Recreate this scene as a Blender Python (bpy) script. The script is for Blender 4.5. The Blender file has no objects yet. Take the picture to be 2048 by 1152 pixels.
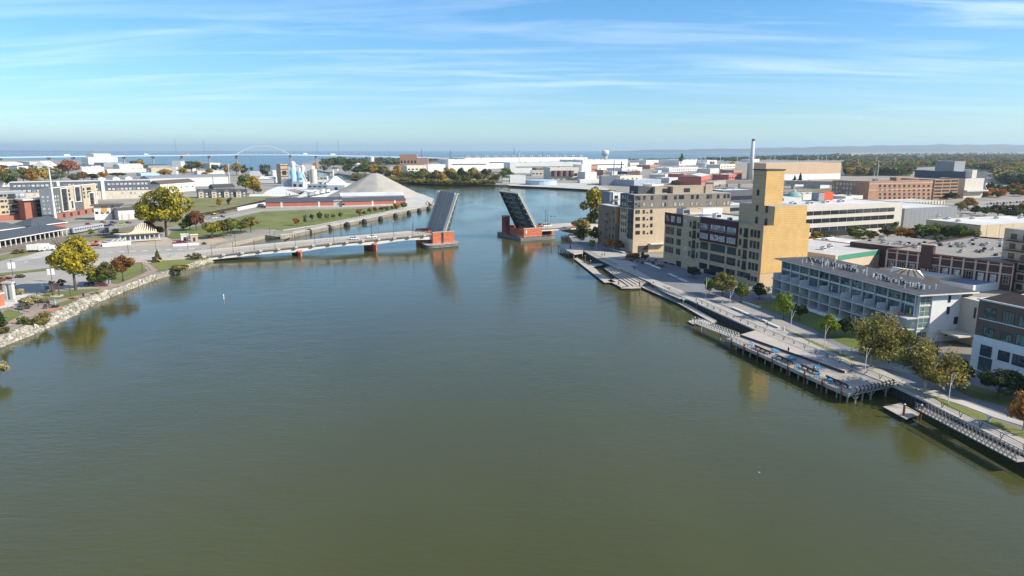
import bpy, math, random
import numpy as np
from mathutils import Vector, Matrix
random.seed(7); rng = np.random.default_rng(7)
R = math.radians
SC = bpy.context.scene
COL = SC.collection
# ---------------------------------------------------------------- camera
F, CAMH, PITCH = 1366.0, 55.0, math.atan(276/1366.0)
cam_data = bpy.data.cameras.new('camera'); cam = bpy.data.objects.new('camera', cam_data); COL.objects.link(cam)
cam.location = (0, 0, CAMH); cam.rotation_euler = (math.pi/2-PITCH, 0, 0)
cam_data.sensor_width = 36; cam_data.lens = 36*F/2048; cam_data.clip_end = 90000; cam_data.clip_start = 1
SC.camera = cam
# ---------------------------------------------------------------- light
SUN_AZ, SUN_EL = 107, 33           # degrees clockwise from +Y, degrees above the horizon
SUN_E, SKY_E, EXPO = 4.3, 0.13, 0.72
HAZE = 0.00004
sd = Vector((math.sin(R(SUN_AZ))*math.cos(R(SUN_EL)), math.cos(R(SUN_AZ))*math.cos(R(SUN_EL)), math.sin(R(SUN_EL))))
sl = bpy.data.lights.new('sun', 'SUN'); sl.energy = SUN_E; sl.angle = R(0.5); sl.color = (1, .925, .80)
so = bpy.data.objects.new('sun', sl); COL.objects.link(so); so.rotation_euler = sd.to_track_quat('Z', 'Y').to_euler(); so.location = (0, 0, 300)
W = bpy.data.worlds.new('World'); SC.world = W; W.use_nodes = True
nt = W.node_tree; N = nt.nodes; L = nt.links; N.clear()
wo = N.new('ShaderNodeOutputWorld'); bg = N.new('ShaderNodeBackground'); bg.inputs[1].default_value = SKY_E
sky = N.new('ShaderNodeTexSky'); sky.sky_type = 'NISHITA'; sky.sun_disc = False
sky.sun_elevation = R(SUN_EL); sky.sun_rotation = R(SUN_AZ); sky.air_density = 1.0; sky.dust_density = 0.35; sky.ozone_density = 2.4; sky.altitude = 100
tc = N.new('ShaderNodeTexCoord'); sx = N.new('ShaderNodeSeparateXYZ'); L.new(tc.outputs['Generated'], sx.inputs[0])
def wmath(op, a, b=None):
    n = N.new('ShaderNodeMath'); n.operation = op
    for i, v in enumerate((a, b)):
        if v is None: continue
        if isinstance(v, (int, float)): n.inputs[i].default_value = v
        else: L.new(v, n.inputs[i])
    return n.outputs[0]
zc = wmath('MAXIMUM', sx.outputs[2], 0.0); zd = wmath('ADD', zc, 0.07)
cx = wmath('DIVIDE', sx.outputs[0], zd); cy = wmath('DIVIDE', sx.outputs[1], zd)
cv = N.new('ShaderNodeCombineXYZ'); L.new(cx, cv.inputs[0]); L.new(cy, cv.inputs[1])
mp = N.new('ShaderNodeMapping'); L.new(cv.outputs[0], mp.inputs[0]); mp.inputs['Rotation'].default_value = (0, 0, R(14)); mp.inputs['Scale'].default_value = (.30, 1.25, 1)
n1 = N.new('ShaderNodeTexNoise'); n1.inputs['Scale'].default_value = 1.5; n1.inputs['Detail'].default_value = 9; n1.inputs['Roughness'].default_value = .62; n1.inputs['Distortion'].default_value = .55
L.new(mp.outputs[0], n1.inputs['Vector'])
n2 = N.new('ShaderNodeTexNoise'); n2.inputs['Scale'].default_value = .38; n2.inputs['Detail'].default_value = 3; L.new(mp.outputs[0], n2.inputs['Vector'])
cr = N.new('ShaderNodeValToRGB'); L.new(n1.outputs[0], cr.inputs[0]); cr.color_ramp.elements[0].position = .45; cr.color_ramp.elements[1].position = .74
cr2 = N.new('ShaderNodeValToRGB'); L.new(n2.outputs[0], cr2.inputs[0]); cr2.color_ramp.elements[0].position = .28; cr2.color_ramp.elements[1].position = .58
mr = N.new('ShaderNodeMapRange'); L.new(sx.outputs[2], mr.inputs[0]); mr.inputs[1].default_value = .012; mr.inputs[2].default_value = .11
ca = wmath('MULTIPLY', wmath('MULTIPLY', cr.outputs[0], cr2.outputs[0]), wmath('MULTIPLY', mr.outputs[0], .55))
mx = N.new('ShaderNodeMixRGB'); tr = N.new('ShaderNodeValToRGB'); L.new(sx.outputs[2], tr.inputs[0])      # clear autumn air: bluer than the model's low sky
for i, (p_, c_) in enumerate(((0, (.58, .74, .84)), (.05, (.46, .65, .82)), (.2, (.36, .64, .84)), (1, (.78, .92, 1.12)))):
    e_ = tr.color_ramp.elements[i] if i < 2 else tr.color_ramp.elements.new(p_)
    e_.position = p_; e_.color = (*c_, 1)
ti = N.new('ShaderNodeMixRGB'); ti.blend_type = 'MULTIPLY'; ti.inputs[0].default_value = 1; L.new(sky.outputs[0], ti.inputs[1]); L.new(tr.outputs[0], ti.inputs[2])
L.new(ca, mx.inputs[0]); L.new(ti.outputs[0], mx.inputs[1]); mx.inputs[2].default_value = (6.0, 6.5, 7.0, 1)
L.new(mx.outputs[0], bg.inputs[0]); L.new(bg.outputs[0], wo.inputs[0])
SC.view_settings.view_transform = 'Standard'; SC.view_settings.look = 'None'; SC.view_settings.exposure = EXPO; SC.view_settings.gamma = 1; SC.view_settings.use_curve_mapping = False
SC.render.engine = 'CYCLES'; SC.cycles.max_bounces = 6; SC.cycles.volume_bounces = 0; SC.cycles.caustics_reflective = False; SC.cycles.caustics_refractive = False
# ---------------------------------------------------------------- geometry of the place: photo pixel -> point on a level plane
CP, SP = math.cos(PITCH), math.sin(PITCH)
def G(x, y, z=2.5):
    u = (x-1024)/F; v = (576-y)/F
    dx, dy, dz = u, CP+v*SP, -SP+v*CP
    t = (z-CAMH)/dz
    return Vector((dx*t, dy*t, z))
def PX(p):
    dz = p[2]-CAMH; dep = p[1]*CP-dz*SP; up = p[1]*SP+dz*CP
    return 1024+F*p[0]/dep, 576-F*up/dep
def run_to(p, d, xp):           # how far along level direction d from p until the column xp
    k = (xp-1024)/F; dz = p[2]-CAMH
    return (k*(p[1]*CP-dz*SP)-p[0])/(d[0]-k*d[1]*CP)
def rise_to(p, yp):             # height above p's foot at which its row is yp
    k = 576-yp
    dz = (k*p[1]*CP-F*p[1]*SP)/(F*CP+k*SP)
    return dz+CAMH-p[2]
def dirv(a): return Vector((math.cos(R(a)), math.sin(R(a)), 0))
# ---------------------------------------------------------------- materials
MATS = {}
def mat(name, col, rough=.8, var=.18, scale=.25, spec=.3, bump=0, stretch=(1, 1, 1), col2=None, metal=0, objvar=0, detail=5, coord='pos'):
    if name in MATS: return MATS[name]
    m = bpy.data.materials.new(name); m.use_nodes = True; t = m.node_tree; n = t.nodes; l = t.links
    b = n['Principled BSDF']; b.inputs['Roughness'].default_value = rough; b.inputs['Metallic'].default_value = metal
    b.inputs['Specular IOR Level'].default_value = spec
    g = n.new('ShaderNodeNewGeometry'); mpn = n.new('ShaderNodeMapping'); mpn.inputs['Scale'].default_value = stretch
    if coord == 'pos': l.new(g.outputs['Position'], mpn.inputs[0])
    else:
        tcn = n.new('ShaderNodeTexCoord'); l.new(tcn.outputs['Object'], mpn.inputs[0])
    nz = n.new('ShaderNodeTexNoise'); nz.inputs['Scale'].default_value = scale; nz.inputs['Detail'].default_value = detail; nz.inputs['Roughness'].default_value = .65
    l.new(mpn.outputs[0], nz.inputs['Vector'])
    rp = n.new('ShaderNodeValToRGB'); l.new(nz.outputs[0], rp.inputs[0])
    c = np.array(col); c2 = np.array(col2) if col2 else c*(1+var); c1 = c if col2 else c*(1-var)
    rp.color_ramp.elements[0].position = .32; rp.color_ramp.elements[1].position = .68
    rp.color_ramp.elements[0].color = (*c1, 1); rp.color_ramp.elements[1].color = (*np.minimum(c2, .9), 1)
    out = rp.outputs[0]
    if objvar:
        oi = n.new('ShaderNodeObjectInfo'); hs = n.new('ShaderNodeHueSaturation'); l.new(out, hs.inputs['Color'])
        ma = n.new('ShaderNodeMath'); ma.operation = 'MULTIPLY_ADD'; l.new(oi.outputs['Random'], ma.inputs[0]); ma.inputs[1].default_value = objvar*2; ma.inputs[2].default_value = 1-objvar
        l.new(ma.outputs[0], hs.inputs['Value']); out = hs.outputs[0]
    l.new(out, b.inputs['Base Color'])
    if bump:
        bp = n.new('ShaderNodeBump'); bp.inputs['Strength'].default_value = bump; bp.inputs['Distance'].default_value = .1; l.new(nz.outputs[0], bp.inputs['Height']); l.new(bp.outputs[0], b.inputs['Normal'])
    MATS[name] = m; return m
def striped(name, col, col2, period, axis=2, width=.15, rough=.8, objspace=True, var=.12):
    """Base colour with thin lines of col2 every `period` metres: siding laps, board joints, roof seams."""
    m = mat(name, col, rough, var, .3, coord='obj' if objspace else 'pos')
    t = m.node_tree; n = t.nodes; l = t.links; b = n['Principled BSDF']
    src = n.new('ShaderNodeTexCoord').outputs['Object'] if objspace else n.new('ShaderNodeNewGeometry').outputs['Position']
    s = n.new('ShaderNodeSeparateXYZ'); l.new(src, s.inputs[0])
    d = n.new('ShaderNodeMath'); d.operation = 'DIVIDE'; l.new(s.outputs[axis], d.inputs[0]); d.inputs[1].default_value = period
    fr = n.new('ShaderNodeMath'); fr.operation = 'FRACT'; l.new(d.outputs[0], fr.inputs[0])
    lt = n.new('ShaderNodeMath'); lt.operation = 'LESS_THAN'; l.new(fr.outputs[0], lt.inputs[0]); lt.inputs[1].default_value = width
    mxn = n.new('ShaderNodeMixRGB'); l.new(lt.outputs[0], mxn.inputs[0]); old = b.inputs['Base Color'].links[0].from_socket
    l.new(old, mxn.inputs[1]); mxn.inputs[2].default_value = (*col2, 1); l.new(mxn.outputs[0], b.inputs['Base Color'])
    return m
def glass(name, cols, rough=.06):
    if name in MATS: return MATS[name]
    m = bpy.data.materials.new(name); m.use_nodes = True; t = m.node_tree; n = t.nodes; l = t.links; b = n['Principled BSDF']
    oi = n.new('ShaderNodeObjectInfo'); g = n.new('ShaderNodeNewGeometry'); nz = n.new('ShaderNodeTexNoise'); nz.inputs['Scale'].default_value = .5; nz.inputs['Detail'].default_value = 2
    l.new(g.outputs['Position'], nz.inputs['Vector'])
    ma = n.new('ShaderNodeMath'); ma.operation = 'MULTIPLY_ADD'; l.new(nz.outputs[0], ma.inputs[0]); ma.inputs[1].default_value = .9; l.new(oi.outputs['Random'], ma.inputs[2])
    fr = n.new('ShaderNodeMath'); fr.operation = 'FRACT'; l.new(ma.outputs[0], fr.inputs[0])
    rp = n.new('ShaderNodeValToRGB'); l.new(fr.outputs[0], rp.inputs[0]); rp.color_ramp.interpolation = 'CONSTANT'
    while len(rp.color_ramp.elements) < len(cols): rp.color_ramp.elements.new(.5)
    for i, c in enumerate(cols):
        rp.color_ramp.elements[i].position = i/len(cols); rp.color_ramp.elements[i].color = (*c, 1)
    l.new(rp.outputs[0], b.inputs['Base Color']); b.inputs['Roughness'].default_value = rough; b.inputs['Specular IOR Level'].default_value = .5
    MATS[name] = m; return m
# ---------------------------------------------------------------- mesh builder
class MB:
    def __init__(s): s.v = []; s.f = []; s.m = []
    def add(s, vs, fs, mi=0):
        o = len(s.v); s.v += [tuple(v) for v in vs]; s.f += [tuple(i+o for i in f) for f in fs]; s.m += [mi]*len(fs); return s
    def box(s, x0, x1, y0, y1, z0, z1, mi=0):
        return s.add([(x0, y0, z0), (x1, y0, z0), (x1, y1, z0), (x0, y1, z0), (x0, y0, z1), (x1, y0, z1), (x1, y1, z1), (x0, y1, z1)],
                     [(3, 2, 1, 0), (4, 5, 6, 7), (0, 1, 5, 4), (1, 2, 6, 5), (2, 3, 7, 6), (3, 0, 4, 7)], mi)
    def prism(s, poly, z0, z1, mi=0, mtop=None):
        n = len(poly)
        if sum(poly[i][0]*poly[(i+1) % n][1]-poly[(i+1) % n][0]*poly[i][1] for i in range(n)) < 0: poly = poly[::-1]
        zz0 = z0 if hasattr(z0, '__len__') else [z0]*n; zz1 = z1 if hasattr(z1, '__len__') else [z1]*n
        s.add([(p[0], p[1], a) for p, a in zip(poly, zz0)]+[(p[0], p[1], a) for p, a in zip(poly, zz1)],
              [(i, (i+1) % n, n+(i+1) % n, n+i) for i in range(n)]+[tuple(range(n-1, -1, -1))], mi)
        o = len(s.v)-n; s.f.append(tuple(range(o, o+n))); s.m.append(mi if mtop is None else mtop); return s
    def beam(s, p0, p1, w, h=None, mi=0, up=(0, 0, 1)):
        p0 = Vector(p0); p1 = Vector(p1); d = (p1-p0).normalized(); h = h or w; u = Vector(up)
        if abs(d.dot(u)) > .95: u = Vector((1, 0, 0))
        a = d.cross(u).normalized(); b = a.cross(d)
        c = [a*(i*w/2)+b*(j*h/2) for i, j in ((-1, -1), (1, -1), (1, 1), (-1, 1))]
        return s.add([p0+q for q in c]+[p1+q for q in c], [(3, 2, 1, 0), (4, 5, 6, 7)]+[(i, (i+1) % 4, 4+(i+1) % 4, 4+i) for i in range(4)], mi)
    def tube(s, p0, p1, r0, r1=None, n=8, mi=0):
        p0 = Vector(p0); p1 = Vector(p1); r1 = r0 if r1 is None else r1; d = (p1-p0).normalized()
        u = Vector((0, 0, 1)) if abs(d.z) < .95 else Vector((1, 0, 0)); a = d.cross(u).normalized(); b = a.cross(d)
        ring = [a*math.cos(t*2*math.pi/n)+b*math.sin(t*2*math.pi/n) for t in range(n)]
        return s.add([p0+q*r0 for q in ring]+[p1+q*r1 for q in ring],
                     [((i+1) % n, i, n+i, n+(i+1) % n) for i in range(n)]+[tuple(range(n)), tuple(range(2*n-1, n-1, -1))], mi)
    def lathe(s, prof, c=(0, 0, 0), n=20, mi=0):
        vs = []; fs = []
        for r, z in prof: vs += [(c[0]+r*math.cos(2*math.pi*i/n), c[1]+r*math.sin(2*math.pi*i/n), c[2]+z) for i in range(n)]
        for k in range(len(prof)-1): fs += [(k*n+i, k*n+(i+1) % n, (k+1)*n+(i+1) % n, (k+1)*n+i) for i in range(n)]
        fs.append(tuple(range((len(prof)-1)*n, len(prof)*n))); fs.append(tuple(range(n-1, -1, -1)))
        return s.add(vs, fs, mi)
    def mesh(s, name, mats):
        me = bpy.data.meshes.new(name); me.from_pydata(s.v, [], s.f)
        for m in (mats if isinstance(mats, (list, tuple)) else [mats]): me.materials.append(m)
        me.polygons.foreach_set('material_index', s.m); me.update(); return me
    def build(s, name, mats, parent=None, smooth=False):
        me = s.mesh(name, mats)
        if smooth: me.polygons.foreach_set('use_smooth', [True]*len(me.polygons))
        return link(name, me, parent)
def link(name, me, parent=None, loc=None, rz=None, scale=None):
    o = bpy.data.objects.new(name, me); COL.objects.link(o)
    if parent: o.parent = parent
    if loc is not None: o.location = loc
    if rz is not None: o.rotation_euler = (0, 0, rz)
    if scale is not None: o.scale = scale
    return o
def tag(o, label, cat, group=None):
    o['label'] = label; o['category'] = cat
    if group: o['group'] = group
    return o
def thing(name, label, cat, loc=(0, 0, 0), rz=0, group=None):
    o = link(name, None, loc=loc, rz=rz); o.empty_display_size = .5
    return tag(o, label, cat, group)
def struct(o): o['kind'] = 'structure'; return o
def stuff(o): o['kind'] = 'stuff'; return o
def copy_thing(o, loc=None, rz=None, label=None, scale=None):
    c = o.copy(); COL.objects.link(c)
    for ch in list(o.children):
        k = ch.copy(); COL.objects.link(k); k.parent = c
        for g in list(ch.children):
            q = g.copy(); COL.objects.link(q); q.parent = k
    if loc is not None: c.location = loc
    if rz is not None: c.rotation_euler = (0, 0, rz)
    if scale is not None: c.scale = scale
    if label: c['label'] = label
    return c
ORD = ['first', 'second', 'third', 'fourth', 'fifth', 'sixth', 'seventh', 'eighth', 'ninth', 'tenth', 'eleventh', 'twelfth', 'thirteenth', 'fourteenth', 'fifteenth', 'sixteenth', 'seventeenth', 'eighteenth', 'nineteenth', 'twentieth']
# ---------------------------------------------------------------- setting: water, land, hills
def water_mat():
    m = bpy.data.materials.new('river water'); m.use_nodes = True; t = m.node_tree; n = t.nodes; l = t.links; b = n['Principled BSDF']
    g = n.new('ShaderNodeNewGeometry')
    def noise(scale, stretch, rot, detail, dist=0):
        mpn = n.new('ShaderNodeMapping'); mpn.inputs['Scale'].default_value = stretch; mpn.inputs['Rotation'].default_value = (0, 0, R(rot)); l.new(g.outputs['Position'], mpn.inputs[0])
        z = n.new('ShaderNodeTexNoise'); z.inputs['Scale'].default_value = scale; z.inputs['Detail'].default_value = detail; z.inputs['Distortion'].default_value = dist; l.new(mpn.outputs[0], z.inputs['Vector']); return z.outputs[0]
    big = noise(.012, (1, .6, 1), 20, 3)
    rp = n.new('ShaderNodeValToRGB'); l.new(big, rp.inputs[0]); rp.color_ramp.elements[0].color = (.058, .060, .018, 1); rp.color_ramp.elements[1].color = (.072, .073, .024, 1); rp.color_ramp.elements[0].position = .35; rp.color_ramp.elements[1].position = .65
    l.new(rp.outputs[0], b.inputs['Base Color'])
    b.inputs['IOR'].default_value = 1.33; b.inputs['Specular IOR Level'].default_value = .5
    patch = noise(.02, (1, .35, 1), 10, 4, .6)
    rr = n.new('ShaderNodeMapRange'); l.new(patch, rr.inputs[0]); rr.inputs[1].default_value = .35; rr.inputs[2].default_value = .7; rr.inputs[3].default_value = .05; rr.inputs[4].default_value = .18; l.new(rr.outputs[0], b.inputs['Roughness'])
    w1 = noise(.9, (.45, 1, 1), 8, 4, .3); w2 = noise(.16, (.6, 1, 1), -12, 2)
    ad = n.new('ShaderNodeMath'); ad.operation = 'MULTIPLY_ADD'; l.new(w2, ad.inputs[0]); ad.inputs[1].default_value = 1.6; l.new(w1, ad.inputs[2])
    bp = n.new('ShaderNodeBump'); bp.inputs['Distance'].default_value = .12; sr = n.new('ShaderNodeMapRange'); l.new(patch, sr.inputs[0]); sr.inputs[1].default_value = .36; sr.inputs[2].default_value = .66; sr.inputs[3].default_value = .22; sr.inputs[4].default_value = .8; l.new(sr.outputs[0], bp.inputs['Strength']); l.new(ad.outputs[0], bp.inputs['Height']); l.new(bp.outputs[0], b.inputs['Normal'])
    return m
M_water = water_mat()
M_bay = mat('choppy bay water', (.05, .08, .09), .25, .1, .002, spec=.5)
FAR = 42000
struct(MB().add([(-FAR, -900, 0), (FAR, -900, 0), (FAR, FAR, 0), (-FAR, FAR, 0)], [(0, 1, 2, 3)]).build('water', M_water))
M_town = mat('town ground', (.21, .185, .14), .9, scale=.02, col2=(.38, .34, .28), detail=8)
M_grass = mat('mown grass', (.10, .135, .026), .95, scale=.045, col2=(.21, .205, .06), detail=8, bump=.3)
M_dry = mat('dry grass', (.15, .145, .05), .95, scale=.06, col2=(.25, .22, .10), detail=8)
M_conc = mat('pale concrete', (.47, .43, .37), .85, .14, .12, detail=8)
M_pave = mat('grey paving', (.33, .30, .26), .85, .16, .15, detail=8)
M_asph = mat('worn asphalt', (.13, .13, .128), .9, .2, .1, detail=8)
M_road = mat('bleached asphalt road', (.355, .325, .275), .9, .13, .12, detail=8)
M_gravel = mat('pale gravel yard', (.42, .39, .34), .95, scale=.08, col2=(.56, .53, .47), detail=9)
M_sand = mat('tan dirt', (.42, .34, .24), .95, .2, .1, detail=8)
M_brickpath = mat('brick paving path', (.36, .25, .19), .9, .15, .3)
M_white = mat('white paint', (.66, .64, .60), .6, .06)
M_whitemetal = mat('white metal cladding', (.62, .61, .58), .5, .07, .1)
M_dark = mat('dark metal', (.035, .037, .04), .5, .2)
M_steel = mat('galvanised steel', (.38, .39, .39), .45, .12, .8, metal=.5)
def sheet(name, px, z, m, thick=None, zs=None):
    pts = [G(x, y, z) for x, y in px]
    b = MB()
    if thick: b.prism([(p.x, p.y) for p in pts], z-thick, z)
    else:
        n = len(pts)
        if sum(pts[i].x*pts[(i+1) % n].y-pts[(i+1) % n].x*pts[i].y for i in range(n)) < 0: pts = pts[::-1]
        b.add(pts, [tuple(range(n))])
    return struct(b.build(name, m))
# left bank (near shore, slip behind the bridge, coal-dock point, shore of the side channel, bay shore)
left_px = [(-500, 870), (-200, 745), (-8, 678), (68, 646), (118, 620), (160, 600), (240, 574), (300, 552), (340, 541), (385, 526), (418, 515), (432, 492), (470, 484), (530, 470), (560, 469), (586, 466), (700, 443), (790, 424), (866, 409),
           (872, 401), (850, 390), (812, 378), (780, 372), (740, 366), (690, 360), (640, 353), (590, 348), (540, 346), (480, 344), (420, 340), (340, 330), (200, 322), (60, 320), (-100, 320), (-900, 321), (-2600, 345), (-2600, 700)]
struct(MB().prism([(p.x, p.y) for p in (G(x, y, 2.3) for x, y in left_px)], -2, 2.3).build('ground', M_town))
# right bank: quay line, shore up to the mill dock and round to the bay
right_px = [(2500, 1150), (2048, 905), (1960, 858), (1850, 800), (1790, 772), (1704, 738), (1511, 659), (1381, 600), (1300, 562), (1240, 538), (1190, 514), (1167, 501), (1148, 486), (1136, 470), (1150, 455), (1172, 437), (1196, 410), (1232, 381),
            (1190, 378.5), (1110, 374), (1020, 370), (960, 368.5), (870, 367), (800, 362), (740, 356), (690, 349), (640, 342), (606, 336), (602, 326), (640, 320), (760, 317.5), (900, 317), (1100, 317), (1300, 318), (1460, 316.5), (1540, 313), (1640, 309), (1700, 305.2), (2300, 304.5), (4600, 308), (4600, 700)]
struct(MB().prism([(p.x, p.y) for p in (G(x, y, 2.3) for x, y in right_px)], -2, 2.3).build('ground', M_town))
struct(MB().add([(-FAR, 1750, .05), (FAR, 1750, .05), (FAR, FAR, .05), (-FAR, FAR, .05)], [(0, 1, 2, 3)]).build('bay', M_bay))
# hills beyond the bay
M_hill = mat('wooded hills', (.10, .085, .06), 1, .3, .002, detail=10, col2=(.16, .12, .08))
def hills(name, x0, x1, y_shore, prof, depth=5000):
    n = 90; vs = []; fs = []
    for i in range(n+1):
        x = x0+(x1-x0)*i/n; p = G(x, y_shore, 0)
        yt = np.interp(x, [a for a, _ in prof], [b for _, b in prof])+.5*math.sin(i*.9)+.3*math.sin(i*2.3)
        h = max(rise_to(p*1.12, yt), 8)
        q = Vector((p.x, p.y, 0)).normalized()
        for k, (dd, hh) in enumerate(((0, .0), (.03, .22), (.08, .7), (.16, 1.0), (.4, .8))):
            s = p.length*(1+dd); vs.append((q.x*s, q.y*s, h*hh*(1+.05*math.sin(i*1.7+k)) + .3))
    for i in range(n):
        for k in range(4): fs.append((i*5+k, (i+1)*5+k, (i+1)*5+k+1, i*5+k+1))
    return struct(MB().add(vs, fs).build(name, M_hill, smooth=True))
hills('hills', 1225, 2700, 304.6, [(1225, 303), (1290, 300), (1500, 296.5), (1700, 292), (1900, 288.5), (2048, 289), (2700, 288)])
hills('hills', -600, 190, 303.6, [(-600, 301), (60, 301), (120, 301.5), (190, 303)])
hills('hills', 380, 470, 303.6, [(380, 303.2), (430, 302), (470, 303)])
# ---------------------------------------------------------------- trees
def leaf_mat(name, c1, c2):
    m = bpy.data.materials.new(name); m.use_nodes = True; t = m.node_tree; n = t.nodes; l = t.links; b = n['Principled BSDF']; out = n['Material Output']
    g = n.new('ShaderNodeNewGeometry'); nz = n.new('ShaderNodeTexNoise'); nz.inputs['Scale'].default_value = .33; nz.inputs['Detail'].default_value = 4; l.new(g.outputs['Position'], nz.inputs['Vector'])
    ri = n.new('ShaderNodeMath'); ri.operation = 'MULTIPLY_ADD'; l.new(g.outputs['Random Per Island'], ri.inputs[0]); ri.inputs[1].default_value = .3; l.new(nz.outputs[0], ri.inputs[2])
    rp = n.new('ShaderNodeValToRGB'); l.new(ri.outputs[0], rp.inputs[0]); rp.color_ramp.elements[0].position = .48; rp.color_ramp.elements[1].position = .82
    rp.color_ramp.elements[0].color = (*c1, 1); rp.color_ramp.elements[1].color = (*c2, 1)
    oi = n.new('ShaderNodeObjectInfo'); hs = n.new('ShaderNodeHueSaturation'); l.new(rp.outputs[0], hs.inputs['Color'])
    mv = n.new('ShaderNodeMapRange'); l.new(oi.outputs['Random'], mv.inputs[0]); mv.inputs[3].default_value = .78; mv.inputs[4].default_value = 1.22; l.new(mv.outputs[0], hs.inputs['Value'])
    mh = n.new('ShaderNodeMapRange'); l.new(oi.outputs['Random'], mh.inputs[0]); mh.inputs[3].default_value = .515; mh.inputs[4].default_value = .485; l.new(mh.outputs[0], hs.inputs['Hue'])
    l.new(hs.outputs[0], b.inputs['Base Color']); b.inputs['Roughness'].default_value = .7; b.inputs['Specular IOR Level'].default_value = .15
    tr_ = n.new('ShaderNodeBsdfTranslucent'); l.new(hs.outputs[0], tr_.inputs[0]); ms = n.new('ShaderNodeMixShader'); ms.inputs[0].default_value = .3; l.new(b.outputs[0], ms.inputs[1]); l.new(tr_.outputs[0], ms.inputs[2]); l.new(ms.outputs[0], out.inputs[0])
    return m
LEAF = {'green': leaf_mat('green leaves', (.065, .10, .02), (.17, .21, .04)), 'olive': leaf_mat('olive leaves', (.075, .078, .022), (.19, .165, .05)),
        'yellow': leaf_mat('yellow green leaves', (.075, .10, .02), (.50, .40, .03)), 'gold': leaf_mat('golden leaves', (.17, .14, .02), (.55, .34, .03)),
        'orange': leaf_mat('orange leaves', (.26, .12, .02), (.46, .22, .04)), 'russet': leaf_mat('russet leaves', (.20, .09, .03), (.36, .15, .05)),
        'red': leaf_mat('dull red leaves', (.17, .06, .035), (.30, .13, .07)), 'dark': leaf_mat('dark evergreen leaves', (.028, .05, .018), (.07, .10, .03)),
        'brown': leaf_mat('thin brown leaves', (.125, .105, .035), (.38, .32, .085)), 'silver': leaf_mat('grey green leaves', (.10, .115, .08), (.19, .20, .13)),
        'lime': leaf_mat('lime green leaves', (.12, .17, .022), (.27, .33, .045)), 'straw': leaf_mat('straw grass', (.28, .23, .10), (.50, .43, .22))}
M_bark = mat('bark', (.10, .08, .06), .95, .25, 2)
M_barkpale = mat('pale bark', (.33, .29, .23), .95, .2, 2)
_tp = {}
def crown_mesh(shape, det, seed):
    key = (shape, det, seed)
    if key in _tp: return _tp[key]
    g = np.random.default_rng(seed*101+len(shape)*7+det)
    n = {3: 5200, 2: 1500, 1: 420, 0: 150}[det]; ls = {3: .036, 2: .062, 1: .11, 0: .18}[det]
    pts = []; nor = []
    if shape in ('round', 'spread', 'thin', 'column', 'bush'):
        z0, z1 = {'round': (.22, 1), 'spread': (.28, 1), 'thin': (.24, 1), 'column': (.12, 1), 'bush': (0, 1)}[shape]
        k = {'round': 20, 'spread': 24, 'thin': 26, 'column': 18, 'bush': 14}[shape]
        cz, rz = (z0+z1)/2, (z1-z0)/2
        C_ = []
        while len(C_) < k:
            q = g.normal(size=3); q /= np.linalg.norm(q); q *= g.uniform(.35, .80)
            if shape == 'spread' and q[2] < -.45: continue
            C_.append(q)
        C_ = np.array(C_); rad = g.uniform(.24, .42, k)
        if shape == 'thin': rad *= .72
        for i in range(n):
            c = g.integers(k); d = g.normal(size=3); d /= np.linalg.norm(d)
            if shape != 'thin' and d @ C_[c] < -.25 and g.random() < .75: d = -d
            rr = rad[c]*g.uniform(.62 if shape != 'thin' else .3, 1.06)
            p = C_[c]+d*rr; s = 1-.18*max(0, p[2]) if shape == 'round' else 1
            pts.append((p[0]*.5*s, p[1]*.5*s, cz+p[2]*rz)); nor.append(d*.8+p*.5)
    elif shape == 'conifer':
        for i in range(n):
            z = 1-math.sqrt(g.random())*.93; r = (1-z)*.5*(.75+.25*math.sin(z*55))*g.uniform(.55, 1.05); a = g.random()*6.283
            pts.append((r*math.cos(a), r*math.sin(a), z)); nor.append(np.array([math.cos(a), math.sin(a), .5]))
    elif shape == 'vase':
        nb = 22; A = g.random(nb)*6.283; T = g.uniform(.1, 1.3, nb)
        for i in range(n):
            b_ = g.integers(nb); u = g.random()**.6; th = T[b_]; L_ = (.72+.06*math.sin(A[b_]*3))*(1-.22*max(0, th-.6))
            x = math.sin(th)*L_*u; z = .26+math.cos(th)*L_*u*.98
            p = np.array([x*math.cos(A[b_]), x*math.sin(A[b_]), z-.10*u*u*th])*[.84, .84, 1]+g.normal(size=3)*.05*(.4+u)
            pts.append(tuple(p)); nor.append(np.array([p[0], p[1], .3]))
    vs = []; fs = []
    asp = 1.0
    for p, nn in zip(pts, nor):
        nn = np.array(nn)+g.normal(size=3)*.55; nn /= np.linalg.norm(nn)+1e-9
        t = np.cross(nn, g.normal(size=3)); t /= np.linalg.norm(t)+1e-9; b_ = np.cross(nn, t); s = ls*g.uniform(.6, 1.25)*.5
        o = len(vs); p = np.array(p); bend = nn*s*.35
        vs += [tuple(p-t*s-b_*s*.8), tuple(p+t*s-b_*s*.7+bend), tuple(p+t*s*.8+b_*s), tuple(p-t*s*.9+b_*s*.8+bend)]; fs.append((o, o+1, o+2, o+3))
    me = bpy.data.meshes.new('crown'); me.from_pydata(vs, [], fs); me.materials.append(LEAF['green']); me.update(); _tp[key] = me; return me
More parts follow.
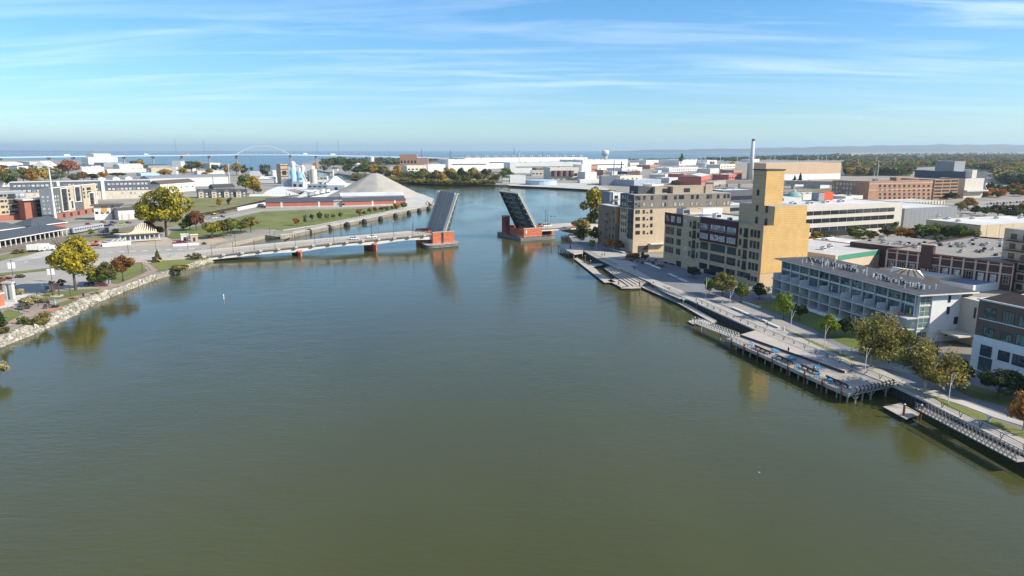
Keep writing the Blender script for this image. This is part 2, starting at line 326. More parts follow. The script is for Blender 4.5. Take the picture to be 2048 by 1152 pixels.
def trunk_mesh(shape, det, seed):
    key = ('t', shape, det > 1, seed)
    if key in _tp: return _tp[key]
    g = np.random.default_rng(seed+50); b = MB(); r = .022
    if shape == 'conifer': b.tube((0, 0, -.02), (0, 0, .8), r, .006, 6)
    elif shape == 'bush':
        for k in range(4): b.tube((0, 0, -.03), (g.normal()*.2, g.normal()*.2, .6), .02, .008, 5)
    else:
        n = 8 if det > 1 else 5
        b.tube((0, 0, -.02), (.006, .004, .30), r*1.25, r*.85, n); b.tube((.006, .004, .30), (-.01, .01, .72), r*.85, r*.25, n)
        for k in range(7 if det > 1 else 4):
            a = k*2.4+g.normal()*.3; z = .26+.05*k; e = (math.cos(a)*.3, math.sin(a)*.3, z+.24+.03*k)
            b.tube((0, 0, z), e, r*.5, r*.14, 5)
            if det > 1:
                for s in (-1, 1): b.tube(((e[0])*.55, e[1]*.55, z+(e[2]-z)*.55), (e[0]+s*.1*math.sin(a), e[1]-s*.1*math.cos(a), e[2]+.06), r*.28, r*.09, 4)
    me = b.mesh('trunk', M_bark); _tp[key] = me; return me
NTREE = [0]
def tree_at(p, w, h, kind, label, shape='round', group=None, name=None, cat='tree', det=2, seed=None, bark=None):
    NTREE[0] += 1; sd_ = (NTREE[0] % 3)+1 if seed is None else seed
    t = thing(name or {'conifer': 'conifer_tree', 'bush': 'shrub'}.get(shape, 'tree'), label, cat, p, NTREE[0]*2.39996, group)
    t.scale = (w, w, h)
    c = link('crown', crown_mesh(shape, det, sd_), t); c.material_slots[0].link = 'OBJECT'; c.material_slots[0].material = LEAF[kind]
    k = link('trunk' if shape != 'bush' else 'stem', trunk_mesh(shape, det, sd_), t)
    if bark: k.material_slots[0].link = 'OBJECT'; k.material_slots[0].material = bark
    return t
def tree(x, yb, yt, wpx, kind, label, shape='round', z=2.3, group=None, name=None, cat='tree', det=None, seed=None, bark=None):
    p = G(x, yb, z); h = rise_to(p, yt); dep = p.y*CP-(z-CAMH)*SP; w = wpx*dep/F
    if det is None: det = 3 if wpx > 75 else 2 if wpx > 26 else 1 if wpx > 11 else 0
    if shape in ('round', 'spread', 'thin', 'bush'): w *= 1.02
    return tree_at(p, w, h, kind, label, shape, group, name, cat, det, seed, bark)
def wood(name, pxs, n, hw, kinds, z=2.3, shape='round', seed=1, dens_near=True):
    """A far-off wood that reads as one mass: one mesh of many small crowns over a pixel-outlined piece of ground."""
    g = np.random.default_rng(seed); poly = [G(x, y, z) for x, y in pxs]; P2 = np.array([(p.x, p.y) for p in poly])
    def inside(x, y):
        c = False; j = len(P2)-1
        for i in range(len(P2)):
            if (P2[i][1] > y) != (P2[j][1] > y) and x < (P2[j][0]-P2[i][0])*(y-P2[i][1])/(P2[j][1]-P2[i][1])+P2[i][0]: c = not c
            j = i
        return c
    pos = []
    X = np.array(pxs)
    while len(pos) < n:
        x, y = g.uniform(X[:, 0].min(), X[:, 0].max()), g.uniform(X[:, 1].min(), X[:, 1].max())
        p = G(x, y, z)
        if inside(p.x, p.y): pos.append(p)
    base = crown_mesh('round', 0, 1); bv = np.array([v.co[:] for v in base.vertices]); nv = len(bv); bf = np.array([p.vertices[:] for p in base.polygons])
    V_ = []; F_ = []; Mi = []
    for i, p in enumerate(pos):
        h = g.uniform(*hw); w = h*g.uniform(.8, 1.25); a = g.random()*6.283; c, s = math.cos(a), math.sin(a)
        q = bv*[w, w, h]; V_.append(np.c_[q[:, 0]*c-q[:, 1]*s+p.x, q[:, 0]*s+q[:, 1]*c+p.y, q[:, 2]+z-.12*h]); F_.append(bf+i*nv); Mi += [g.integers(len(kinds))]*len(bf)
    me = bpy.data.meshes.new(name); V_ = np.concatenate(V_); F_ = np.concatenate(F_)
    me.vertices.add(len(V_)); me.vertices.foreach_set('co', V_.ravel()); me.loops.add(F_.size); me.loops.foreach_set('vertex_index', F_.ravel())
    me.polygons.add(len(F_)); me.polygons.foreach_set('loop_start', np.arange(0, F_.size, 4)); me.polygons.foreach_set('loop_total', np.full(len(F_), 4))
    for k in kinds: me.materials.append(LEAF[k])
    me.polygons.foreach_set('material_index', Mi); me.update(calc_edges=True)
    return stuff(link(name, me))
# ---------------------------------------------------------------- vehicles
M_tyre = mat('tyre rubber', (.02, .02, .02), .9, .1)
M_carglass = mat('car glass', (.02, .025, .03), .08, .1, spec=.6)
_cp = {}
def paint(c): return mat('car paint %d %d %d' % tuple(int(v*100) for v in c), c, .35, .03, spec=.5)
def car_mesh(kind):
    if kind in _cp: return _cp[kind]
    L_, W_, H_ = {'sedan': (4.7, 1.8, 1.42), 'suv': (4.8, 1.9, 1.75), 'pickup': (5.7, 2.0, 1.85), 'van': (5.6, 2.0, 2.3)}[kind]
    bt = .42*H_+.22; b = MB(); x0, x1 = -L_/2, L_/2
    prof = [(x0+.05, .32), (x0, .6), (x0+.08, bt-.06), (x0+.5, bt), (x1-1.2, bt-.02), (x1-.25, bt-.14), (x1, bt-.35), (x1-.04, .32)]
    def extr(prof, w, w2=None, zc=None):
        w2 = w2 or w; n = len(prof); vs = [(x, -(w if z <= bt else w2)/2, z) for x, z in prof]+[(x, (w if z <= bt else w2)/2, z) for x, z in prof]
        return vs, [(i, i+n, (i+1) % n+n, (i+1) % n) for i in range(n)]+[tuple(range(n)), tuple(range(2*n-1, n-1, -1))]
    b.add(*extr(prof, W_))
    if kind == 'pickup':
        cab = [(-.7, bt-.02), (-.5, H_), (.75, H_), (1.35, bt-.02)]; b.box(x0+.1, -.9, -W_/2+.08, W_/2-.08, bt-.45, bt-.40)
        for s in (-1, 1): b.box(x0+.05, -.75, s*W_/2-(.1 if s > 0 else 0), s*W_/2+(0 if s > 0 else .1), bt, bt+.08)
    elif kind == 'sedan': cab = [(-1.85, bt-.02), (-1.2, H_), (.25, H_), (1.1, bt-.02)]
    elif kind == 'suv': cab = [(-2.25, bt-.02), (-2.0, H_), (.3, H_), (1.1, bt-.02)]
    else: cab = [(x0+.03, bt-.02), (x0+.12, H_), (x1-1.5, H_), (x1-.75, bt-.02)]
    body = b.mesh('body', [M_white])
    c = MB(); c.add(*extr(cab, W_-.08, W_-.36)); wn = c.mesh('window_band', [M_carglass])
    r = MB(); xa, xb = cab[1][0]+.05, cab[2][0]-.05; r.box(xa, xb, -(W_-.4)/2, (W_-.4)/2, H_-.02, H_+.035)
    for xp in ((cab[0][0]+cab[1][0])/2-.02, (cab[1][0]+cab[2][0])/2, (cab[2][0]+cab[3][0])/2):
        for s in (-1, 1): r.beam((xp, s*(W_-.06)/2, bt), (min(max(xp, xa), xb), s*(W_-.34)/2, H_), .09)
    roof = r.mesh('roof', [M_white])
    w = MB(); w.tube((0, -.11, 0), (0, .11, 0), .34, n=12); w.tube((0, -.125, 0), (0, -.11, 0), .19, n=8, mi=1); w.tube((0, .11, 0), (0, .125, 0), .19, n=8, mi=1); wh = w.mesh('wheel', [M_tyre, M_steel])
    h = MB(); h.box(-.03, .03, -.2, .2, -.09, .09); hl = h.mesh('headlight', [mat('lamp lens', (.7, .7, .68), .2)])
    _cp[kind] = (body, wn, roof, wh, hl, L_, W_, bt); return _cp[kind]
def car(p, rz, kind, col, label, cat='car', group=None):
    body, wn, roof, wh, hl, L_, W_, bt = car_mesh(kind)
    t = thing({'pickup': 'pickup_truck', 'van': 'van'}.get(kind, 'car'), label, cat, p, rz, group)
    for nm, me in (('body', body), ('window_band', wn), ('roof', roof)):
        o = link(nm, me, t)
        if nm != 'window_band': o.material_slots[0].link = 'OBJECT'; o.material_slots[0].material = paint(col)
    for sx_ in (-1, 1):
        for sy in (-1, 1): link('wheel', wh, t, (sx_*L_*.31, sy*(W_/2-.1), .34))
    for sy in (-1, 1): link('headlight', hl, t, (L_/2-.02, sy*W_*.34, bt-.26))
    return t
# ---------------------------------------------------------------- people
def person(p, rz, label, top, legs, pose='stand', skin=(.45, .27, .19), hair=(.05, .035, .025)):
    t = thing('person', label, 'person', p, rz)
    J = {'stand': dict(pel=(0, 0, .93), ch=(0, .02, 1.32), nk=(0, .02, 1.48), hd=(0, .04, 1.64), kL=(-.1, .05, .5), kR=(.1, -.02, .5), fL=(-.11, .02, .06), fR=(.11, -.1, .06), tL=(-.12, .17, .04), tR=(.12, .05, .04), eL=(-.27, -.02, 1.14), eR=(.27, .02, 1.14), hL=(-.29, .1, .9), hR=(.29, .12, .9)),
         'sit': dict(pel=(0, 0, .5), ch=(0, .04, .88), nk=(0, .06, 1.05), hd=(0, .09, 1.2), kL=(-.12, .42, .5), kR=(.12, .42, .5), fL=(-.12, .45, .08), fR=(.12, .4, .08), tL=(-.12, .6, .05), tR=(.12, .55, .05), eL=(-.26, .08, .72), eR=(.26, .08, .72), hL=(-.16, .32, .66), hR=(.16, .32, .66))}[pose]
    def skin_obj(name, V, E, rad, m):
        me = bpy.data.meshes.new(name); me.from_pydata(V, E, []); me.materials.append(m); o = link(name, me, t)
        o.modifiers.new('Skin', 'SKIN'); me.skin_vertices.new() if not me.skin_vertices else None
        for i, r in enumerate(rad): me.skin_vertices[0].data[i].radius = (r, r)
        me.skin_vertices[0].data[0].use_root = True
        s = o.modifiers.new('Subsurf', 'SUBSURF'); s.levels = 1; s.render_levels = 1
        me.polygons.foreach_set('use_smooth', [True]*len(me.polygons)); return o
    sL, sR = tuple(Vector(J['ch'])+Vector((-.17, 0, .09))), tuple(Vector(J['ch'])+Vector((.17, 0, .09))); qL, qR = tuple(Vector(J['pel'])+Vector((-.09, 0, -.03))), tuple(Vector(J['pel'])+Vector((.09, 0, -.03)))
    V = [J['pel'], J['ch'], J['nk'], J['hd'], sL, J['eL'], J['hL'], sR, J['eR'], J['hR'], qL, J['kL'], J['fL'], J['tL'], qR, J['kR'], J['fR'], J['tR']]
    E = [(0, 1), (1, 2), (2, 3), (1, 4), (4, 5), (5, 6), (1, 7), (7, 8), (8, 9), (0, 10), (10, 11), (11, 12), (12, 13), (0, 14), (14, 15), (15, 16), (16, 17)]
    skin_obj('body', V, E, [.13, .14, .055, .085, .06, .042, .032, .06, .042, .032, .085, .06, .04, .035, .085, .06, .04, .035], mat('skin %d' % int(skin[0]*100), skin, .6, .05))
    skin_obj('shirt', [J['pel'], J['ch'], sL, J['eL'], sR, J['eR']], [(0, 1), (1, 2), (2, 3), (1, 4), (4, 5)], [.15, .165, .078, .06, .078, .06], mat('shirt %d %d %d' % tuple(int(v*100) for v in top), top, .85, .08))
    skin_obj('trousers', [tuple(Vector(J['pel'])+Vector((0, 0, .02))), qL, J['kL'], tuple(Vector(J['fL'])+Vector((0, 0, .04))), qR, J['kR'], tuple(Vector(J['fR'])+Vector((0, 0, .04)))], [(0, 1), (1, 2), (2, 3), (0, 4), (4, 5), (5, 6)], [.155, .105, .078, .06, .105, .078, .06], mat('trousers %d %d %d' % tuple(int(v*100) for v in legs), legs, .85, .08))
    hb = MB(); hb.lathe([(.03, .135), (.075, .12), (.105, .06), (.11, 0), (.10, -.05)], c=tuple(Vector(J['hd'])+Vector((0, -.018, 0))), n=10); hb.build('hair', mat('hair %d' % int(hair[0]*100), hair, .8, .1), t)
    nb = MB(); nb.box(-.012, .012, J['hd'][1]+.085, J['hd'][1]+.115, J['hd'][2]-.03, J['hd'][2]+.01); nb.build('nose', mat('skin %d' % int(skin[0]*100), skin), t)
    return t
# ---------------------------------------------------------------- building kit
M_glass = glass('window glass', [(.02, .025, .03), (.035, .045, .05), (.02, .02, .025), (.10, .11, .11), (.05, .065, .07), (.025, .03, .035)])
M_glassgreen = glass('green tinted glass', [(.10, .17, .15), (.14, .22, .19), (.06, .10, .10)])
M_glassdark = glass('dark glass', [(.018, .022, .026), (.03, .036, .04)])
M_glassblind = glass('glass with pale blinds', [(.55, .54, .5), (.4, .4, .38), (.62, .6, .56), (.3, .3, .3), (.07, .08, .09)])
M_frame = mat('dark window frame', (.05, .05, .05), .5, .1)
M_framew = mat('white window frame', (.75, .74, .71), .5, .05)
M_framem = mat('maroon window frame', (.09, .02, .025), .6, .1)
M_roofgrey = mat('grey roof membrane', (.36, .35, .33), .9, .16, .15, detail=8)
M_roofpale = mat('pale roof membrane', (.54, .50, .44), .8, .16, .06, detail=8)
M_roofwhite = mat('white roof membrane', (.62, .59, .54), .75, .16, .05, detail=8)
M_roofdark = mat('dark roof membrane', (.075, .073, .075), .85, .2, .2, detail=8)
_wm = {}
def window_mesh(w, h, kind, fm, gm):
    key = (round(w, 2), round(h, 2), kind, fm.name, gm.name)
    if key in _wm: return _wm[key]
    b = MB(); t = min(.11, w*.12); o = .10
    if kind != 'bare':
        b.box(-w/2, w/2, -o, 0, 0, t); b.box(-w/2, w/2, -o, 0, h-t, h); b.box(-w/2, -w/2+t, -o, 0, t, h-t); b.box(w/2-t, w/2, -o, 0, t, h-t)
    nm = {'plain': 0, 'bare': 0, 'double': 1, 'triple': 2, 'quad': 3, 'grid': 2}.get(kind, 0)
    if kind[0] == 'n': nm = int(kind[1:])-1
    for k in range(nm):
        x = -w/2+w*(k+1)/(nm+1); b.box(x-.045, x+.045, -o+.01, 0, t, h-t)
    if kind in ('double', 'grid'): b.box(-w/2+t, w/2-t, -o+.02, -.001, h*.52-.03, h*.52+.03)
    e = t*.5 if kind != 'bare' else 0
    b.box(-w/2+e, w/2-e, -.045, -.002, e, h-e, 1)
    _wm[key] = b.mesh('window', [fm, gm]); return _wm[key]
class Bld:
    """A building on its own axes: x along the front, y into the depth, z up, origin at the near corner of front and left side."""
    def __init__(s, name, label, cat, c, a, xr=None, xl=None, yt=None, w=None, d=None, h=None, z=2.3, zc=None, group=None):
        s.o = G(*c, z if zc is None else zc); s.o = Vector((s.o.x, s.o.y, z)); s.a = a; s.z = z
        s.U = dirv(a); s.V = dirv(a+90)
        s.h = h if h is not None else rise_to(s.o, yt)
        top = s.o+Vector((0, 0, s.h))
        s.w = w if w is not None else run_to(top, s.U, xr)
        s.d = d if d is not None else run_to(top, s.V, xl)
        s.root = thing(name, label, cat, s.o, R(a), group)
    def uv(s, face, x, y, off=0):
        n, p = {'F': (-s.V, s.o), 'L': (-s.U, s.o), 'R': (s.U, s.o+s.U*s.w)}[face]
        p = p+n*off
        e = Vector((0, 0, CAMH)); q = G(x, y, 0) if y > 300 else None
        u = (x-1024)/F; v = (576-y)/F; dr = Vector((u, CP+v*SP, -SP+v*CP))
        t = (p-e).dot(n)/dr.dot(n); q = e+dr*t-s.o
        return (q.dot(s.U) if face == 'F' else q.dot(s.V)), q.z
    def body(s, m, mroof=M_roofgrey, par=.5, name='wall', x0=0, x1=None, y0=0, y1=None, z0=-.4, z1=None, t=.35, mpar=None):
        """Walls with a parapet round a roof deck of its own."""
        x1 = s.w if x1 is None else x1; y1 = s.d if y1 is None else y1; z1 = s.h if z1 is None else z1
        b = MB(); zr = z1-par
        b.box(x0, x1, y0, y1, z0, zr)
        if par > .02:
            b.box(x0, x1, y0, y0+t, zr, z1); b.box(x0, x1, y1-t, y1, zr, z1); b.box(x0, x0+t, y0+t, y1-t, zr, z1); b.box(x1-t, x1, y0+t, y1-t, zr, z1)
        wall = b.build(name, m, s.root)
        MB().box(x0+(t if par > .02 else 0), x1-(t if par > .02 else 0), y0+(t if par > .02 else 0), y1-(t if par > .02 else 0), zr+.01, zr+.06).build('roof', mroof, s.root)
        return wall
    def part(s, name, m, *boxes):
        b = MB()
        for q in boxes: b.box(*q)
        return b.build(name, m, s.root)
    def win(s, face, u, z, w, h, kind='plain', fm=M_frame, gm=None, off=0, name='window', u0=0, parent=None):
        gm = gm or M_glass; me = window_mesh(w, h, kind, fm, gm)
        loc, rz = {'F': ((u, -off, z), 0), 'L': ((-off, u, z), -math.pi/2), 'R': ((s.w+off, u, z), math.pi/2)}[face]
        return link(name, me, s.root, loc, rz)
    def winpx(s, face, x0, y0, x1, y1, kind='plain', fm=M_frame, gm=None, off=0, name='window'):
        ym = (y0+y1)/2; ua, _ = s.uv(face, x0, ym, off); ub, _ = s.uv(face, x1, ym, off); xm = (x0+x1)/2
        _, zb = s.uv(face, xm, y1, off); _, zt = s.uv(face, xm, y0, off)
        return s.win(face, (ua+ub)/2, zb, abs(ub-ua), zt-zb, kind, fm, gm, off, name)
    def grid(s, face, u0, u1, n, zs, w, h, kind='plain', fm=M_frame, gm=None, off=0, skip=()):
        for k in range(n):
            for j, z in enumerate(zs):
                if (k, j) in skip: continue
                s.win(face, u0+(u1-u0)*(k+.5)/n, z, w, h, kind, fm, gm, off)
    def unit(s, x, y, w, d, h, z=None, m=None, name='rooftop_unit'):
        z = s.h-.45 if z is None else z
        b = MB(); b.box(x-w/2, x+w/2, y-d/2, y+d/2, z, z+h); b.box(x-w/2-.06, x+w/2+.06, y-d/2-.06, y+d/2+.06, z+h, z+h+.12)
        b.tube((x, y, z+h+.12), (x, y, z+h+.3), min(w, d)*.33, n=10, mi=1); b.box(x-w*.4, x+w*.4, y-d/2-.03, y-d/2, z+h*.25, z+h*.8, 1)
        return b.build(name, [m or M_steel, M_dark], s.root)
M_steelw = mat('pale metal equipment', (.62, .62, .6), .5, .1)
# ---------------------------------------------------------------- yellow brick mill converted to flats, with the tower
M_yb = mat('tan brick', (.50, .365, .225), .9, .12, .5, stretch=(.15, .15, 3), detail=8)
M_yl = striped('yellow lap siding', (.57, .355, .135), (.46, .285, .10), .9, 2, .18, .7)
M_maroon = mat('maroon cladding', (.075, .016, .022), .6, .12)
yb = Bld('apartment_building', 'yellow and tan brick riverside block with a tall square tower and maroon top storeys', 'building', (1518, 574), 22.8, xr=1620, yt=452, d=66)
yb.d = run_to(yb.o, yb.V, 1326)
z_mid = rise_to(yb.o, 413)  # refined below from the real corner
u_mid = run_to(yb.o+Vector((0, 0, yb.h+8)), yb.U, 1550)
cm = yb.o+yb.U*u_mid; z_mid = rise_to(cm, 413.5)
v_t = run_to(cm+Vector((0, 0, z_mid)), yb.V, 1528)
ct = cm+yb.V*v_t; z_tow = rise_to(ct, 341)
w_t = run_to(ct+Vector((0, 0, z_tow)), yb.U, 1569.5); d_t = run_to(ct+Vector((0, 0, z_tow)), yb.V, 1508)
cr_ = yb.o; w_m = run_to(yb.o+Vector((0, 0, z_mid)), yb.U, 1614.5)
yb.body(M_yb, M_roofpale, .7, 'wall', y1=yb.d, t=.4)
e = .02
yb.part('lapped_wall', M_yl, (.05, yb.w-.05, -.12, -.001, 5.2, yb.h+.02))
yb.part('cornice', mat('tan brick', (.4, .3, .185)), (-.12, 0, .1, yb.d*.53, yb.h-.25, yb.h+.1))
b = MB(); b.box(u_mid, w_m, .0, v_t+14, yb.h-.9, z_mid); b.build('upper_wall', M_yb, yb.root)
yb.part('lapped_wall', M_yl, (u_mid+.03, w_m-.03, -.12, -.001, yb.h+.03, z_mid+.02))
yb.part('roof', M_roofgrey, (u_mid, w_m, 0, v_t+14, z_mid, z_mid+.08))
b = MB(); b.box(u_mid-.04, u_mid+w_t, v_t, v_t+d_t, yb.h-.9, z_tow); b.build('tower_wall', M_yb, yb.root)
yb.part('lapped_wall', M_yl, (u_mid+.02, u_mid+w_t-.03, v_t-.12, v_t-.001, z_mid+.09, z_tow-.3))
yb.part('tower_roof', M_roofdark, (u_mid-.35, u_mid+w_t+.3, v_t-.35, v_t+d_t+.3, z_tow, z_tow+.45))
def z2(x, y): return 1320+x*.243, 320+y*.243
rowz = [yb.uv('L', *z2(778, y))[1] for y in (605, 692, 780, 875)]
rowz.append(yb.uv('L', *z2(778, 970))[1])
dz_ = (rowz[0]-rowz[4])/4
def col(x, y): return yb.uv('L', *z2(x, y))[0]
for x in (750, 779, 808): 
    for k in range(5): yb.win('L', col(x, 692), rowz[0]-dz_*k-1.45, 1.45, 2.9 if k < 4 else 1.9, 'double')
for x in (660,):
    for k in range(4): yb.win('L', col(x, 672), rowz[0]-dz_*k-1.35, 1.3, 2.7, 'double')
def jul(x, y, ks):
    u = col(x, y)
    for k in ks:
        z = rowz[0]-dz_*k-1.9
        yb.win('L', u, z, 2.3, 3.5, 'double', M_frame, M_glassdark)
        r = MB(); r.box(-.38, -.32, u-1.35, u+1.35, z+1.15, z+1.21); r.box(-.38, -.12, u-1.4, u+1.4, z-.12, z)
        for q in range(10): r.box(-.37, -.33, u-1.3+q*.285, u-1.27+q*.285, z, z+1.15)
        r.build('balcony_rail', M_dark, yb.root)
jul(703, 690, range(4))
for k in range(1): yb.win('L', col(690, 945), rowz[0]-dz_*4-.9, 7.5, 2.2, 'n6')
# blank bay with small openings and balcony doors
for x in (249, 314):
    for k in range(4): yb.win('L', col(x, 590+10), rowz[0]-dz_*k-1.6, 1.3, 2.5, 'plain')
jul(282, 600, range(4))
for y in (498, 575, 730, 802):
    u, z = yb.uv('L', *z2(211, y)); yb.win('L', u, z-.8, 1.2, 1.5, 'plain', M_framew, M_glassblind)
for x in (55, 72, 90, 108, 148, 166):
    for k in range(4): yb.win('L', col(x, 590), rowz[0]-dz_*(k+.1)-1.6, 1.25 if x < 120 else 1.5, 3.3 if k < 2 else 2.8, 'plain', M_frame)
# wide industrial windows
for (xa, xb, nm) in ((330, 400, 'n6'), (413, 540, 'n9'), (553, 632, 'n6')):
    ua, ub = col(xa, 700), col(xb, 720)
    for k in (2, 3, 4): yb.win('L', (ua+ub)/2, rowz[0]-dz_*k-1.45, abs(ua-ub)-.5, 3.1 if k < 4 else 2.6, nm, M_frame, M_glassdark)
# maroon two-storey addition and the smaller one at the far end
ua, ub = col(643, 600), col(336, 560)
zt_ = yb.h+.25; zb_ = rowz[0]-dz_*1.5
MB().box(-.55, -.001, ua, ub, zb_, zt_).build('maroon_cladding', M_maroon, yb.root)
MB().box(-1.0, .6, ua-.3, ub+.3, zt_+.001, zt_+.25).build('canopy', mat('blue grey canopy', (.16, .2, .27), .6), yb.root)
for (xa, xb, nm) in ((340, 408, 'n4'), (425, 548, 'n7'), (562, 638, 'n4')):
    va, vb = col(xa, 560), col(xb, 570)
    yb.win('L', (va+vb)/2, rowz[0]-1.3, abs(va-vb), 2.5, nm, M_framem, M_glassblind, .56)
    yb.win('L', (va+vb)/2, rowz[0]-dz_-1.3, abs(va-vb), 2.7, nm, M_framem, M_glassblind, .56)
    r = MB(); z = rowz[0]-1.3
    r.box(-1.5, -.57, min(va, vb), max(va, vb), z-.25, z-.1)
    for zz in (z+.35, z+.7, z+1.05): r.box(-1.5, -1.46, min(va, vb), max(va, vb), zz, zz+.05)
    r.build('balcony', M_steel, yb.root)
ua, ub = col(190, 450), yb.d-.3
MB().box(-.4, -.001, ua, ub, yb.h-5.2, yb.h+.1).build('maroon_cladding', M_maroon, yb.root)
for q in range(3): yb.win('L', ua+(ub-ua)*(q+.5)/3, yb.h-4.1, (ub-ua)/3-1.2, 3.1, 'n4', M_framem, M_glassblind, .41)
# garage entrances at street level, roof plant, tower windows
for (xa, xb, ya, yb_) in ((360, 460, 900, 985), (225, 330, 885, 950), (133, 172, 830, 920), (30, 68, 838, 868), (75, 125, 850, 885)):
    a1, b1 = z2(xa, ya); a2, b2 = z2(xb, yb_); yb.winpx('L', a1, b1, a2, b2, 'plain', M_frame, M_glassdark, name='garage_door')
for (x, y) in ((808, 268), (801, 396)):
    px = z2(x, y); 
    u = u_mid; q = None
    e0 = Vector((0, 0, CAMH)); dr = Vector(((px[0]-1024)/F, CP+(576-px[1])/F*SP, -SP+(576-px[1])/F*CP)); n0 = -yb.U; pp = yb.o+yb.U*u
    t = (pp-e0).dot(n0)/dr.dot(n0); q = e0+dr*t-yb.o
    for dz0 in (0,): link('window', window_mesh(1.3, 2.4, 'double', M_frame, M_glassdark), yb.root, (u-.04, q.dot(yb.V), q.z-1.2), -math.pi/2)
for (x, y) in ((880, 406), (873, 508), (796, 494)):
    px = z2(x, y); e0 = Vector((0, 0, CAMH)); dr = Vector(((px[0]-1024)/F, CP+(576-px[1])/F*SP, -SP+(576-px[1])/F*CP)); n0 = -yb.U; pp = yb.o+yb.U*u_mid
    t = (pp-e0).dot(n0)/dr.dot(n0); q = e0+dr*t-yb.o
    link('window', window_mesh(1.4, 2.6, 'double', M_frame, M_glassdark), yb.root, (u_mid-.045, q.dot(yb.V), q.z-1.3), -math.pi/2)
yb.unit(5.5, 34, 3, 2.4, 2.2, m=M_steelw); yb.unit(8, 38, 2, 2, 1.6); yb.unit(5, 57, 4, 5, 2.6, m=M_steel); yb.unit(9, 60, 2.5, 3, 2, m=M_steelw); yb.unit(4, 24, 1.6, 1.4, 1.2)
yb.part('pergola', M_steelw, (9, 20, 48, 48.3, yb.h, yb.h+2.6), (9, 20, 48.3, 52, yb.h+2.3, yb.h+2.6))
yb.part('rooftop_pool', mat('blue tarp', (.08, .16, .3), .5), (3, u_mid-1.5, 3, 8, yb.h-.6, yb.h-.35))
# ---------------------------------------------------------------- tan and charcoal seven storey flats
M_cream = mat('cream brick', (.54, .42, .28), .9, .08, .4, detail=8)
M_char = mat('charcoal cladding', (.085, .08, .08), .7, .1)
M_taupe = mat('taupe cladding', (.23, .195, .16), .8, .08)
M_tan = mat('tan panels', (.40, .315, .22), .8, .08)
ta = Bld('apartment_building', 'seven storey cream brick flats with charcoal upper floors behind the maroon topped block', 'building', (1265, 506), 17, xr=1462, xl=1241.5, yt=390, z=2.3)
zc_ = ta.uv('F', 1267, 418)[1]
ta.body(M_cream, M_roofgrey, .001, 'wall', z1=zc_, x1=ta.w)
ta.part('upper_wall', M_taupe, (-.12, ta.w, -.12, ta.d, zc_+.07, ta.h)); ta.part('roof', M_roofgrey, (0, ta.w-.1, 0, ta.d-.1, ta.h, ta.h+.12))
ta.part('side_cladding', M_char, (-.22, -.121, -.05, ta.d, zc_+.07, ta.h+.03))
ta.part('side_cladding', M_char, (-.1, -.001, .4, ta.d*.42, 7, zc_))
fh = (zc_-8.5)/4
for k in range(4):
    z = zc_-fh*(k+1)+1.1
    for (x, w, kd) in ((1275, 2.6, 'triple'), (1287.3, 1.3, 'double'), (1294.5, .9, 'plain'), (1302.3, 1.4, 'double')):
        u = ta.uv('F', x, 430+15*k)[0]; ta.win('F', u, z, w, 1.9 if kd != 'plain' else .8, kd)
    for v in (ta.d*.55, ta.d*.7, ta.d*.85): ta.win('L', v, z, 1.3, 1.9, 'double')
    r = MB(); r.box(-1.5, -.11, .8, ta.d*.4, z-1.1, z-.9); r.box(-1.5, -1.45, .8, ta.d*.4, z-.1, z); r.box(-1.5, -1.45, .8, ta.d*.4, z-.5, z-.45); r.box(-1.5, -1.44, .8, .86, z-.9, z-.1); r.build('balcony', M_dark, ta.root)
xs_ = (1273, 1278.4, 1288.5, 1304, 1326.5, 1332, 1351, 1360, 1365.3, 1384.5, 1394.8, 1415.5, 1421.3, 1436, 1449, 1456.5)
hh = ta.h-zc_
for k in range(2):
    z = zc_+.9+hh/2*k
    for x in xs_: ta.win('F', ta.uv('F', x, 400, .13)[0], z, 1.5, 2.1, 'double', M_frame, M_glass if k else M_glassblind, .125)
    for x in (1297.5,  1342, 1376, 1403, 1441): ta.win('F', ta.uv('F', x, 400, .13)[0], z+.3, 1.1, .35, 'plain', M_steel, M_glassblind, .125, name='vent_grille')
    for v in (ta.d*.45, ta.d*.62, ta.d*.8): ta.win('L', v, z, 1.1, 1.8, 'plain', M_framew, M_glassblind, .225)
    r = MB(); r.box(-1.6, -.23, .8, ta.d*.38, z-.9, z-.75); r.box(-1.6, -1.55, .8, ta.d*.38, z+.1, z+.18); r.box(-1.6, -1.55, .8, ta.d*.38, z-.35, z-.3); r.build('balcony', M_steelw, ta.root)
# penthouse storey with notches
zp = ta.h+.12
def ppx(x): return ta.uv('F', x, 380, -3)[0]
for (xa, xb, m, yy) in ((1280, 1293, M_char, 5), (1310, 1334, M_tan, 3), (1346, 1424, M_tan, 3)):
    ta.part('penthouse', m, (ppx(xa), ppx(xb), yy, ta.d-1, zp, zp+(3.6 if m is M_tan else 3.9)))
ta.part('penthouse', M_char, (ppx(1293), ppx(1310)-.02, 5.5, ta.d-1.2, zp, zp+3.6), (ppx(1334)+.02, ppx(1346)-.02, 6, ta.d-1.2, zp, zp+3.6))
ta.part('penthouse', M_tan, (ppx(1410), ppx(1424), 2.4, 2.98, zp, zp+4.6))
for x in (1331, 1374): ta.win('F', ta.uv('F', x, 382, -2.9)[0], zp+.6, 3.6, 2.1, 'double', M_frame, M_glassdark, -2.98)
for q in range(7): ta.unit(3+q*1.2, 8+(q % 3)*2, 1, 1, 1.1, z=zp, m=M_steelw)
# ground floor awning of the restaurant and entrance
ta.part('awning', M_white, (9.2, 19, -2.6, -.15, 4.3, 4.8)); ta.part('storefront', M_frame, (3, 9, -.1, -.001, -.3, 3.6))
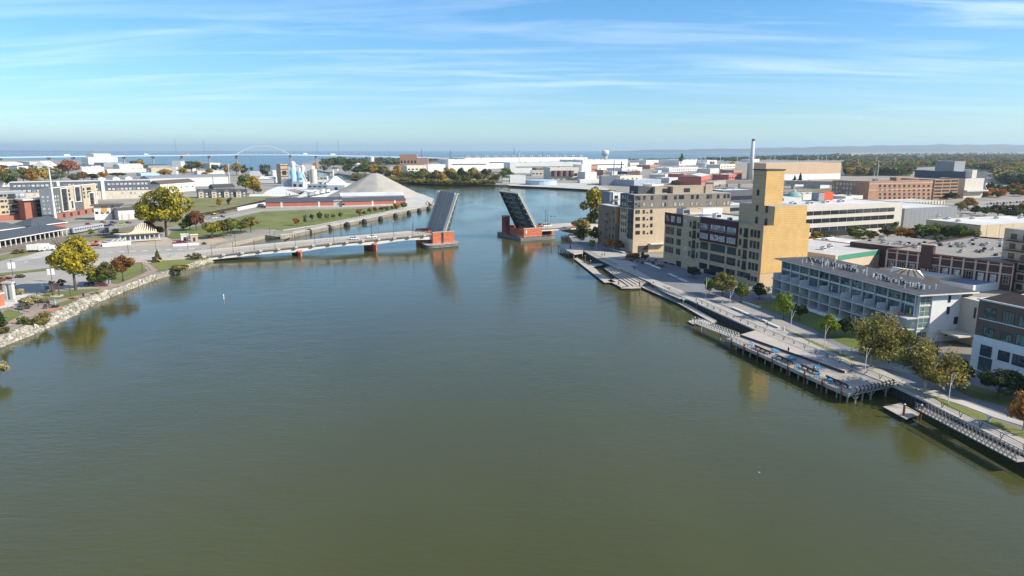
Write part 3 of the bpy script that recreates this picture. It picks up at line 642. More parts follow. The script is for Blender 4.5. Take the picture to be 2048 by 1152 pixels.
# brown flats behind and the blue grey stair tower with the white block
M_brown = mat('brown brick', (.26, .19, .135), .9, .1, .4); M_bronze = mat('orange brown panel', (.55, .27, .09), .7, .1)
br = Bld('apartment_building', 'low brown brick flats with balconies and a pale roof edge beside the cream block', 'building', (1229, 497), 17, w=7, xl=1197, yt=413.5)
br.body(M_brown, M_roofpale, .4); br.part('roof_edge', M_white, (-.3, br.w, -.3, 0, br.h-.3, br.h+.05), (-.3, 0, 0, br.d, br.h-.3, br.h+.05))
br.part('corner_panel', M_bronze, (-.15, 1.2, -.35, -.001, br.h*.6, br.h-.8))
for k in range(5):
    z = 1.2+k*(br.h-1)/5
    for v in (.1, .3, .55, .8): br.win('L', br.d*v, z, 1.4, 1.9, 'plain', M_frame)
    r = MB(); r.box(-1.4, -.12, br.d*.38, br.d*.5, z-.8, z-.6); r.box(-1.4, -1.35, br.d*.38, br.d*.5, z+.2, z+.28); r.box(-1.4, -1.35, br.d*.38, br.d*.5, z-.2, z-.14); r.build('balcony', M_dark, br.root)
M_bluegrey = mat('blue grey cladding', (.13, .165, .21), .6, .1, .3)
wt = Bld('apartment_building', 'white balcony block with a blue grey stair tower between golden tree and brown flats', 'building', (1224, 462), 17, xr=1246, xl=1210, yt=385, zc=2.3)
wt.body(M_white, M_roofpale, .4)
wt.part('stair_tower', M_bluegrey, (-2.2, -.001, 0.5, wt.d, 0, wt.h+.3))
for k in range(6):
    z = 1+k*(wt.h-1)/6; wt.win('F', 2.4, z, 2.4, 2, 'triple'); r = MB(); r.box(.6, 4.4, -1.5, -.11, z-.6, z-.45); r.box(.6, 4.4, -1.5, -1.45, z+.3, z+.36); r.build('balcony', M_dark, wt.root)
# ---------------------------------------------------------------- white terraced flats under the dark flat roof
zr5 = 16.4
P0 = G(1840, 590, zr5); Pf = G(1549, 516, zr5); d5 = Pf-P0; a5 = math.degrees(math.atan2(d5.y, d5.x))-90
wb = Bld('terraced_flats', 'long white terraced flats with a dark flat roof crowded with vent pipes', 'building', (0, 400), a5, w=10, d=10, h=10)
wb.o = Vector((P0.x, P0.y, 2.3)); wb.root.location = wb.o
LEN = d5.length; WID = run_to(P0, wb.U, 1959); HT = zr5-2.3
M_wstucco = mat('white stucco', (.76, .745, .71), .85, .06, .4); M_slab = mat('pale slab edge', (.55, .55, .53), .8, .08)
b = MB(); b.box(0, WID, 0, LEN, HT-.28, HT); b.build('roof', [M_roofdark], wb.root)
b = MB(); b.box(-.03, WID+.03, -.03, 0, HT-.45, HT-.05); b.box(-.03, 0, 0, LEN, HT-.42, HT-.05); b.build('fascia', M_white, wb.root)
ox, oy = 1.7, 1.6         # wall set back from the roof edge
F4, F3, F2, F1 = HT-3.55, HT-6.8, HT-10.1, 0
y_far = LEN-3
b = MB(); b.box(ox+3.9, WID-4.6, oy, y_far, -.3, HT-.29); b.box(ox+.6, ox+3.9, oy+5.2, y_far, -.3, HT-.29); b.build('wall', M_wstucco, wb.root)
b = MB(); b.box(ox+.1, ox+3.9, oy+.1, oy+5.2, -.3, HT-.29); b.build('corner_core', M_slab, wb.root)
wb.w = WID
M_glassbay = glass('blue grey curtain glass', [(.10, .14, .155), (.05, .075, .085), (.17, .21, .21), (.03, .04, .05), (.08, .12, .13)])
NB = 12; bw = (y_far-oy-1.0)/NB
for k in range(NB):
    y = oy+1.0+bw*(k+.5)
    wb.win('L', y, F4+.35, bw-.2, 2.95, 'n3', M_frame, M_glassbay, -(ox+.045))
    wb.win('L', y, F3+.15, bw-.2, 2.95, 'n3', M_frame, M_glassbay, -(ox+.045))
    if k > 0:
        wb.win('L', y, F2+.15, bw-.5, 2.6, 'n3', M_frame, M_glassdark, -(ox+.045)); wb.win('L', y, F1+.8, bw-.5, 2.4, 'n3', M_frame, M_glassdark, -(ox+.045))
b = MB(); b.box(ox+.05, ox+.6, oy+1, y_far, -.3, HT-.29); b.build('window_wall', M_wstucco, wb.root)
# fins between the bays of the two upper storeys, band at the top floor
for k in range(NB+1):
    y = oy+1.0+bw*k
    MB().box(ox-.55, ox-.02, y-.09, y+.09, F3, HT-.30).build('fin', M_white, wb.root)
MB().box(ox-.3, ox-.021, oy+1.1, y_far, F4-.18, F4+.02).build('floor_band', M_white, wb.root)
# terrace deck and loggias below it
xo = ox-3.7; y_l = oy+bw*1.0
MB().box(xo, ox-.021, oy-.3, y_far+1, F3-.32, F3-.02).build('terrace', M_slab, wb.root)
MB().box(xo, ox-.021, y_l, y_far+1, F2-.3, F2-.02).build('balcony_slab', M_slab, wb.root)
MB().box(xo+.05, ox-.3, y_l, y_far, -.3, .95).build('base_wall', M_wstucco, wb.root)
MB().box(xo+.2, ox-.3, oy+.2, y_l-.1, F2-.3, F2-.02).build('balcony_slab', M_slab, wb.root)
for k in range(NB+1):
    y = oy+1.0+bw*k
    if k > 0: MB().box(xo+.02, ox-.03, y-.1, y+.1, .96, F3-.33).build('party_wall', M_white, wb.root)
    if k not in (0, 6, 8):
        MB().box(xo+.02, ox-.6, y-.1, y+.1, F3, F3+2.0).build('party_wall', M_white, wb.root)
for k in range(NB):
    y = oy+1.0+bw*k
    for lv, z in ((3, F3), (2, F2), (1, .95)):
        if k == 0 and lv < 2: continue
        r = MB(); r.box(xo+.06, xo+.10, y+.12, y+bw-.12, z+.95, z+1.02)
        for q in range(5): r.box(xo+.06, xo+.10, y+.12+q*(bw-.3)/4, y+.17+q*(bw-.3)/4, z, z+.95)
        r.box(xo+.07, xo+.09, y+.12, y+bw-.12, z+.45, z+.48)
        r.build('terrace_rail', M_steel, wb.root)
# end glazing and end wall
b = MB(); b.box(ox+4.0, WID-4.4, oy-.25, oy-.001, -.3, HT-.3); b.build('end_wall', M_wstucco, wb.root)
for z in (F4, F3, F2, F1+.2): wb.win('F', ox+2.0, z+.2, 3.5, 2.85, 'double', M_framew, M_glassgreen, -(oy+.09))
for z in (F4, F3, F2): MB().box(ox+.05, ox+3.95, oy-.12, oy+.09, z-.15, z+.18).build('floor_band', M_white, wb.root)
for z in (F4, F3): wb.win('L', oy+3, z+.25, 4, 2.7, 'triple', M_framew, M_glassgreen, -(ox+.09))
wx = ox+4.0
for (u, z, w, h) in ((wx+5.6, HT-2.9, .8, 2.1), (wx+5.6, HT-6.3, .9, 2.2), (wx+8.6, HT-9.3, 1.3, 2.1), (wx+8.8, HT-12.3, 1.2, 1.6), (wx+6.0, HT-12.6, .8, 1.6)):
    if u < WID-5: wb.win('F', u, z, w, h, 'plain', M_frame, M_glassdark, -(oy-.26))
M_beige = mat('beige stucco', (.56, .50, .40), .85, .07, .4)
xb_ = WID-4.4
b = MB(); b.box(xb_, WID-.4, -7.0, oy+6, -.3, HT-1.6); b.build('stair_wing', M_beige, wb.root)
link('window', window_mesh(.6, 3.0, 'plain', M_frame, M_glassdark), wb.root, (xb_-.01, -3.5, HT-6.5), -math.pi/2)
b = MB(); b.box(WID-5, WID-.2, oy+.2, 12, HT-1.55, HT-.30); b.build('clerestory', [M_glassdark], wb.root)
MB().box(wx+3, wx+9, -5.5, oy-.26, 2.9, 3.3).build('entrance_canopy', M_beige, wb.root)
MB().box(wx+8.4, wx+8.9, -5.2, -4.7, -.3, 2.89).build('canopy_column', M_beige, wb.root)
# roof plant: condensers in rows, vent pipes
M_cond = mat('condenser casing', (.27, .27, .265), .5, .1)
i = 0
cm_ = MB(); cm_.box(-.45, .45, -.45, .45, .12, 1.05); cm_.box(-.5, .5, -.5, .5, 0, .12); cm_.tube((0, 0, 1.05), (0, 0, 1.12), .36, n=10, mi=1); cm_.box(-.47, -.451, -.36, .36, .25, .95, 1); cme = cm_.mesh('condenser', [M_cond, M_dark])
rows5 = [(.36*WID, LEN*.10, 3), (.40*WID, LEN*.17, 5), (.36*WID, LEN*.255, 5), (.45*WID, LEN*.35, 4), (.42*WID, LEN*.52, 6), (.5*WID, LEN*.68, 4), (.45*WID, LEN*.76, 6), (.5*WID, LEN*.86, 4), (.62*WID, LEN*.63, 3)]
for (x, y, n) in rows5:
    for q in range(n-1): link('condenser', cme, wb.root, (x+.25*(q % 2), y+1.35*q, HT), 0)
pm = MB(); pm.tube((0, 0, 0), (0, 0, .75), .13, n=8); pm.tube((0, 0, .75), (0, 0, .95), .2, .2, n=8); pme = pm.mesh('vent_pipe', M_steelw)
for q in range(58):
    c_ = rows5[q % 9]; link('vent_pipe', pme, wb.root, (min(max(c_[0]+rng.normal(0, 2.9), 1.5), WID-2), min(max(c_[1]+rng.normal(0, 4.5), 2), LEN-2), HT), 0, (1, 1, rng.uniform(.8, 1.7)))
# things standing on the terraces
M_lime = mat('lime parasol cloth', (.5, .62, .04), .8)
def on_wb(x, y, z): return wb.o+wb.U*x+wb.V*y+Vector((0, 0, z))
def parasol(name_lab, p, m):
    t = thing('parasol', name_lab, 'parasol', p); b = MB(); b.tube((0, 0, 0), (0, 0, 2.7), .03, n=6); b.box(-.3, .3, -.3, .3, 0, .08); b.build('pole', M_steel, t)
    b = MB(); b.lathe([(.05, .75), (.17, .9), (.2, 1.6), (.12, 2.3), (.03, 2.65)], n=10); b.build('canopy', m, t); return t
parasol('closed lime green parasol on the corner terrace of the white flats', on_wb(xo+2.6, oy+1.6, F3), M_lime)
parasol('closed white parasol on a middle terrace of the white flats', on_wb(xo+3.0, oy+1+bw*6.6, F3), M_white)
def lounge(lab, p, m, rz):
    t = thing('outdoor_sofa', lab, 'sofa', p, rz); MB().box(-.9, .9, -.4, .4, .12, .42).build('seat', m, t); MB().box(-.9, .9, .28, .45, .42, .85).build('backrest', m, t)
    for s in (-1, 1): MB().box(s*.9-.08, s*.9+.08, -.4, .42, .1, .62).build('armrest', m, t)
lounge('orange red outdoor sofa on the corner terrace beside the lime parasol', on_wb(xo+1.6, oy+3.6, F3), mat('orange red cushion', (.6, .12, .04)), R(a5))
lounge('dark outdoor sofa on the second terrace from the near end', on_wb(xo+2.2, oy+1+bw*1.5, F3), M_dark, R(a5-90))
lounge('grey outdoor sofa on the third terrace from the near end', on_wb(xo+2.2, oy+1+bw*2.5, F3), mat('grey cushion', (.2, .2, .21)), R(a5+90))
lounge('dark outdoor sofa on the farthest terrace by the yellow wall', on_wb(xo+2.4, oy+1+bw*11.4, F3), M_dark, R(a5-90))
# ---------------------------------------------------------------- brick and white office at the right edge
z6 = 19.6
A = G(1959, 599, z6); B_ = G(2048, 617.5, z6); dd = B_-A; a6 = math.degrees(math.atan2(dd.y, dd.x))+90
rb = Bld('office_building', 'brown brick office with a white lower storey and green tinted windows by the frame edge', 'building', (0, 400), a6, w=22, d=40, h=z6-2.3)
rb.d = 52; rb.o = Vector((A.x, A.y, 2.3))-rb.V*rb.d; rb.root.location = rb.o
M_brick = mat('brown brick wall', (.155, .105, .08), .9, .14, .6, stretch=(.4, .4, 2.5), detail=8)
zs_ = rb.uv('L', 1955, 670)[1]
b = MB(); b.box(0, rb.w, 0, rb.d, zs_, rb.h-.001); b.build('brick_wall', M_brick, rb.root)
b = MB(); b.box(-.15, rb.w, 0, rb.d+.1, -.4, zs_-.001); b.build('white_wall', M_wstucco, rb.root)
b = MB(); b.box(-.4, rb.w, 0, rb.d+.3, rb.h, rb.h+.35); b.build('cornice', M_white, rb.root)
M_tile = striped('brown roof tiles', (.085, .06, .045), (.05, .035, .028), .5, 1, .3)
b = MB(); b.add([(0, 0, rb.h+.35), (0, rb.d-.6, rb.h+.35), (4.2, rb.d-4, rb.h+2.3), (4.2, 0, rb.h+2.3)], [(0, 3, 2, 1)]); b.add([(0, rb.d-.6, rb.h+.35), (4.2, rb.d-4, rb.h+2.3), (18, rb.d-4, rb.h+2.3), (22, rb.d-.6, rb.h+.35)], [(0, 1, 2, 3)]); b.build('tiled_roof', M_tile, rb.root)
MB().box(4.4, rb.w, 0, rb.d-4.2, rb.h+1.2, rb.h+1.6).build('roof', M_roofwhite, rb.root)
def z4(x, y): return 1780+x*.2084, 480+y*.2084
for (x0, y0, x1, y1) in ((905, 650, 1018, 765), (1077, 685, 1198, 815)):
    rb.winpx('L', *z4(x0, y0), *z4(x1, y1), 'n4', M_frame, M_glassgreen)
for (x0, y0, x1, y1) in ((895, 840, 998, 935), (1057, 890, 1172, 990)): rb.winpx('L', *z4(x0, y0), *z4(x1, y1), 'n4', M_frame, M_glassgreen)
for (x0, y0, x1, y1) in ((865, 1012, 978, 1120), (1035, 1065, 1150, 1165)): rb.winpx('L', *z4(x0, y0), *z4(x1, y1), 'n4', M_frame, M_glass, .16)
us = [rb.uv('L', *z4(960, 700))[0], rb.uv('L', *z4(1137, 750))[0]]; st = us[0]-us[1]
zz = [rb.uv('L', *z4(960, 765))[1], rb.uv('L', *z4(946, 935))[1], rb.uv('L', *z4(920, 1120))[1]]
for q in range(2, 8):
    for k, z in enumerate(zz): rb.win('L', us[0]-st*q, z, 4.2, 2.6, 'n4', M_frame, M_glassgreen if k < 2 else M_glass, .16 if k == 2 else 0)
for q in range(0, 8):
    for z in zz[:2]: MB().box(-.14, -.001, us[0]-st*q-2.3, us[0]-st*q+2.3, z-.32, z-.06).build('sill', M_white, rb.root)
rb.win('L', us[0]-.6, .3, 3.2, 3.4, 'n4', M_frame, M_glassgreen, .16, 'entrance_door')
# balcony tower just inside the right edge
bt = Bld('apartment_tower', 'tall tan flats with dark stacked balconies cut by the frame edge', 'building', (2078, 592), 14, w=30, d=17, yt=466)
bt.body(mat('pale tan brick', (.45, .39, .31)), M_roofgrey, .3)
for k in range(6):
    z = .8+k*(bt.h-1)/6; 
    for v in (3, 8, 13): bt.win('L', v, z, 2.4, 2.1, 'double')
    r = MB(); r.box(-1.9, -.12, 1, 15, z-.6, z-.35); r.box(-1.9, -1.84, 1, 15, z+.5, z+.58); 
    for q in range(12): r.box(-1.9, -1.86, 1+q*1.25, 1.05+q*1.25, z-.35, z+.5)
    r.build('balcony', M_dark, bt.root)
    for u in (3, 9, 15): bt.win('F', u, z, 2.4, 2.1, 'double')
# ---------------------------------------------------------------- right bank: street, lawn, promenade
M_street = mat('grey street paving', (.20, .20, .20), .9, .14, .12, detail=8)
M_prom = striped('pale promenade paving', (.41, .37, .315), (.32, .29, .25), 2.4, 1, .035, .9, False)
M_wood = striped('weathered deck boards', (.38, .335, .285), (.24, .21, .18), .42, 0, .12, .9, True)
M_woodlt = mat('weathered timber', (.40, .35, .29), .9, .18, .8); M_wooddk = mat('dark timber', (.085, .06, .045), .85, .2, 1); M_float = mat('black dock float', (.02, .02, .022), .7, .1)
M_rust = mat('rusty red steel', (.22, .075, .045), .8, .25, 2); M_pile = mat('grey pile', (.33, .31, .28), .85, .15, 1)
M_sheetpile = striped('dark sheet piling', (.055, .055, .06), (.03, .03, .034), 1.1, 1, .4, .8, False)
sheet('street', [(1140, 476), (1172, 468), (1250, 500), (1330, 520), (1520, 578), (1556, 604), (1640, 640), (1830, 700), (1990, 770), (2300, 880), (2300, 1010), (2048, 893), (1850, 792), (1704, 732), (1511, 653), (1381, 594), (1303, 561), (1240, 530), (1175, 496)], 2.33, M_street)
sheet('lawn', [(1497, 605), (1553, 601), (1640, 630), (1722, 660), (1830, 698), (1850, 712), (1800, 728), (1752, 712), (1690, 690), (1620, 655), (1560, 630)], 2.36, M_grass)
sheet('path', [(1440, 592), (1470, 600), (1500, 612), (1560, 638), (1625, 668), (1700, 706), (1780, 726), (1830, 735), (1820, 748), (1760, 735), (1690, 718), (1580, 668), (1530, 645), (1470, 618), (1420, 600)], 2.385, M_pave)
sheet('lawn', [(1555, 657), (1568, 656), (1640, 688), (1700, 714), (1736, 732), (1720, 733), (1640, 697)], 2.41, M_grass)
sheet('lawn', [(1828, 775), (1850, 780), (1930, 815), (1990, 838), (2048, 862), (2100, 880), (2100, 905), (2048, 878), (1961, 841), (1893, 813), (1848, 790)], 2.41, M_grass)
sheet('lawn', [(1905, 772), (1945, 770), (2000, 785), (2048, 802), (2100, 822), (2100, 845), (2048, 825), (1990, 806), (1940, 794)], 2.41, M_grass)
sheet('steps', [(1848, 785), (1870, 780), (1940, 806), (2000, 828), (2060, 848), (2060, 856), (1990, 835), (1930, 812)], 2.43, M_conc)
Qin = [(1158, 493), (1195, 505), (1240, 521), (1312, 561), (1392, 592), (1462, 619), (1520, 643), (1567, 659), (1640, 694), (1704, 722), (1749, 731), (1848, 783), (1893, 813), (1961, 841), (2048, 878), (2200, 945)]
Qout = [(2200, 985), (2048, 904), (1960, 857), (1850, 799), (1790, 771.5), (1704, 737.5), (1511, 658.5), (1380, 599.5), (1303, 566), (1236, 536), (1190, 513.5), (1168, 501.5)]
prom = sheet('promenade', Qin+Qout, 2.45, M_prom)
for k, pl in enumerate([[(1258, 522), (1278, 531), (1255, 533), (1225, 518)], [(1240, 507), (1272, 509), (1275, 513), (1240, 518), (1195, 508), (1180, 500)]]): sheet('plaza', pl, 2.475, M_prom)
# bulkhead wall of steel sheet piles with a cap beam
def polyline(px, z): return [G(x, y, z) for x, y in px]
def wall_along(name, label, px, z0, z1, t, m, cap=None):
    o = thing(name, label, 'wall', polyline(px[:1], z1)[0]); pts = [p-o.location for p in polyline(px, z1)]
    b = MB()
    for i in range(len(pts)-1):
        d = (pts[i+1]-pts[i]); n = Vector((d.y, -d.x, 0)).normalized()
        k = max(1, int(d.length/1.1))
        for q in range(k):
            a, c = pts[i]+d*(q/k), pts[i]+d*((q+.55)/k)
            b.prism([(a-n*.02).to_2d(), (c-n*.02).to_2d(), (c-n*(t+.02)).to_2d(), (a-n*(t+.02)).to_2d()], z0-z1, -.35)
        b.prism([(pts[i]-n*.0).to_2d(), (pts[i+1]-n*.0).to_2d(), (pts[i+1]-n*t*.4).to_2d(), (pts[i]-n*t*.4).to_2d()], z0-z1, -.36)
    b.build('sheet_piles', m, o)
    b = MB()
    for i in range(len(pts)-1): b.beam(pts[i]+Vector((0, 0, -.12)), pts[i+1]+Vector((0, 0, -.12)), .75, .4)
    b.build('cap_beam', cap or M_conc, o); return o
wall_along('bulkhead_wall', 'dark steel sheet pile wall under the promenade between the bridge and the terraced steps', [(1150, 488), (1167, 501), (1190, 514), (1240, 538)], -.8, 2.4, .5, M_sheetpile)
wall_along('bulkhead_wall', 'dark steel sheet pile wall along the promenade beside the long floating dock and timber deck', [(1303, 566.5), (1381, 600), (1511, 659), (1704, 738), (1790, 772), (1850, 800), (1960, 858), (2048, 905), (2200, 985)], -.8, 2.4, .5, M_sheetpile)
# railing of dark V posts along the quay
def rail_along(name, label, px, z, h, m, step=4.2, vee=True, mids=2):
    o = thing(name, label, 'railing', polyline(px[:1], z)[0]); pts = [p-o.location for p in polyline(px, z)]
    b = MB(); lst = []
    for i in range(len(pts)-1):
        d = pts[i+1]-pts[i]; n = max(1, int(d.length/step))
        for zz in [h]+[h*(k+1)/(mids+1) for k in range(mids)]: b.beam(pts[i]+Vector((0, 0, zz)), pts[i+1]+Vector((0, 0, zz)), .09 if zz == h else .04)
        for q in range(n): lst.append((pts[i]+d*(q/n), d.normalized()))
    b.build('rail', m, o)
    v = MB()
    if vee: v.beam((0, 0, 0), (-.45, 0, h), .09); v.beam((0, 0, 0), (.45, 0, h), .09)
    else: v.beam((0, 0, 0), (0, 0, h), .08)
    me = v.mesh('post', [m])
    for p, d in lst[:120]: link('post', me, o, p, math.atan2(d.y, d.x))
    return o
rail_along('railing', 'dark V post railing along the promenade edge beside the timber deck', [(1511, 657), (1704, 736), (1790, 770.5)], 2.46, 1.15, M_dark)
rail_along('railing', 'dark V post railing along the promenade between the two gangways', [(1392, 603), (1511, 656.5)], 2.46, 1.15, M_dark)
rail_along('railing', 'dark railing on the promenade edge by the near gangway', [(1795, 773), (1850, 798), (1960, 855.5), (2048, 902), (2200, 983)], 2.46, 1.15, M_dark)
rail_along('railing', 'thin dark railing along the quay above the sheet pile wall by the bridge', [(1168, 500), (1190, 512), (1236, 534)], 2.46, 1.1, M_dark, 3, False)
# ---------------------------------------------------------------- big timber deck on piles
def quad_deck(o, corners, zs, thick, m, name='deck'):
    b = MB(); pts = [Vector((p.x, p.y, 0))-Vector((o.location.x, o.location.y, 0)) for p in corners]
    b.prism([(p.x, p.y) for p in pts], [z-thick-o.location.z for z in zs], [z-o.location.z for z in zs]); return b.build(name, m, o)
c4 = [G(1453, 677, 2.3), G(1699, 789, 2.3), G(1788, 771, 2.3), G(1511, 660.5, 2.3)]
ang = math.atan2((c4[1]-c4[0]).y, (c4[1]-c4[0]).x)
deck = thing('timber_deck', 'large weathered timber deck on piles with blue picnic tables beside the promenade', 'deck', c4[0]); deck.rotation_euler = (0, 0, ang)
Ri = Matrix.Rotation(-ang, 3, 'Z')
def dl(p): return Ri @ (p-c4[0])
b = MB(); pts = [dl(p) for p in c4]; b.prism([(p.x, p.y) for p in pts], -.35, 0); b.build('deck', M_wood, deck)
LD = pts[1].x
b = MB(); b.box(-.05, LD, -.18, -.01, -.75, .08); b.build('edge_beam', M_woodlt, deck)
pmesh = MB().tube((0, 0, -3.6), (0, 0, -.36), .19, n=9).mesh('pile', [M_pile])
for k in range(15):
    for row, yy in enumerate((.5, 4.5)):
        if k > 2 or row == 0: link('pile', pmesh, deck, (1+k*(LD-2)/14, yy, 0))
tall = MB().tube((0, 0, -3.6), (0, 0, .9), .2, n=9).tube((0, 0, .9), (0, 0, 1.0), .21, .05, n=9).mesh('fender_pile', [M_rust])
for k in range(8): link('fender_pile', tall, deck, (3.0+k*(LD-5)/7, -.42, 0))
# slanted sun deck
s4 = [dl(G(1481, 673, 2.3)), dl(G(1689, 747, 2.3)), dl(G(1705, 740, 2.3)), dl(G(1512, 661.5, 2.3))]
b = MB(); b.prism([(p.x, p.y) for p in s4], [.02]*4, [.62, .62, .2, .2]); sd_o = b.build('raised_platform', [striped('pale deck boards', (.45, .39, .325), (.30, .26, .22), .55, 0, .12, .9, True)], deck)
b = MB(); p0, p1 = s4[0], s4[1]; b.beam(p0+Vector((0, -.05, .31)), p1+Vector((0, -.05, .31)), .08, .6); b.build('step_face', M_wooddk, deck)
b = MB()
for q in range(26):
    b.box(1+q*(LD-2)/26, 1.06+q*(LD-2)/26, .12, .18, 0, 1.05)
for zz in (.3, .55, .8): b.box(0, LD, .135, .165, zz, zz+.025)
b.box(0, LD, .1, .2, 1.05, 1.1); rl = thing('railing', 'thin cable railing along the river edge of the timber deck', 'railing', c4[0], ang); b.build('rail', M_dark, rl)
bm_ = MB(); bm_.box(-5.2, 5.2, -.28, .28, .40, .47); bm_.box(-5.2, 5.2, -.34, -.27, .47, .95)
seat_me = MB().box(-5.2, 5.2, -.25, .3, .40, .47).mesh('seat', [M_wooddk]); back_me = MB().box(-5.2, 5.2, -.36, -.28, .45, .98).mesh('backrest', [M_wooddk]); leg_me = MB().box(-.06, .06, -.28, .28, 0, .39).mesh('leg', [M_dark])
bx = [.235, .42, .60, .80]
for q, (xa, ya, xb, yb2) in enumerate(((840, 545, 1050, 620), (1080, 650, 1310, 735), (1370, 765, 1600, 855), (1660, 895, 1930, 1005))):
    a_, b_ = dl(G(1360+xa*.1758, 600+ya*.1758, 2.3)), dl(G(1360+xb*.1758, 600+yb2*.1758, 2.3)); m_ = (a_+b_)/2
    w_ = c4[0]+Matrix.Rotation(ang, 3, 'Z') @ Vector((m_.x, max(m_.y, .9), 0))
    t = thing('bench', ORD[q]+' long dark bench from the far end along the river edge of the timber deck', 'bench', w_, ang, 'long benches on the timber deck')
    s_ = (b_-a_).length/10.4; t.scale = (s_, 1, 1)
    link('seat', seat_me, t); link('backrest', back_me, t)
    for lx in (-4.6, -1.5, 1.5, 4.6): link('leg', leg_me, t, (lx, 0, 0))
M_blue = mat('bright blue plastic', (.02, .27, .50), .5, .08)
def picnic(p, rz, label):
    t = thing('picnic_table', label, 'table', p, rz, 'blue picnic tables on the deck')
    MB().box(-1.1, 1.1, -.4, .4, .70, .76).build('tabletop', M_blue, t)
    for s in (-1, 1): MB().box(-1.1, 1.1, s*.7-.15, s*.7+.15, .42, .47).build('seat', M_blue, t)
    for s in (-1, 1): MB().beam((s*.8, -.75, 0), (s*.8, -.2, .7), .07).beam((s*.8, .75, 0), (s*.8, .2, .7), .07).beam((s*.8, -.7, .39), (s*.8, .7, .39), .07).build('leg_frame', M_blue, t)
for q, (x, y, lab) in enumerate(((1085, 592, 'blue picnic table nearest the far end of the timber deck'), (1275, 675, 'blue picnic table in the middle of the timber deck'), (1560, 792, 'blue picnic table with people sitting at it on the timber deck'))): picnic(G(1360+x*.1758, 600+y*.1758, 2.31), ang, lab)
def hightop(p, rz, label):
    t = thing('bar_table', label, 'table', p, rz, 'blue bar tables at the deck railing')
    MB().box(-.4, .4, -.35, .35, 1.0, 1.06).build('tabletop', M_blue, t); MB().beam((0, 0, 0), (0, 0, 1), .12).box(-.3, .3, -.3, .3, 0, .05).build('leg', M_blue, t)
    for s in (-1, 1): MB().box(s*.6-.17, s*.6+.17, -.17, .17, .68, .73).box(s*.6-.04, s*.6+.04, -.04, .04, 0, .68).build('stool', M_blue, t)
for q, (x, y) in enumerate(((808, 512), (1085, 672), (1345, 790), (1555, 878), (1705, 950))): hightop(G(1360+x*.1758, 600+y*.1758, 2.31), ang, 'small blue bar table at the deck railing, '+ORD[q]+' from the far end')
# curved slat screen at the near end of the deck
e0, e1 = G(1706, 789, 2.3), G(1786, 771.5, 2.3); ea = math.atan2((e1-e0).y, (e1-e0).x); el = (e1-e0).length
t = thing('slat_screen', 'curved dark timber slat bench screen at the near end of the timber deck', 'screen', e0, ea)
fin = MB()
prof = [(0, 0), (-.5, .35), (-.75, .9), (-.55, 1.45), (-.1, 1.75), (.0, 1.6), (-.35, 1.3), (-.5, .9), (-.25, .4), (.25, 0)]
n_ = len(prof); fin.add([(-.07, y, z) for y, z in prof]+[(.07, y, z) for y, z in prof], [(i, (i+1) % n_, (i+1) % n_+n_, i+n_) for i in range(n_)]+[tuple(range(n_-1, -1, -1)), tuple(range(n_, 2*n_))]); fm_ = fin.mesh('fin', [M_wooddk])
for q in range(11): link('fin', fm_, t, (.5+q*(el-1)/10, .1, 0))
MB().box(0, el, -.65, -.5, .95, 1.05).box(0, el, -.45, -.3, 1.45, 1.52).build('rail', M_wooddk, t)
for q in range(3): MB().tube((el*(.1+.38*q), .3, -3.4), (el*(.1+.38*q), .3, -.36), .2, n=8).beam((el*(.1+.38*q), .3, -1.6), (el*(.1+.38*q)-1.2, .3, -.4), .12).beam((el*(.1+.38*q), .3, -1.6), (el*(.1+.38*q)+1.2, .3, -.4), .12).build('pile_bent', M_pile, t)
# gangways: deck between two trusses
def gangway(label, p0, p1, w, m, bays=14, h=1.15, z0=None):
    d = p1-p0; a = math.atan2(d.y, d.x); L_ = math.hypot(d.x, d.y); sl_ = (p1.z-p0.z)/L_
    t = thing('gangway', label, 'gangway', p0, a)
    def zz(x): return x*sl_
    b = MB(); b.beam((0, 0, -.08), (L_, 0, zz(L_)-.08), w, .14, up=(0, 0, 1)); b.build('deck', M_woodlt, t)
    for s in (-1, 1):
        y = s*(w/2+.06); b = MB(); b.beam((0, y, h), (L_, y, zz(L_)+h), .13); b.beam((0, y, -.1), (L_, y, zz(L_)-.1), .16); b.beam((0, y, h*.5), (L_, y, zz(L_)+h*.5), .05)
        for k in range(bays):
            x0, x1 = L_*k/bays, L_*(k+1)/bays; xm = (x0+x1)/2
            b.beam((x0, y, zz(x0)-.05), (xm, y, zz(xm)+h), .09); b.beam((xm, y, zz(xm)+h), (x1, y, zz(x1)-.05), .09)
        b.build('truss', m, t)
    return t
M_galv = mat('galvanised gangway steel', (.47, .47, .45), .5, .1, metal=.2); M_dkst = mat('dark gangway steel', (.16, .16, .155), .55, .15)
gangway('galvanised gangway with zigzag trusses at the far end of the timber deck', G(1389, 643, 1.9), G(1472, 675, 2.3), 2.2, M_galv, 16)
gangway('dark zigzag truss walkway over the water at the near end of the promenade', G(1840, 815, 2.4), G(2046, 922, 2.4), 2.3, M_dkst, 26)
gangway('short galvanised gangway from the stepped seating down to the long dock', G(1314, 575, 1.2), G(1366, 597, 2.4), 2.6, M_galv, 14)
t = thing('landing_platform', 'small steel landing on posts at the upper end of the short gangway', 'platform', G(1372, 596, 2.3))
MB().box(-1.5, 2.5, -1.6, 1.6, -.5, 0).build('deck', M_steelw, t)
for x, y in ((-1.2, -1.3), (2.2, -1.3)): MB().tube((x, y, -3.2), (x, y, -.5), .22, n=8).build('post', M_steelw, t)
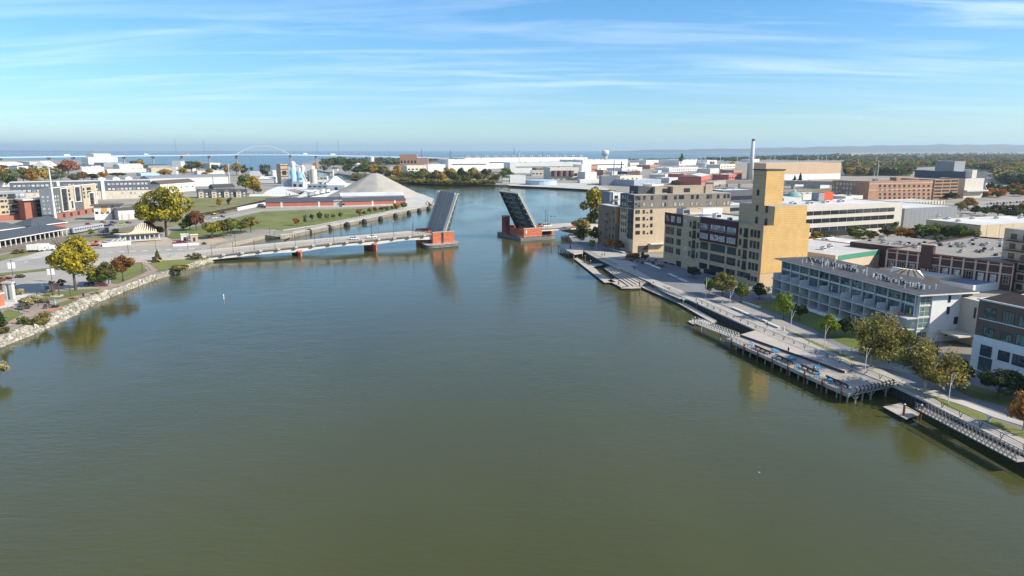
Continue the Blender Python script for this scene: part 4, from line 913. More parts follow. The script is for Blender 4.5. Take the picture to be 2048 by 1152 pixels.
# floating docks
def dock(label, px, z=.75, cleats=0):
    pts = [G(x, y, z) for x, y in px]; t = thing('floating_dock', label, 'dock', pts[0]); q = [p-pts[0] for p in pts]
    MB().prism([(p.x, p.y) for p in q], -.12, 0).build('deck', M_woodpale, t)
    c = sum(q, Vector())/len(q); MB().prism([(c+(p-c)*.985).to_2d() for p in q], -z-.3, -.13).build('float', M_float, t)
    return t
M_woodpale = mat('pale dock boards', (.44, .385, .32), .9, .12, .5, detail=8)
dock('long narrow floating dock by the upper viewing deck', [(1148, 517), (1154, 515.5), (1192, 538), (1199, 545.5), (1232, 564), (1209, 565)])
dock('small floating dock finger beside the stepped timber seating', [(1215, 561), (1230, 555.5), (1256, 573.5), (1244, 575)])
dock('narrow white edged dock crossing in front of the stepped seating', [(1241, 573.8), (1262, 572), (1281, 573), (1281, 575.8), (1262, 576.8), (1243, 576.5)])
dock('long pale floating dock parallel to the sheet pile wall', [(1281, 573), (1306, 572), (1316, 579), (1372, 606), (1434, 641), (1424, 645), (1360, 608)])
dock('short floating dock cross arm under the viewing deck', [(1172, 528), (1203, 526.5), (1207, 530), (1185, 533.5)])
dock('square floating dock beside the near zigzag walkway', [(1766, 813), (1801, 806), (1842, 828), (1812, 838)])
dock('pointed white floating dock under the far gangway', [(1375, 642), (1392, 639), (1430, 640), (1436, 643), (1410, 650), (1385, 648)], .5)
MP = [(1170, 522, 1, M_rust), (1181, 532, 1, M_rust), (1224, 560, 1.3, M_dark), (1237.5, 573, 1.3, M_rust), (1279, 577, 1.5, M_rust), (1306.5, 578, 1.5, M_rust), (1338, 590, 1.5, M_rust), (1394, 621, 1.5, M_rust), (1427, 632, 1.2, M_rust), (1389, 652, 1.2, M_rust), (1402, 660, .8, M_pile), (1440, 679, .8, M_pile), (1806, 838, 1.6, M_rust), (1840, 839, 1.6, M_rust)]
for q, (x, y, h, m) in enumerate(MP):
    t = thing('mooring_pile', ('dark' if m is M_dark else 'grey' if m is M_pile else 'rusty red')+' steel mooring pile beside the docks, '+ORD[q]+' of the piles counted from the bridge', 'pile', G(x, y, 0), group='mooring piles along the docks')
    MB().tube((0, 0, -1), (0, 0, 1.6+h), .24, n=9).build('shaft', m, t); MB().tube((0, 0, 1.61+h), (0, 0, 1.85+h), .26, .04, n=9).build('cap', M_steelw, t)
# stepped timber seating
ft0, ft1, bk0, bk1 = G(1207.5, 535.5, 1.0), G(1257, 572, 1.0), G(1231.5, 529, 2.4), G(1311, 561, 2.4)
t = thing('stepped_seating', 'broad stepped timber seating going down to the docks', 'steps', ft0)
for k in range(7):
    u0, u1 = k/7, (k+1)/7; z = 1.0+1.42*k/6
    a, b_, c, d = [v-ft0 for v in (ft0.lerp(bk0, u0), ft1.lerp(bk1, u0), ft1.lerp(bk1, u1), ft0.lerp(bk0, u1))]
    n_ = Vector((a.y-b_.y, b_.x-a.x, 0)).normalized()*.06
    MB().prism([v.to_2d() for v in (a+n_, b_+n_, c-n_, d-n_)], -1.3, z-1.0).build('tread', M_woodpale, t)
    MB().prism([v.to_2d() for v in (a-n_, b_-n_, b_+n_*.95, a+n_*.95)], -1.3, z-1.12).build('riser', M_wooddk, t)
# upper viewing deck on posts
v4 = [G(1115, 490, 2.7), G(1121, 487.5, 2.7), G(1145, 488, 2.7), G(1166, 500, 2.7), G(1166, 505.5, 2.7), G(1148, 508, 2.7)]
t = thing('viewing_deck', 'pale viewing deck on posts over the water beside the right bridge pier', 'deck', v4[0]); q = [p-v4[0] for p in v4]
MB().prism([p.to_2d() for p in q], -.45, 0).build('deck', M_woodpale, t)
c = sum(q, Vector())/6
for k, p in enumerate(q+[(q[0]+q[5])/2, (q[0]*2+q[5])/3, (q[0]+q[5]*2)/3]): pp = c+(p-c)*.94; MB().tube((pp.x, pp.y, -3.6), (pp.x, pp.y, -.45), .2, n=7).build('post', M_pile, t)
b = MB()
for i in (5, 0, 1): b.beam(q[i]+Vector((0, 0, 1)), q[(i+1) % 6]+Vector((0, 0, 1)), .07); b.beam(q[i]+Vector((0, 0, .5)), q[(i+1) % 6]+Vector((0, 0, .5)), .04)
b.build('railing', M_steel, t)
t = thing('sculpture', 'dark metal sculpture on spread feet standing on the viewing deck', 'sculpture', G(1140.5, 497, 2.7))
MB().beam((-.8, -.3, 0), (.0, 0, .7), .16).beam((.8, -.2, 0), (0, 0, .7), .16).beam((0, .8, 0), (0, 0, .7), .16).build('foot', M_dark, t)
MB().lathe([(.12, .6), (.3, 1.0), (.22, 1.6), (.32, 2.0), (.16, 2.4), (.05, 2.6)], n=10).build('figure', M_dark, t)
# lamp posts with V arms, seat walls, litter bins, utility boxes
def vlamp(x, yb_, yt, label):
    p = G(x, yb_, 2.45); h = rise_to(p, yt); t = thing('street_lamp', label, 'street lamp', p, .4, 'white V shaped lamp posts along the promenade')
    MB().tube((0, 0, 0), (0, 0, h*.72), .10, .07, 8).tube((0, 0, h*.6), (.0, 0, h), .06, .05, 8).build('post', M_steelw, t); MB().tube((0, 0, h*.62), (1.0, 0, h*.96), .05, .04, 7).build('arm', M_steelw, t)
    MB().box(-.3, .3, -.12, .12, h, h+.08).build('lamp_head', M_steel, t); MB().box(.85, 1.45, -.12, .12, h*.96, h*.96+.08).build('lamp_head', M_steel, t)
    MB().tube((0, 0, 0), (0, 0, .35), .2, .16, 8).build('base', M_steel, t)
for q, (x, a, b_) in enumerate(((1896, 809, 750), (1729, 749, 697), (1648, 697, 652), (1580.5, 666, 622), (1459, 616, 584), (1411, 595, 556), (1193, 500, 479))):
    vlamp(x, a, b_, 'white V shaped lamp post on the promenade, '+ORD[q]+' counted from the near end')
def seatwall(a, b_, w, label):
    p0, p1 = G(*a, 2.45), G(*b_, 2.45); d = p1-p0; t = thing('seat_wall', label, 'bench', p0, math.atan2(d.y, d.x), 'white seat walls by the promenade')
    MB().box(0, d.length, -w/2, w/2, 0, .42).build('base', M_conc, t); MB().box(-.05, d.length+.05, -w/2-.06, w/2+.06, .42, .52).build('seat', M_whitemetal, t)
SW = [((1465, 617), (1486, 625.5)), ((1487, 626.5), (1509, 635)), ((1510, 636.5), (1533, 645)), ((1535, 647.5), (1558, 657)), ((1486, 605), (1520, 617))]
for q, (a, b_) in enumerate(SW): seatwall(a, b_, .9, 'white seat wall beside the path, '+ORD[q]+' counted from the bridge end' if q < 4 else 'white seat wall on the lawn edge nearest the white flats')
for q, (a, b_) in enumerate((((1222, 499), (1248, 506)), ((1290, 527), (1302, 531)), ((1303, 532), (1320, 539)), ((1338, 549), (1354, 556)), ((1357, 558), (1374, 565)))): seatwall(a, b_, 1.3, 'pale seat wall in the shaded street before the yellow block, '+ORD[q]+' counted from the bridge')
def bin_(p, m, label):
    t = thing('litter_bin', label, 'litter bin', p); MB().lathe([(.28, 0), (.33, .1), (.33, .95), (.36, 1.0), (.3, 1.15), (.12, 1.2)], n=12).build('body', m, t); MB().box(-.15, .15, -.37, -.33, .8, .95).build('opening', M_dark, t)
bin_(G(1444.5, 606, 2.45), M_steelw, 'pale litter bin on the promenade near the far lamp posts'); bin_(G(1567, 661, 2.45), M_steelw, 'pale litter bin on the grass strip beside the white seat walls')
bin_(G(1270, 527, 2.45), M_conc, 'pale pillar bin in the shaded street near the cream flats'); bin_(G(1682, 709, 2.45), M_steelw, 'pale litter bin beside the lawn path in front of the white flats'); bin_(G(1977, 842, 2.45), M_steelw, 'pale litter bin on the grass by the near trees')
# people on the deck and promenade
person(G(1576.5, 706, 2.31), 2.2, 'person in dark red top standing by the step of the sloping deck', (.2, .05, .05), (.05, .05, .07))
pt = G(1360+1560*.1758, 600+792*.1758, 2.31)
person(pt+Vector((-.9, -.9, 0)), 1.0, 'person in pale top seated at the blue picnic table', (.6, .58, .55), (.06, .06, .09), 'sit'); person(pt+Vector((.6, .8, 0)), 3.6, 'person in dark clothes seated across the blue picnic table', (.07, .05, .06), (.05, .05, .05), 'sit')
person(G(1534, 655, 2.46), 1.9, 'person in black leaning at the promenade railing by the seat walls', (.02, .02, .025), (.03, .03, .04)); person(G(1618, 688, 2.46), 2.6, 'person in white shirt walking on the promenade edge', (.75, .74, .72), (.30, .25, .2))
person(G(1268, 541, 2.46), .6, 'person in black walking alone in the shaded street', (.02, .02, .025), (.02, .02, .03)); person(G(1523, 640, 2.97), 1.2, 'person in reddish top sitting on a white seat wall', (.3, .12, .1), (.06, .06, .08))
person(G(1306, 576, 1.2), 2.2, 'person in red top at the foot of the short gangway', (.5, .04, .06), (.05, .06, .12)); person(G(1204, 513, 2.48), 2.4, 'person in dark coat on the sunny plaza by the quay', (.05, .05, .06), (.05, .05, .06)); person(G(1209, 512, 2.48), .4, 'second person in grey coat on the sunny plaza by the quay', (.14, .13, .13), (.04, .04, .05))
person(G(1770, 725, 2.45), 1.4, 'person in white top beside the thin brown tree', (.7, .7, .7), (.1, .12, .2)); person(G(1777, 728, 2.45), 4.2, 'person in pale blue top beside the thin brown tree', (.35, .42, .5), (.1, .1, .12))
# ---------------------------------------------------------------- bascule bridge
M_obrick = mat('orange red brick', (.50, .15, .08), .9, .25, .5, stretch=(.4, .4, 2)); M_rbrick = mat('dark red brick', (.28, .075, .05), .9, .14, .6)
M_girder = mat('white painted girder', (.62, .58, .52), .7, .08, .3); M_deckroad = mat('bridge road surface', (.40, .35, .28), .9, .12, .3, detail=8, col2=(.50, .445, .37)); M_walk = mat('bridge sidewalk', (.52, .46, .38), .9, .1, .3)
M_bsteel = mat('green grey bridge steel', (.055, .085, .095), .6, .15, .5); M_bsteel2 = mat('lighter bridge steel', (.27, .32, .32), .6, .12); M_pole = mat('dark bronze pole', (.05, .045, .042), .5, .1)
zD = 7.7
Bp = G(866, 468, zD); Ap = G(392, 513.5, 3.2); dB = Bp-Ap; aB = math.degrees(math.atan2(dB.y, dB.x)); UB, VB = dirv(aB), dirv(aB+90); LB = math.hypot(dB.x, dB.y)
WB = 20.5
br_l = thing('bridge_approach', 'long road approach span from the left bank with white girders and lamp posts', 'bridge', Ap, R(aB))
sl_ = (zD-3.2)/LB
def zb(x): return x*sl_+.45*math.sin(math.pi*min(max(x/LB, 0), 1))
NS = 24
def strip(b, y0, y1, zo0, zo1, x0=0., x1=None, mi=0):
    x1 = LB if x1 is None else x1
    xs = [x0+(x1-x0)*i/NS for i in range(NS+1)]
    vs = []; fs = []
    for x in xs: vs += [(x, y0, zb(x)+zo0), (x, y1, zb(x)+zo0), (x, y1, zb(x)+zo1), (x, y0, zb(x)+zo1)]
    for i in range(NS):
        for k in range(4): fs.append((i*4+k, (i+1)*4+k, (i+1)*4+(k+1) % 4, i*4+(k+1) % 4))
    fs += [(0, 1, 2, 3), tuple(NS*4+k for k in (3, 2, 1, 0))]
    b.add(vs, [f[::-1] for f in fs], mi); return b
strip(MB(), 2.6, WB-2.6, -.5, 0).build('road', M_deckroad, br_l)
strip(MB(), -.1, 2.58, -.5, .18).build('sidewalk', M_walk, br_l); strip(MB(), WB-2.58, WB+.1, -.5, .18).build('sidewalk', M_walk, br_l)
strip(MB(), WB/2-.12, WB/2+.12, .005, .012).build('centre_line', mat('yellow line', (.55, .4, .08)), br_l)
for y in (2.9, WB-3.05): strip(MB(), y, y+.14, .005, .012).build('edge_line', M_white, br_l)
strip(MB(), -.35, -.11, -.55, .1).build('edge_kerb', mat('brown concrete kerb', (.26, .22, .19)), br_l); strip(MB(), WB+.11, WB+.35, -.55, .1).build('edge_kerb', M_walk, br_l)
def girder(y):
    b = MB(); xs = [LB*i/60 for i in range(61)]; vs = []; fs = []
    pr = [LB*.40, LB*.725, LB]
    for x in xs:
        dmin = min(abs(x-p) for p in pr); dep = 1.9+.75*math.exp(-(dmin/9)**2)
        vs += [(x, y, zb(x)-.55-dep), (x, y+.8, zb(x)-.55-dep), (x, y+.8, zb(x)-.501), (x, y, zb(x)-.501)]
    for i in range(60):
        for k in range(4): fs.append((i*4+k, (i+1)*4+k, (i+1)*4+(k+1) % 4, i*4+(k+1) % 4)[::-1])
    fs += [(0, 3, 2, 1), (240, 241, 242, 243)]
    b.add(vs, fs).build('girder', M_girder, br_l)
for y in (.7, 6.5, 13, WB-1.5): girder(y)
for k in range(14):
    x = LB*(k+.4)/14; MB().prism([(x-.7, -.95), (x+.7, -.95), (x+1.1, .0), (x-1.1, .0)], zb(x)-.8, zb(x)+.05).build('lamp_bracket', M_walk, br_l)
for fr in (.40, .725):
    x = LB*fr; b = MB(); b.prism([(x-.85, -1.0), (x, -2.4), (x+.85, -1.0), (x+.85, WB), (x-.85, WB)], -Ap.z-1, zb(x)-3.1); b.box(x-1.1, x+1.1, -.9, WB, zb(x)-3.09, zb(x)-2.4); b.build('pier', M_obrick, br_l)
# railing
for yy in (-.2, WB+.2):
    b = strip(MB(), yy-.03, yy+.03, 1.06, 1.12); strip(b, yy-.015, yy+.015, .58, .61)
    for k in range(90): x = LB*(k+.5)/90; b.box(x-.03, x+.03, yy-.03, yy+.03, zb(x)+.1, zb(x)+1.05)
    b.build('railing', M_pole, br_l)
# lamp posts on the near side
def onb(x, y, z=.18): return Ap+UB*x+VB*y+Vector((0, 0, zb(x)+z))
PPX = [(423, 4.6), (466, 4.6), (509, 4.6), (550, 9), (591, 5), (630, 5), (668, 9.5), (709, 5.2), (788, 8.5), (826, 6)]
k_ = 0
for x, h in PPX:
    s = run_to(Ap+Vector((0, 0, 3)), UB, x); t = thing('street_lamp', ('tall ' if h > 8 else 'short ')+'dark lamp post on the near bridge sidewalk, '+ORD[k_]+' from the left bank', 'street lamp', onb(s, .3), R(aB), 'lamp posts along the bridge'); k_ += 1
    MB().tube((0, 0, 0), (0, 0, h), .11, .07, 7).tube((0, 0, 0), (0, 0, .6), .2, .14, 7).build('post', M_pole, t); MB().lathe([(.1, 0), (.22, .12), (.2, .45), (.08, .6)], c=(0, 0, h), n=8).build('lamp_head', M_pole if h < 8 else M_steelw, t)
for q, x in enumerate((470, 540, 612, 682, 757, 826)):
    s = run_to(Ap+VB*WB+Vector((0, 0, 4)), UB, x); h = 9.0; t = thing('street_lamp', 'dark lamp post on the far bridge sidewalk, '+ORD[q]+' from the left bank', 'street lamp', onb(s, WB-.5), R(aB), 'lamp posts along the bridge')
    MB().tube((0, 0, 0), (0, 0, h), .11, .07, 7).build('post', M_pole, t); MB().box(-.3, .5, -.15, .15, h, h+.12).build('lamp_head', M_steel, t)
s = run_to(Ap+Vector((0, 0, 4)), UB, 744); t = thing('traffic_signal', 'dark traffic signal mast with an arm over the bridge road', 'traffic light', onb(s, .3), R(aB))
MB().tube((0, 0, 0), (0, 0, 8.6), .16, .1, 8).build('mast', M_pole, t); MB().beam((0, 0, 6.6), (-3.9, 2.2, 7.0), .14).build('arm', M_pole, t)
for q in (.55, .9): MB().box(-3.9*q-.18, -3.9*q+.18, 2.2*q-.16, 2.2*q+.16, 6.1, 7.15).build('signal_head', M_dark, t)
# piers of the two leaves
def pier(label, near, w, d, top, mfront):
    t = thing('bascule_pier', label, 'bridge pier', near, R(aB))
    b = MB(); b.box(0, w, 0, .8, -1, top); b.box(0, .8, .81, d, -1, top-.6); b.box(w-.8, w, .81, d, -1, top-.6); b.box(.81, w-.81, d-.8, d, -1, top-.6); b.box(.81, w-.81, .81, d-.81, -1, 2.6); b.build('pier_wall', mfront, t)
    b = MB(); b.box(-.15, w+.15, -.15, 1.0, top, top+.35); b.build('coping', M_conc, t); return t
pl = G(866, 495, 0); wp = run_to(pl+Vector((0, 0, 4)), UB, 908.5); dp = run_to(pl, VB, 832); tp = rise_to(pl, 465.5)
pt_l = pier('orange brick pier under the raised left bridge leaf', pl, wp, dp, tp, M_obrick)
MB().box(5.2, 6.6, -.05, .85, 1, tp-.01).build('recess_shade', M_dark, pt_l)  # flush dark strip, the shade of a recess put into its colour
MB().box(-.08, -.001, dp*.3, dp*.3+1.6, 2.2, 5).build('notice_board', M_white, pt_l)
pr_ = G(1047.7, 481, 0); wr = run_to(pr_+Vector((0, 0, 4)), UB, 1084); dr_ = run_to(pr_, VB, 1007); tr_2 = rise_to(pr_, 458)
pt_r = pier('orange brick pier under the raised right bridge leaf', pr_, wr, dr_, tr_2, M_obrick)
MB().box(1.3, 2.2, -.06, -.001, 4.2, 6.2).build('notice_board', M_white, pt_r)
b = MB(); b.box(-1.2, 2.4, dr_-4.5, dr_, 2, rise_to(G(1009, 471, 0), 432)); b.build('operator_house', M_rbrick, pt_r)
b = MB(); b.box(-1.5, 2.7, dr_-4.8, dr_+.3, rise_to(G(1009, 471, 0), 432)+.01, rise_to(G(1009, 471, 0), 432)+.5); b.build('house_roof', M_conc, pt_r)
b = MB(); b.box(-2.4, -.01, dr_-9, dr_-4.6, 0, 6.5); b.build('stair_wall', M_rbrick, pt_r)
hw = link('window', window_mesh(1.8, 1.5, 'double', M_frame, M_glassdark), pt_r, (-1.21, dr_-2.2, rise_to(G(1009, 471, 0), 432)-2.5), -math.pi/2)
M_fender = mat('grey timber fender', (.36, .34, .31), .9, .15, .6); M_fdk = mat('dark timber fender', (.075, .065, .06), .9, .2, .6)
def fender(label, root, w, d, xa, xb, ya, yb2, nose, m, top=2.1):
    o = root.location; t = thing('pier_fender', label, 'fender', o, R(aB)); out = []
    cx_ = (xa if nose < 0 else xb)
    pts = [(xa, ya), (xb, ya), (xb, yb2), (xa, yb2)]
    # rounded corner nearest the camera on the nose side
    if nose < 0: ring = [(xa+2+2.6*math.cos(math.pi+k*math.pi/10)*1.6, ya+2*math.sin(math.pi+k*math.pi/10)) for k in range(6)]+[(xb, ya), (xb, yb2), (xa-2, yb2)]
    else: ring = [(xa, ya), ]+[(xb-2+2.6*1.6*math.sin(k*math.pi/10), ya-2*math.cos(k*math.pi/10)) for k in range(6)]+[(xb+2, yb2), (xa, yb2)]
    MB().prism(ring, -.8, top).build('fender_wall', m, t)
    c = (sum(p[0] for p in ring)/len(ring), sum(p[1] for p in ring)/len(ring)); b = MB()
    for zz in (.3, 1.0, 1.65):
        for i in range(len(ring)): p, q2 = ring[i], ring[(i+1) % len(ring)]; b.beam((p[0], p[1], zz), (q2[0], q2[1], zz), .35, .3)
    b.build('rubbing_timber', M_fdk if m is M_fender else M_fender, t)
    b = MB(); n = len(ring)
    for i in range(n):
        p, q2 = Vector((*ring[i], 0)), Vector((*ring[(i+1) % n], 0)); k = max(1, int((q2-p).length/3))
        for j in range(k): r = p.lerp(q2, j/k); b.box(r.x-.05, r.x+.05, r.y-.05, r.y+.05, top+.01, top+1.0)
        b.beam((p.x, p.y, top+1), (q2.x, q2.y, top+1), .06)
    b.build('handrail', M_steelw, t); return t
fender('rounded grey timber fender round the left bridge pier', pt_l, wp, dp, -3.0, wp+1.5, -2.6, 3.5, -1, M_fender, 2.0)
fender('dark timber fender round the right bridge pier', pt_r, wr, dr_, -3, wr+6.0, -1.6, dr_+3, 1, M_fdk, 2.0)
# leaves
def leaf(label, hinge, tip_px, far_px, sgn):
    """hinge: near corner of the deck at the trunnion; the leaf rises in the plane of U and Z."""
    e = Vector((0, 0, CAMH)); u = (tip_px[0]-1024)/F; v = (576-tip_px[1])/F; drr = Vector((u, CP+v*SP, -SP+v*CP)); tt = (hinge-e).dot(VB)/drr.dot(VB)
    tip = e+drr*tt; dv = tip-hinge; L_ = dv.length; th = math.atan2(dv.z, dv.dot(UB)*sgn); wd = run_to(tip, VB, far_px)
    t = thing('bascule_leaf', label, 'bridge leaf', hinge, R(aB))
    ca_, sa_ = math.cos(th)*sgn, math.sin(th)
    def T(l, y, h): return (l*ca_-h*sa_*sgn, y, l*sa_+h*math.cos(th))   # l along the leaf, h above its deck
    def bx(b, l0, l1, y0, y1, h0, h1, mi=0):
        vs = [T(l, y, h) for h in (h0, h1) for l, y in ((l0, y0), (l1, y0), (l1, y1), (l0, y1))]
        fs = [(3, 2, 1, 0), (4, 5, 6, 7), (0, 1, 5, 4), (1, 2, 6, 5), (2, 3, 7, 6), (3, 0, 4, 7)]
        b.add(vs, fs if sgn > 0 else [f[::-1] for f in fs], mi); return b
    M_ld = mat('dark grating deck', (.29, .265, .235), .85, .15, .5, detail=8)
    bx(MB(), -1.5, L_, 2.7, wd-2.7, -.35, 0).build('roadway', M_ld, t)
    for y0, y1 in ((0, 2.68), (wd-2.68, wd)): bx(MB(), -1.5, L_, y0, y1, -.35, .2).build('sidewalk', M_walk, t)
    for y in (wd*.36, wd*.5-.25, wd*.5+.25, wd*.68): bx(MB(), 0, L_, y, y+.3, .005, .05).build('lane_line', mat('pale lane line', (.45, .43, .38)), t)
    for y in (2.3, wd-2.5): bx(MB(), 0, L_, y, y+.12, .2, .9).build('barrier', M_steelw, t)
    for y in (.05, wd-.15):
        b = bx(MB(), 0, L_, y, y+.08, 1.15, 1.25); bx(b, 0, L_, y, y+.06, .7, .76)
        for k in range(16): bx(b, L_*k/16, L_*k/16+.08, y, y+.08, .2, 1.15)
        b.build('railing', M_steelw, t)
    # girders that taper towards the tip
    for y in (2.4, wd-3.1):
        d0, d1 = 3.0, 1.5
        vs = [T(-1, y, -.36), T(L_, y, -.36), T(L_, y, -.36-d1), T(-1, y, -.36-d0)]; vs += [T(-1, y+.6, -.36), T(L_, y+.6, -.36), T(L_, y+.6, -.36-d1), T(-1, y+.6, -.36-d0)]
        MB().add(vs, [(0, 1, 2, 3), (7, 6, 5, 4), (0, 4, 5, 1), (1, 5, 6, 2), (2, 6, 7, 3), (3, 7, 4, 0)]).build('main_girder', M_bsteel, t)
    nb = 7
    for k in range(nb+1):
        l = L_*k/nb-.2; bx(MB(), l, l+.35, .4, wd-.4, -1.5, -.37).build('floor_beam', M_bsteel2, t)
    for k in range(nb):
        for s in (0, 1):
            p, q2 = T(L_*k/nb, 3 if s == 0 else wd-3, -1.45), T(L_*(k+1)/nb, wd/2, -1.45); MB().beam(p, q2, .42, .2).build('diagonal_brace', M_bsteel2, t)
    for k in range(6): bx(MB(), -1, L_-.1, 3.6+k*(wd-7.6)/5, 3.85+k*(wd-7.6)/5, -.95, -.36).build('stringer', M_bsteel, t)
    bx(MB(), L_, L_+.25, 0, wd, -1.4, .1).build('end_plate', M_walk, t)
    for k in range(6): bx(MB(), L_*(k+.5)/6, L_*(k+.5)/6+.2, .02, 2.2, -.9, -.36).build('sidewalk_bracket', M_walk, t)
    return t
hl_ = pl+Vector((0, 0, tp-.2)); hl_ = hl_+UB*run_to(hl_, UB, 891.5)+VB*.9
leaf('raised left bridge leaf showing its dark roadway and pale sidewalks', hl_, (915.5, 387), 877.5, 1)
hr_ = pr_+Vector((0, 0, tr_2-.2)); hr_ = hr_+UB*run_to(hr_, UB, 1074)+VB*.9
leaf('raised right bridge leaf showing its dark steel underside', hr_, (1036, 385), 1000, -1)
# right approach
A2 = pr_+UB*(wr+.1)+Vector((0, 0, tr_2-.3)); br_r = thing('bridge_approach', 'short road span from the right pier to the right bank', 'bridge', A2, R(aB)); L2 = 26
MB().box(0, L2, 0, WB, -.5, 0).build('road', M_deckroad, br_r); MB().box(0, L2, -.2, 2.2, .01, .2).build('sidewalk', M_walk, br_r)
for y in (.6, 9, WB-1.4): MB().box(0, L2, y, y+.8, -1.9, -.51).build('girder', M_girder, br_r)
MB().box(6.3, 8.2, -1, WB, -tr_2-1, -1.91).build('pier', M_obrick, br_r)
b = MB(); b.box(0, L2, -.2, -.12, 1.1, 1.2)
for k in range(18): b.box(k*L2/18, k*L2/18+.07, -.19, -.13, .2, 1.1)
b.build('railing', M_steelw, br_r); MB().box(L2-.01, L2+60, 0, WB, -5.2, -.02).build('ramp', M_walk, br_r)
MB().box(L2-4, L2-1.4, -.35, -.22, .3, 2.2).build('red_notice', mat('red panel', (.55, .03, .05)), br_r)
def onr(x, y): return A2+UB*x+VB*y
for x, y, h, lab in ((4.0, .3, 10.5, 'tall dark curved lamp post on the short right bridge span'), ):
    t = thing('street_lamp', lab, 'street lamp', onr(x, y)+Vector((0, 0, .2)), R(aB)); b = MB(); b.tube((0, 0, 0), (0, 0, h-1.5), .12, .08, 8)
    for k in range(6): a0, a1 = k*.26, (k+1)*.26; b.tube((-1.8*(1-math.cos(a0)), 0, h-1.5+1.6*math.sin(a0)), (-1.8*(1-math.cos(a1)), 0, h-1.5+1.6*math.sin(a1)), .07, .06, 6)
    b.build('post', M_pole, t); MB().box(-2.5, -1.7, -.14, .14, h, h+.14).build('lamp_head', M_pole, t)
t = thing('traffic_signal', 'dark traffic signal mast with its arm over the right bridge approach', 'traffic light', onr(13.5, WB-1)+Vector((0, 0, .1)), R(aB)); MB().tube((0, 0, 0), (0, 0, 9), .15, .1, 8).build('mast', M_pole, t); MB().beam((0, 0, 5.6), (7, -1, 5.2), .13).build('arm', M_pole, t); MB().beam((0, 0, 8.8), (3.2, 0, 9.2), .08).build('lamp_arm', M_pole, t)
for q in (.55, .93): MB().box(7*q-.5, 7*q+.5, -q-.16, -q+.16, 4.85, 5.25).build('signal_head', M_dark, t)
# vehicles and works on the bridge
car(onb(run_to(Ap+Vector((0, 0, 4)), UB, 714), 5.0, .02), R(aB), 'suv', (.78, .78, .76), 'white car on the bridge left of the traffic signal'); car(onb(run_to(Ap+Vector((0, 0, 4)), UB, 749), 5.4, .02), R(aB), 'pickup', (.78, .78, .76), 'white pickup truck with a dark bed just right of the traffic signal')
person(onb(run_to(Ap+Vector((0, 0, 4)), UB, 775), 1.6, .2), R(aB), 'person in white standing at the bridge railing by the pier', (.7, .7, .68), (.2, .2, .22)); person(onb(LB-3, 4, .05), R(aB), 'worker in yellow vest at the foot of the left bridge leaf', (.5, .55, .03), (.06, .06, .1)); person(onb(LB-7, 6, .05), R(aB), 'worker in orange vest near the foot of the left bridge leaf', (.6, .18, .03), (.06, .06, .1))
car(onr(7.5, 7)+Vector((0, 0, .03)), R(aB), 'van', (.8, .8, .78), 'white van parked on the short right bridge span', 'van')
t = thing('construction_lift', 'orange and black construction machine on the short right bridge span', 'machine', onr(1.2, 6)+Vector((0, 0, .02)), R(aB)); M_or = mat('orange machine paint', (.6, .12, .03), .5, .1)
MB().box(-1.6, 1.6, -.9, .9, .5, 1.3).build('chassis', M_or, t); MB().box(-.4, 1.3, -.7, .7, 1.31, 2.5).build('cab', M_dark, t); MB().beam((-1.2, 0, 1.3), (-2.9, 0, 2.4), .3).build('arm', M_dark, t)
for sx_ in (-1, 1):
    for sy in (-1, 1): MB().tube((sx_*1.05, sy*.8, .5), (sx_*1.05, sy*1.1, .5), .5, n=12).build('wheel', M_tyre, t)
t = thing('rubble_heap', 'small heap of pale rubble on the far lane of the bridge', 'rubble', onb(run_to(Ap+VB*8+Vector((0, 0, 4)), UB, 654), 13, .02)); b = MB()
for k in range(16): x, y = rng.normal(0, 1.1), rng.normal(0, .7); s = rng.uniform(.3, .7); b.tube((x, y, 0), (x+.1, y, s), s*.7, s*.3, 6)
b.build('rubble', M_conc, t)
# navigation marks
t = thing('channel_marker', 'slim white and orange channel marker floating in the open river', 'buoy', G(447.5, 598, 0)); MB().tube((0, 0, -.5), (0, 0, 1.6), .22, .2, 10).tube((0, 0, 1.6), (0, 0, 1.9), .2, .06, 10).build('body', M_white, t); MB().tube((0, 0, .7), (0, 0, .95), .225, .222, 10).build('band', M_or, t)
t = thing('channel_marker', 'small white marker post in the water beside the right bridge fender', 'buoy', G(1103, 500, 0)); MB().tube((0, 0, -.5), (0, 0, 2.0), .25, .2, 10).build('body', M_white, t); MB().box(-.3, .3, -.3, .3, 1.1, 1.4).build('band', M_or, t)
t = thing('gull', 'single white gull resting on the dark water in the foreground', 'bird', G(1518, 945, 0)); MB().lathe([(.01, -.22), (.09, -.12), (.11, 0), (.08, .12), (.02, .25)], n=8).build('body', M_white, t, True).rotation_euler = (math.pi/2, 0, .6); MB().lathe([(.01, -.05), (.05, 0), (.01, .05)], c=(-.13, -.18, .12), n=8).build('head', M_white, t, True)
# ---------------------------------------------------------------- left bank: lawns, roads, paths
def BF(name, label, cat, pl, pr, yt, d, z=2.3, group=None, da=0):
    """A building from the foot of its front wall (left and right pixel), the row of its top at the left corner and its depth."""
    a_, b_ = G(*pl, z), G(*pr, z); dd = b_-a_
    return Bld(name, label, cat, pl, math.degrees(math.atan2(dd.y, dd.x))+da, w=dd.length, d=d, yt=yt, z=z, group=group)
Z1, Z2, Z3, Z4 = 2.34, 2.38, 2.42, 2.46
sheet('lawn', [(345, 461), (420, 447), (470, 436), (524, 423), (640, 419.5), (740, 416.5), (812, 411), (790, 418.5), (700, 437), (630, 451), (567, 461), (520, 457), (470, 464), (440, 474), (330, 479)], Z1, M_grass)
sheet('field', [(345, 408), (380, 396), (480, 395), (560, 389), (640, 379), (600, 388), (530, 404), (470, 421), (430, 432), (400, 428), (345, 425)], Z1, M_dry)
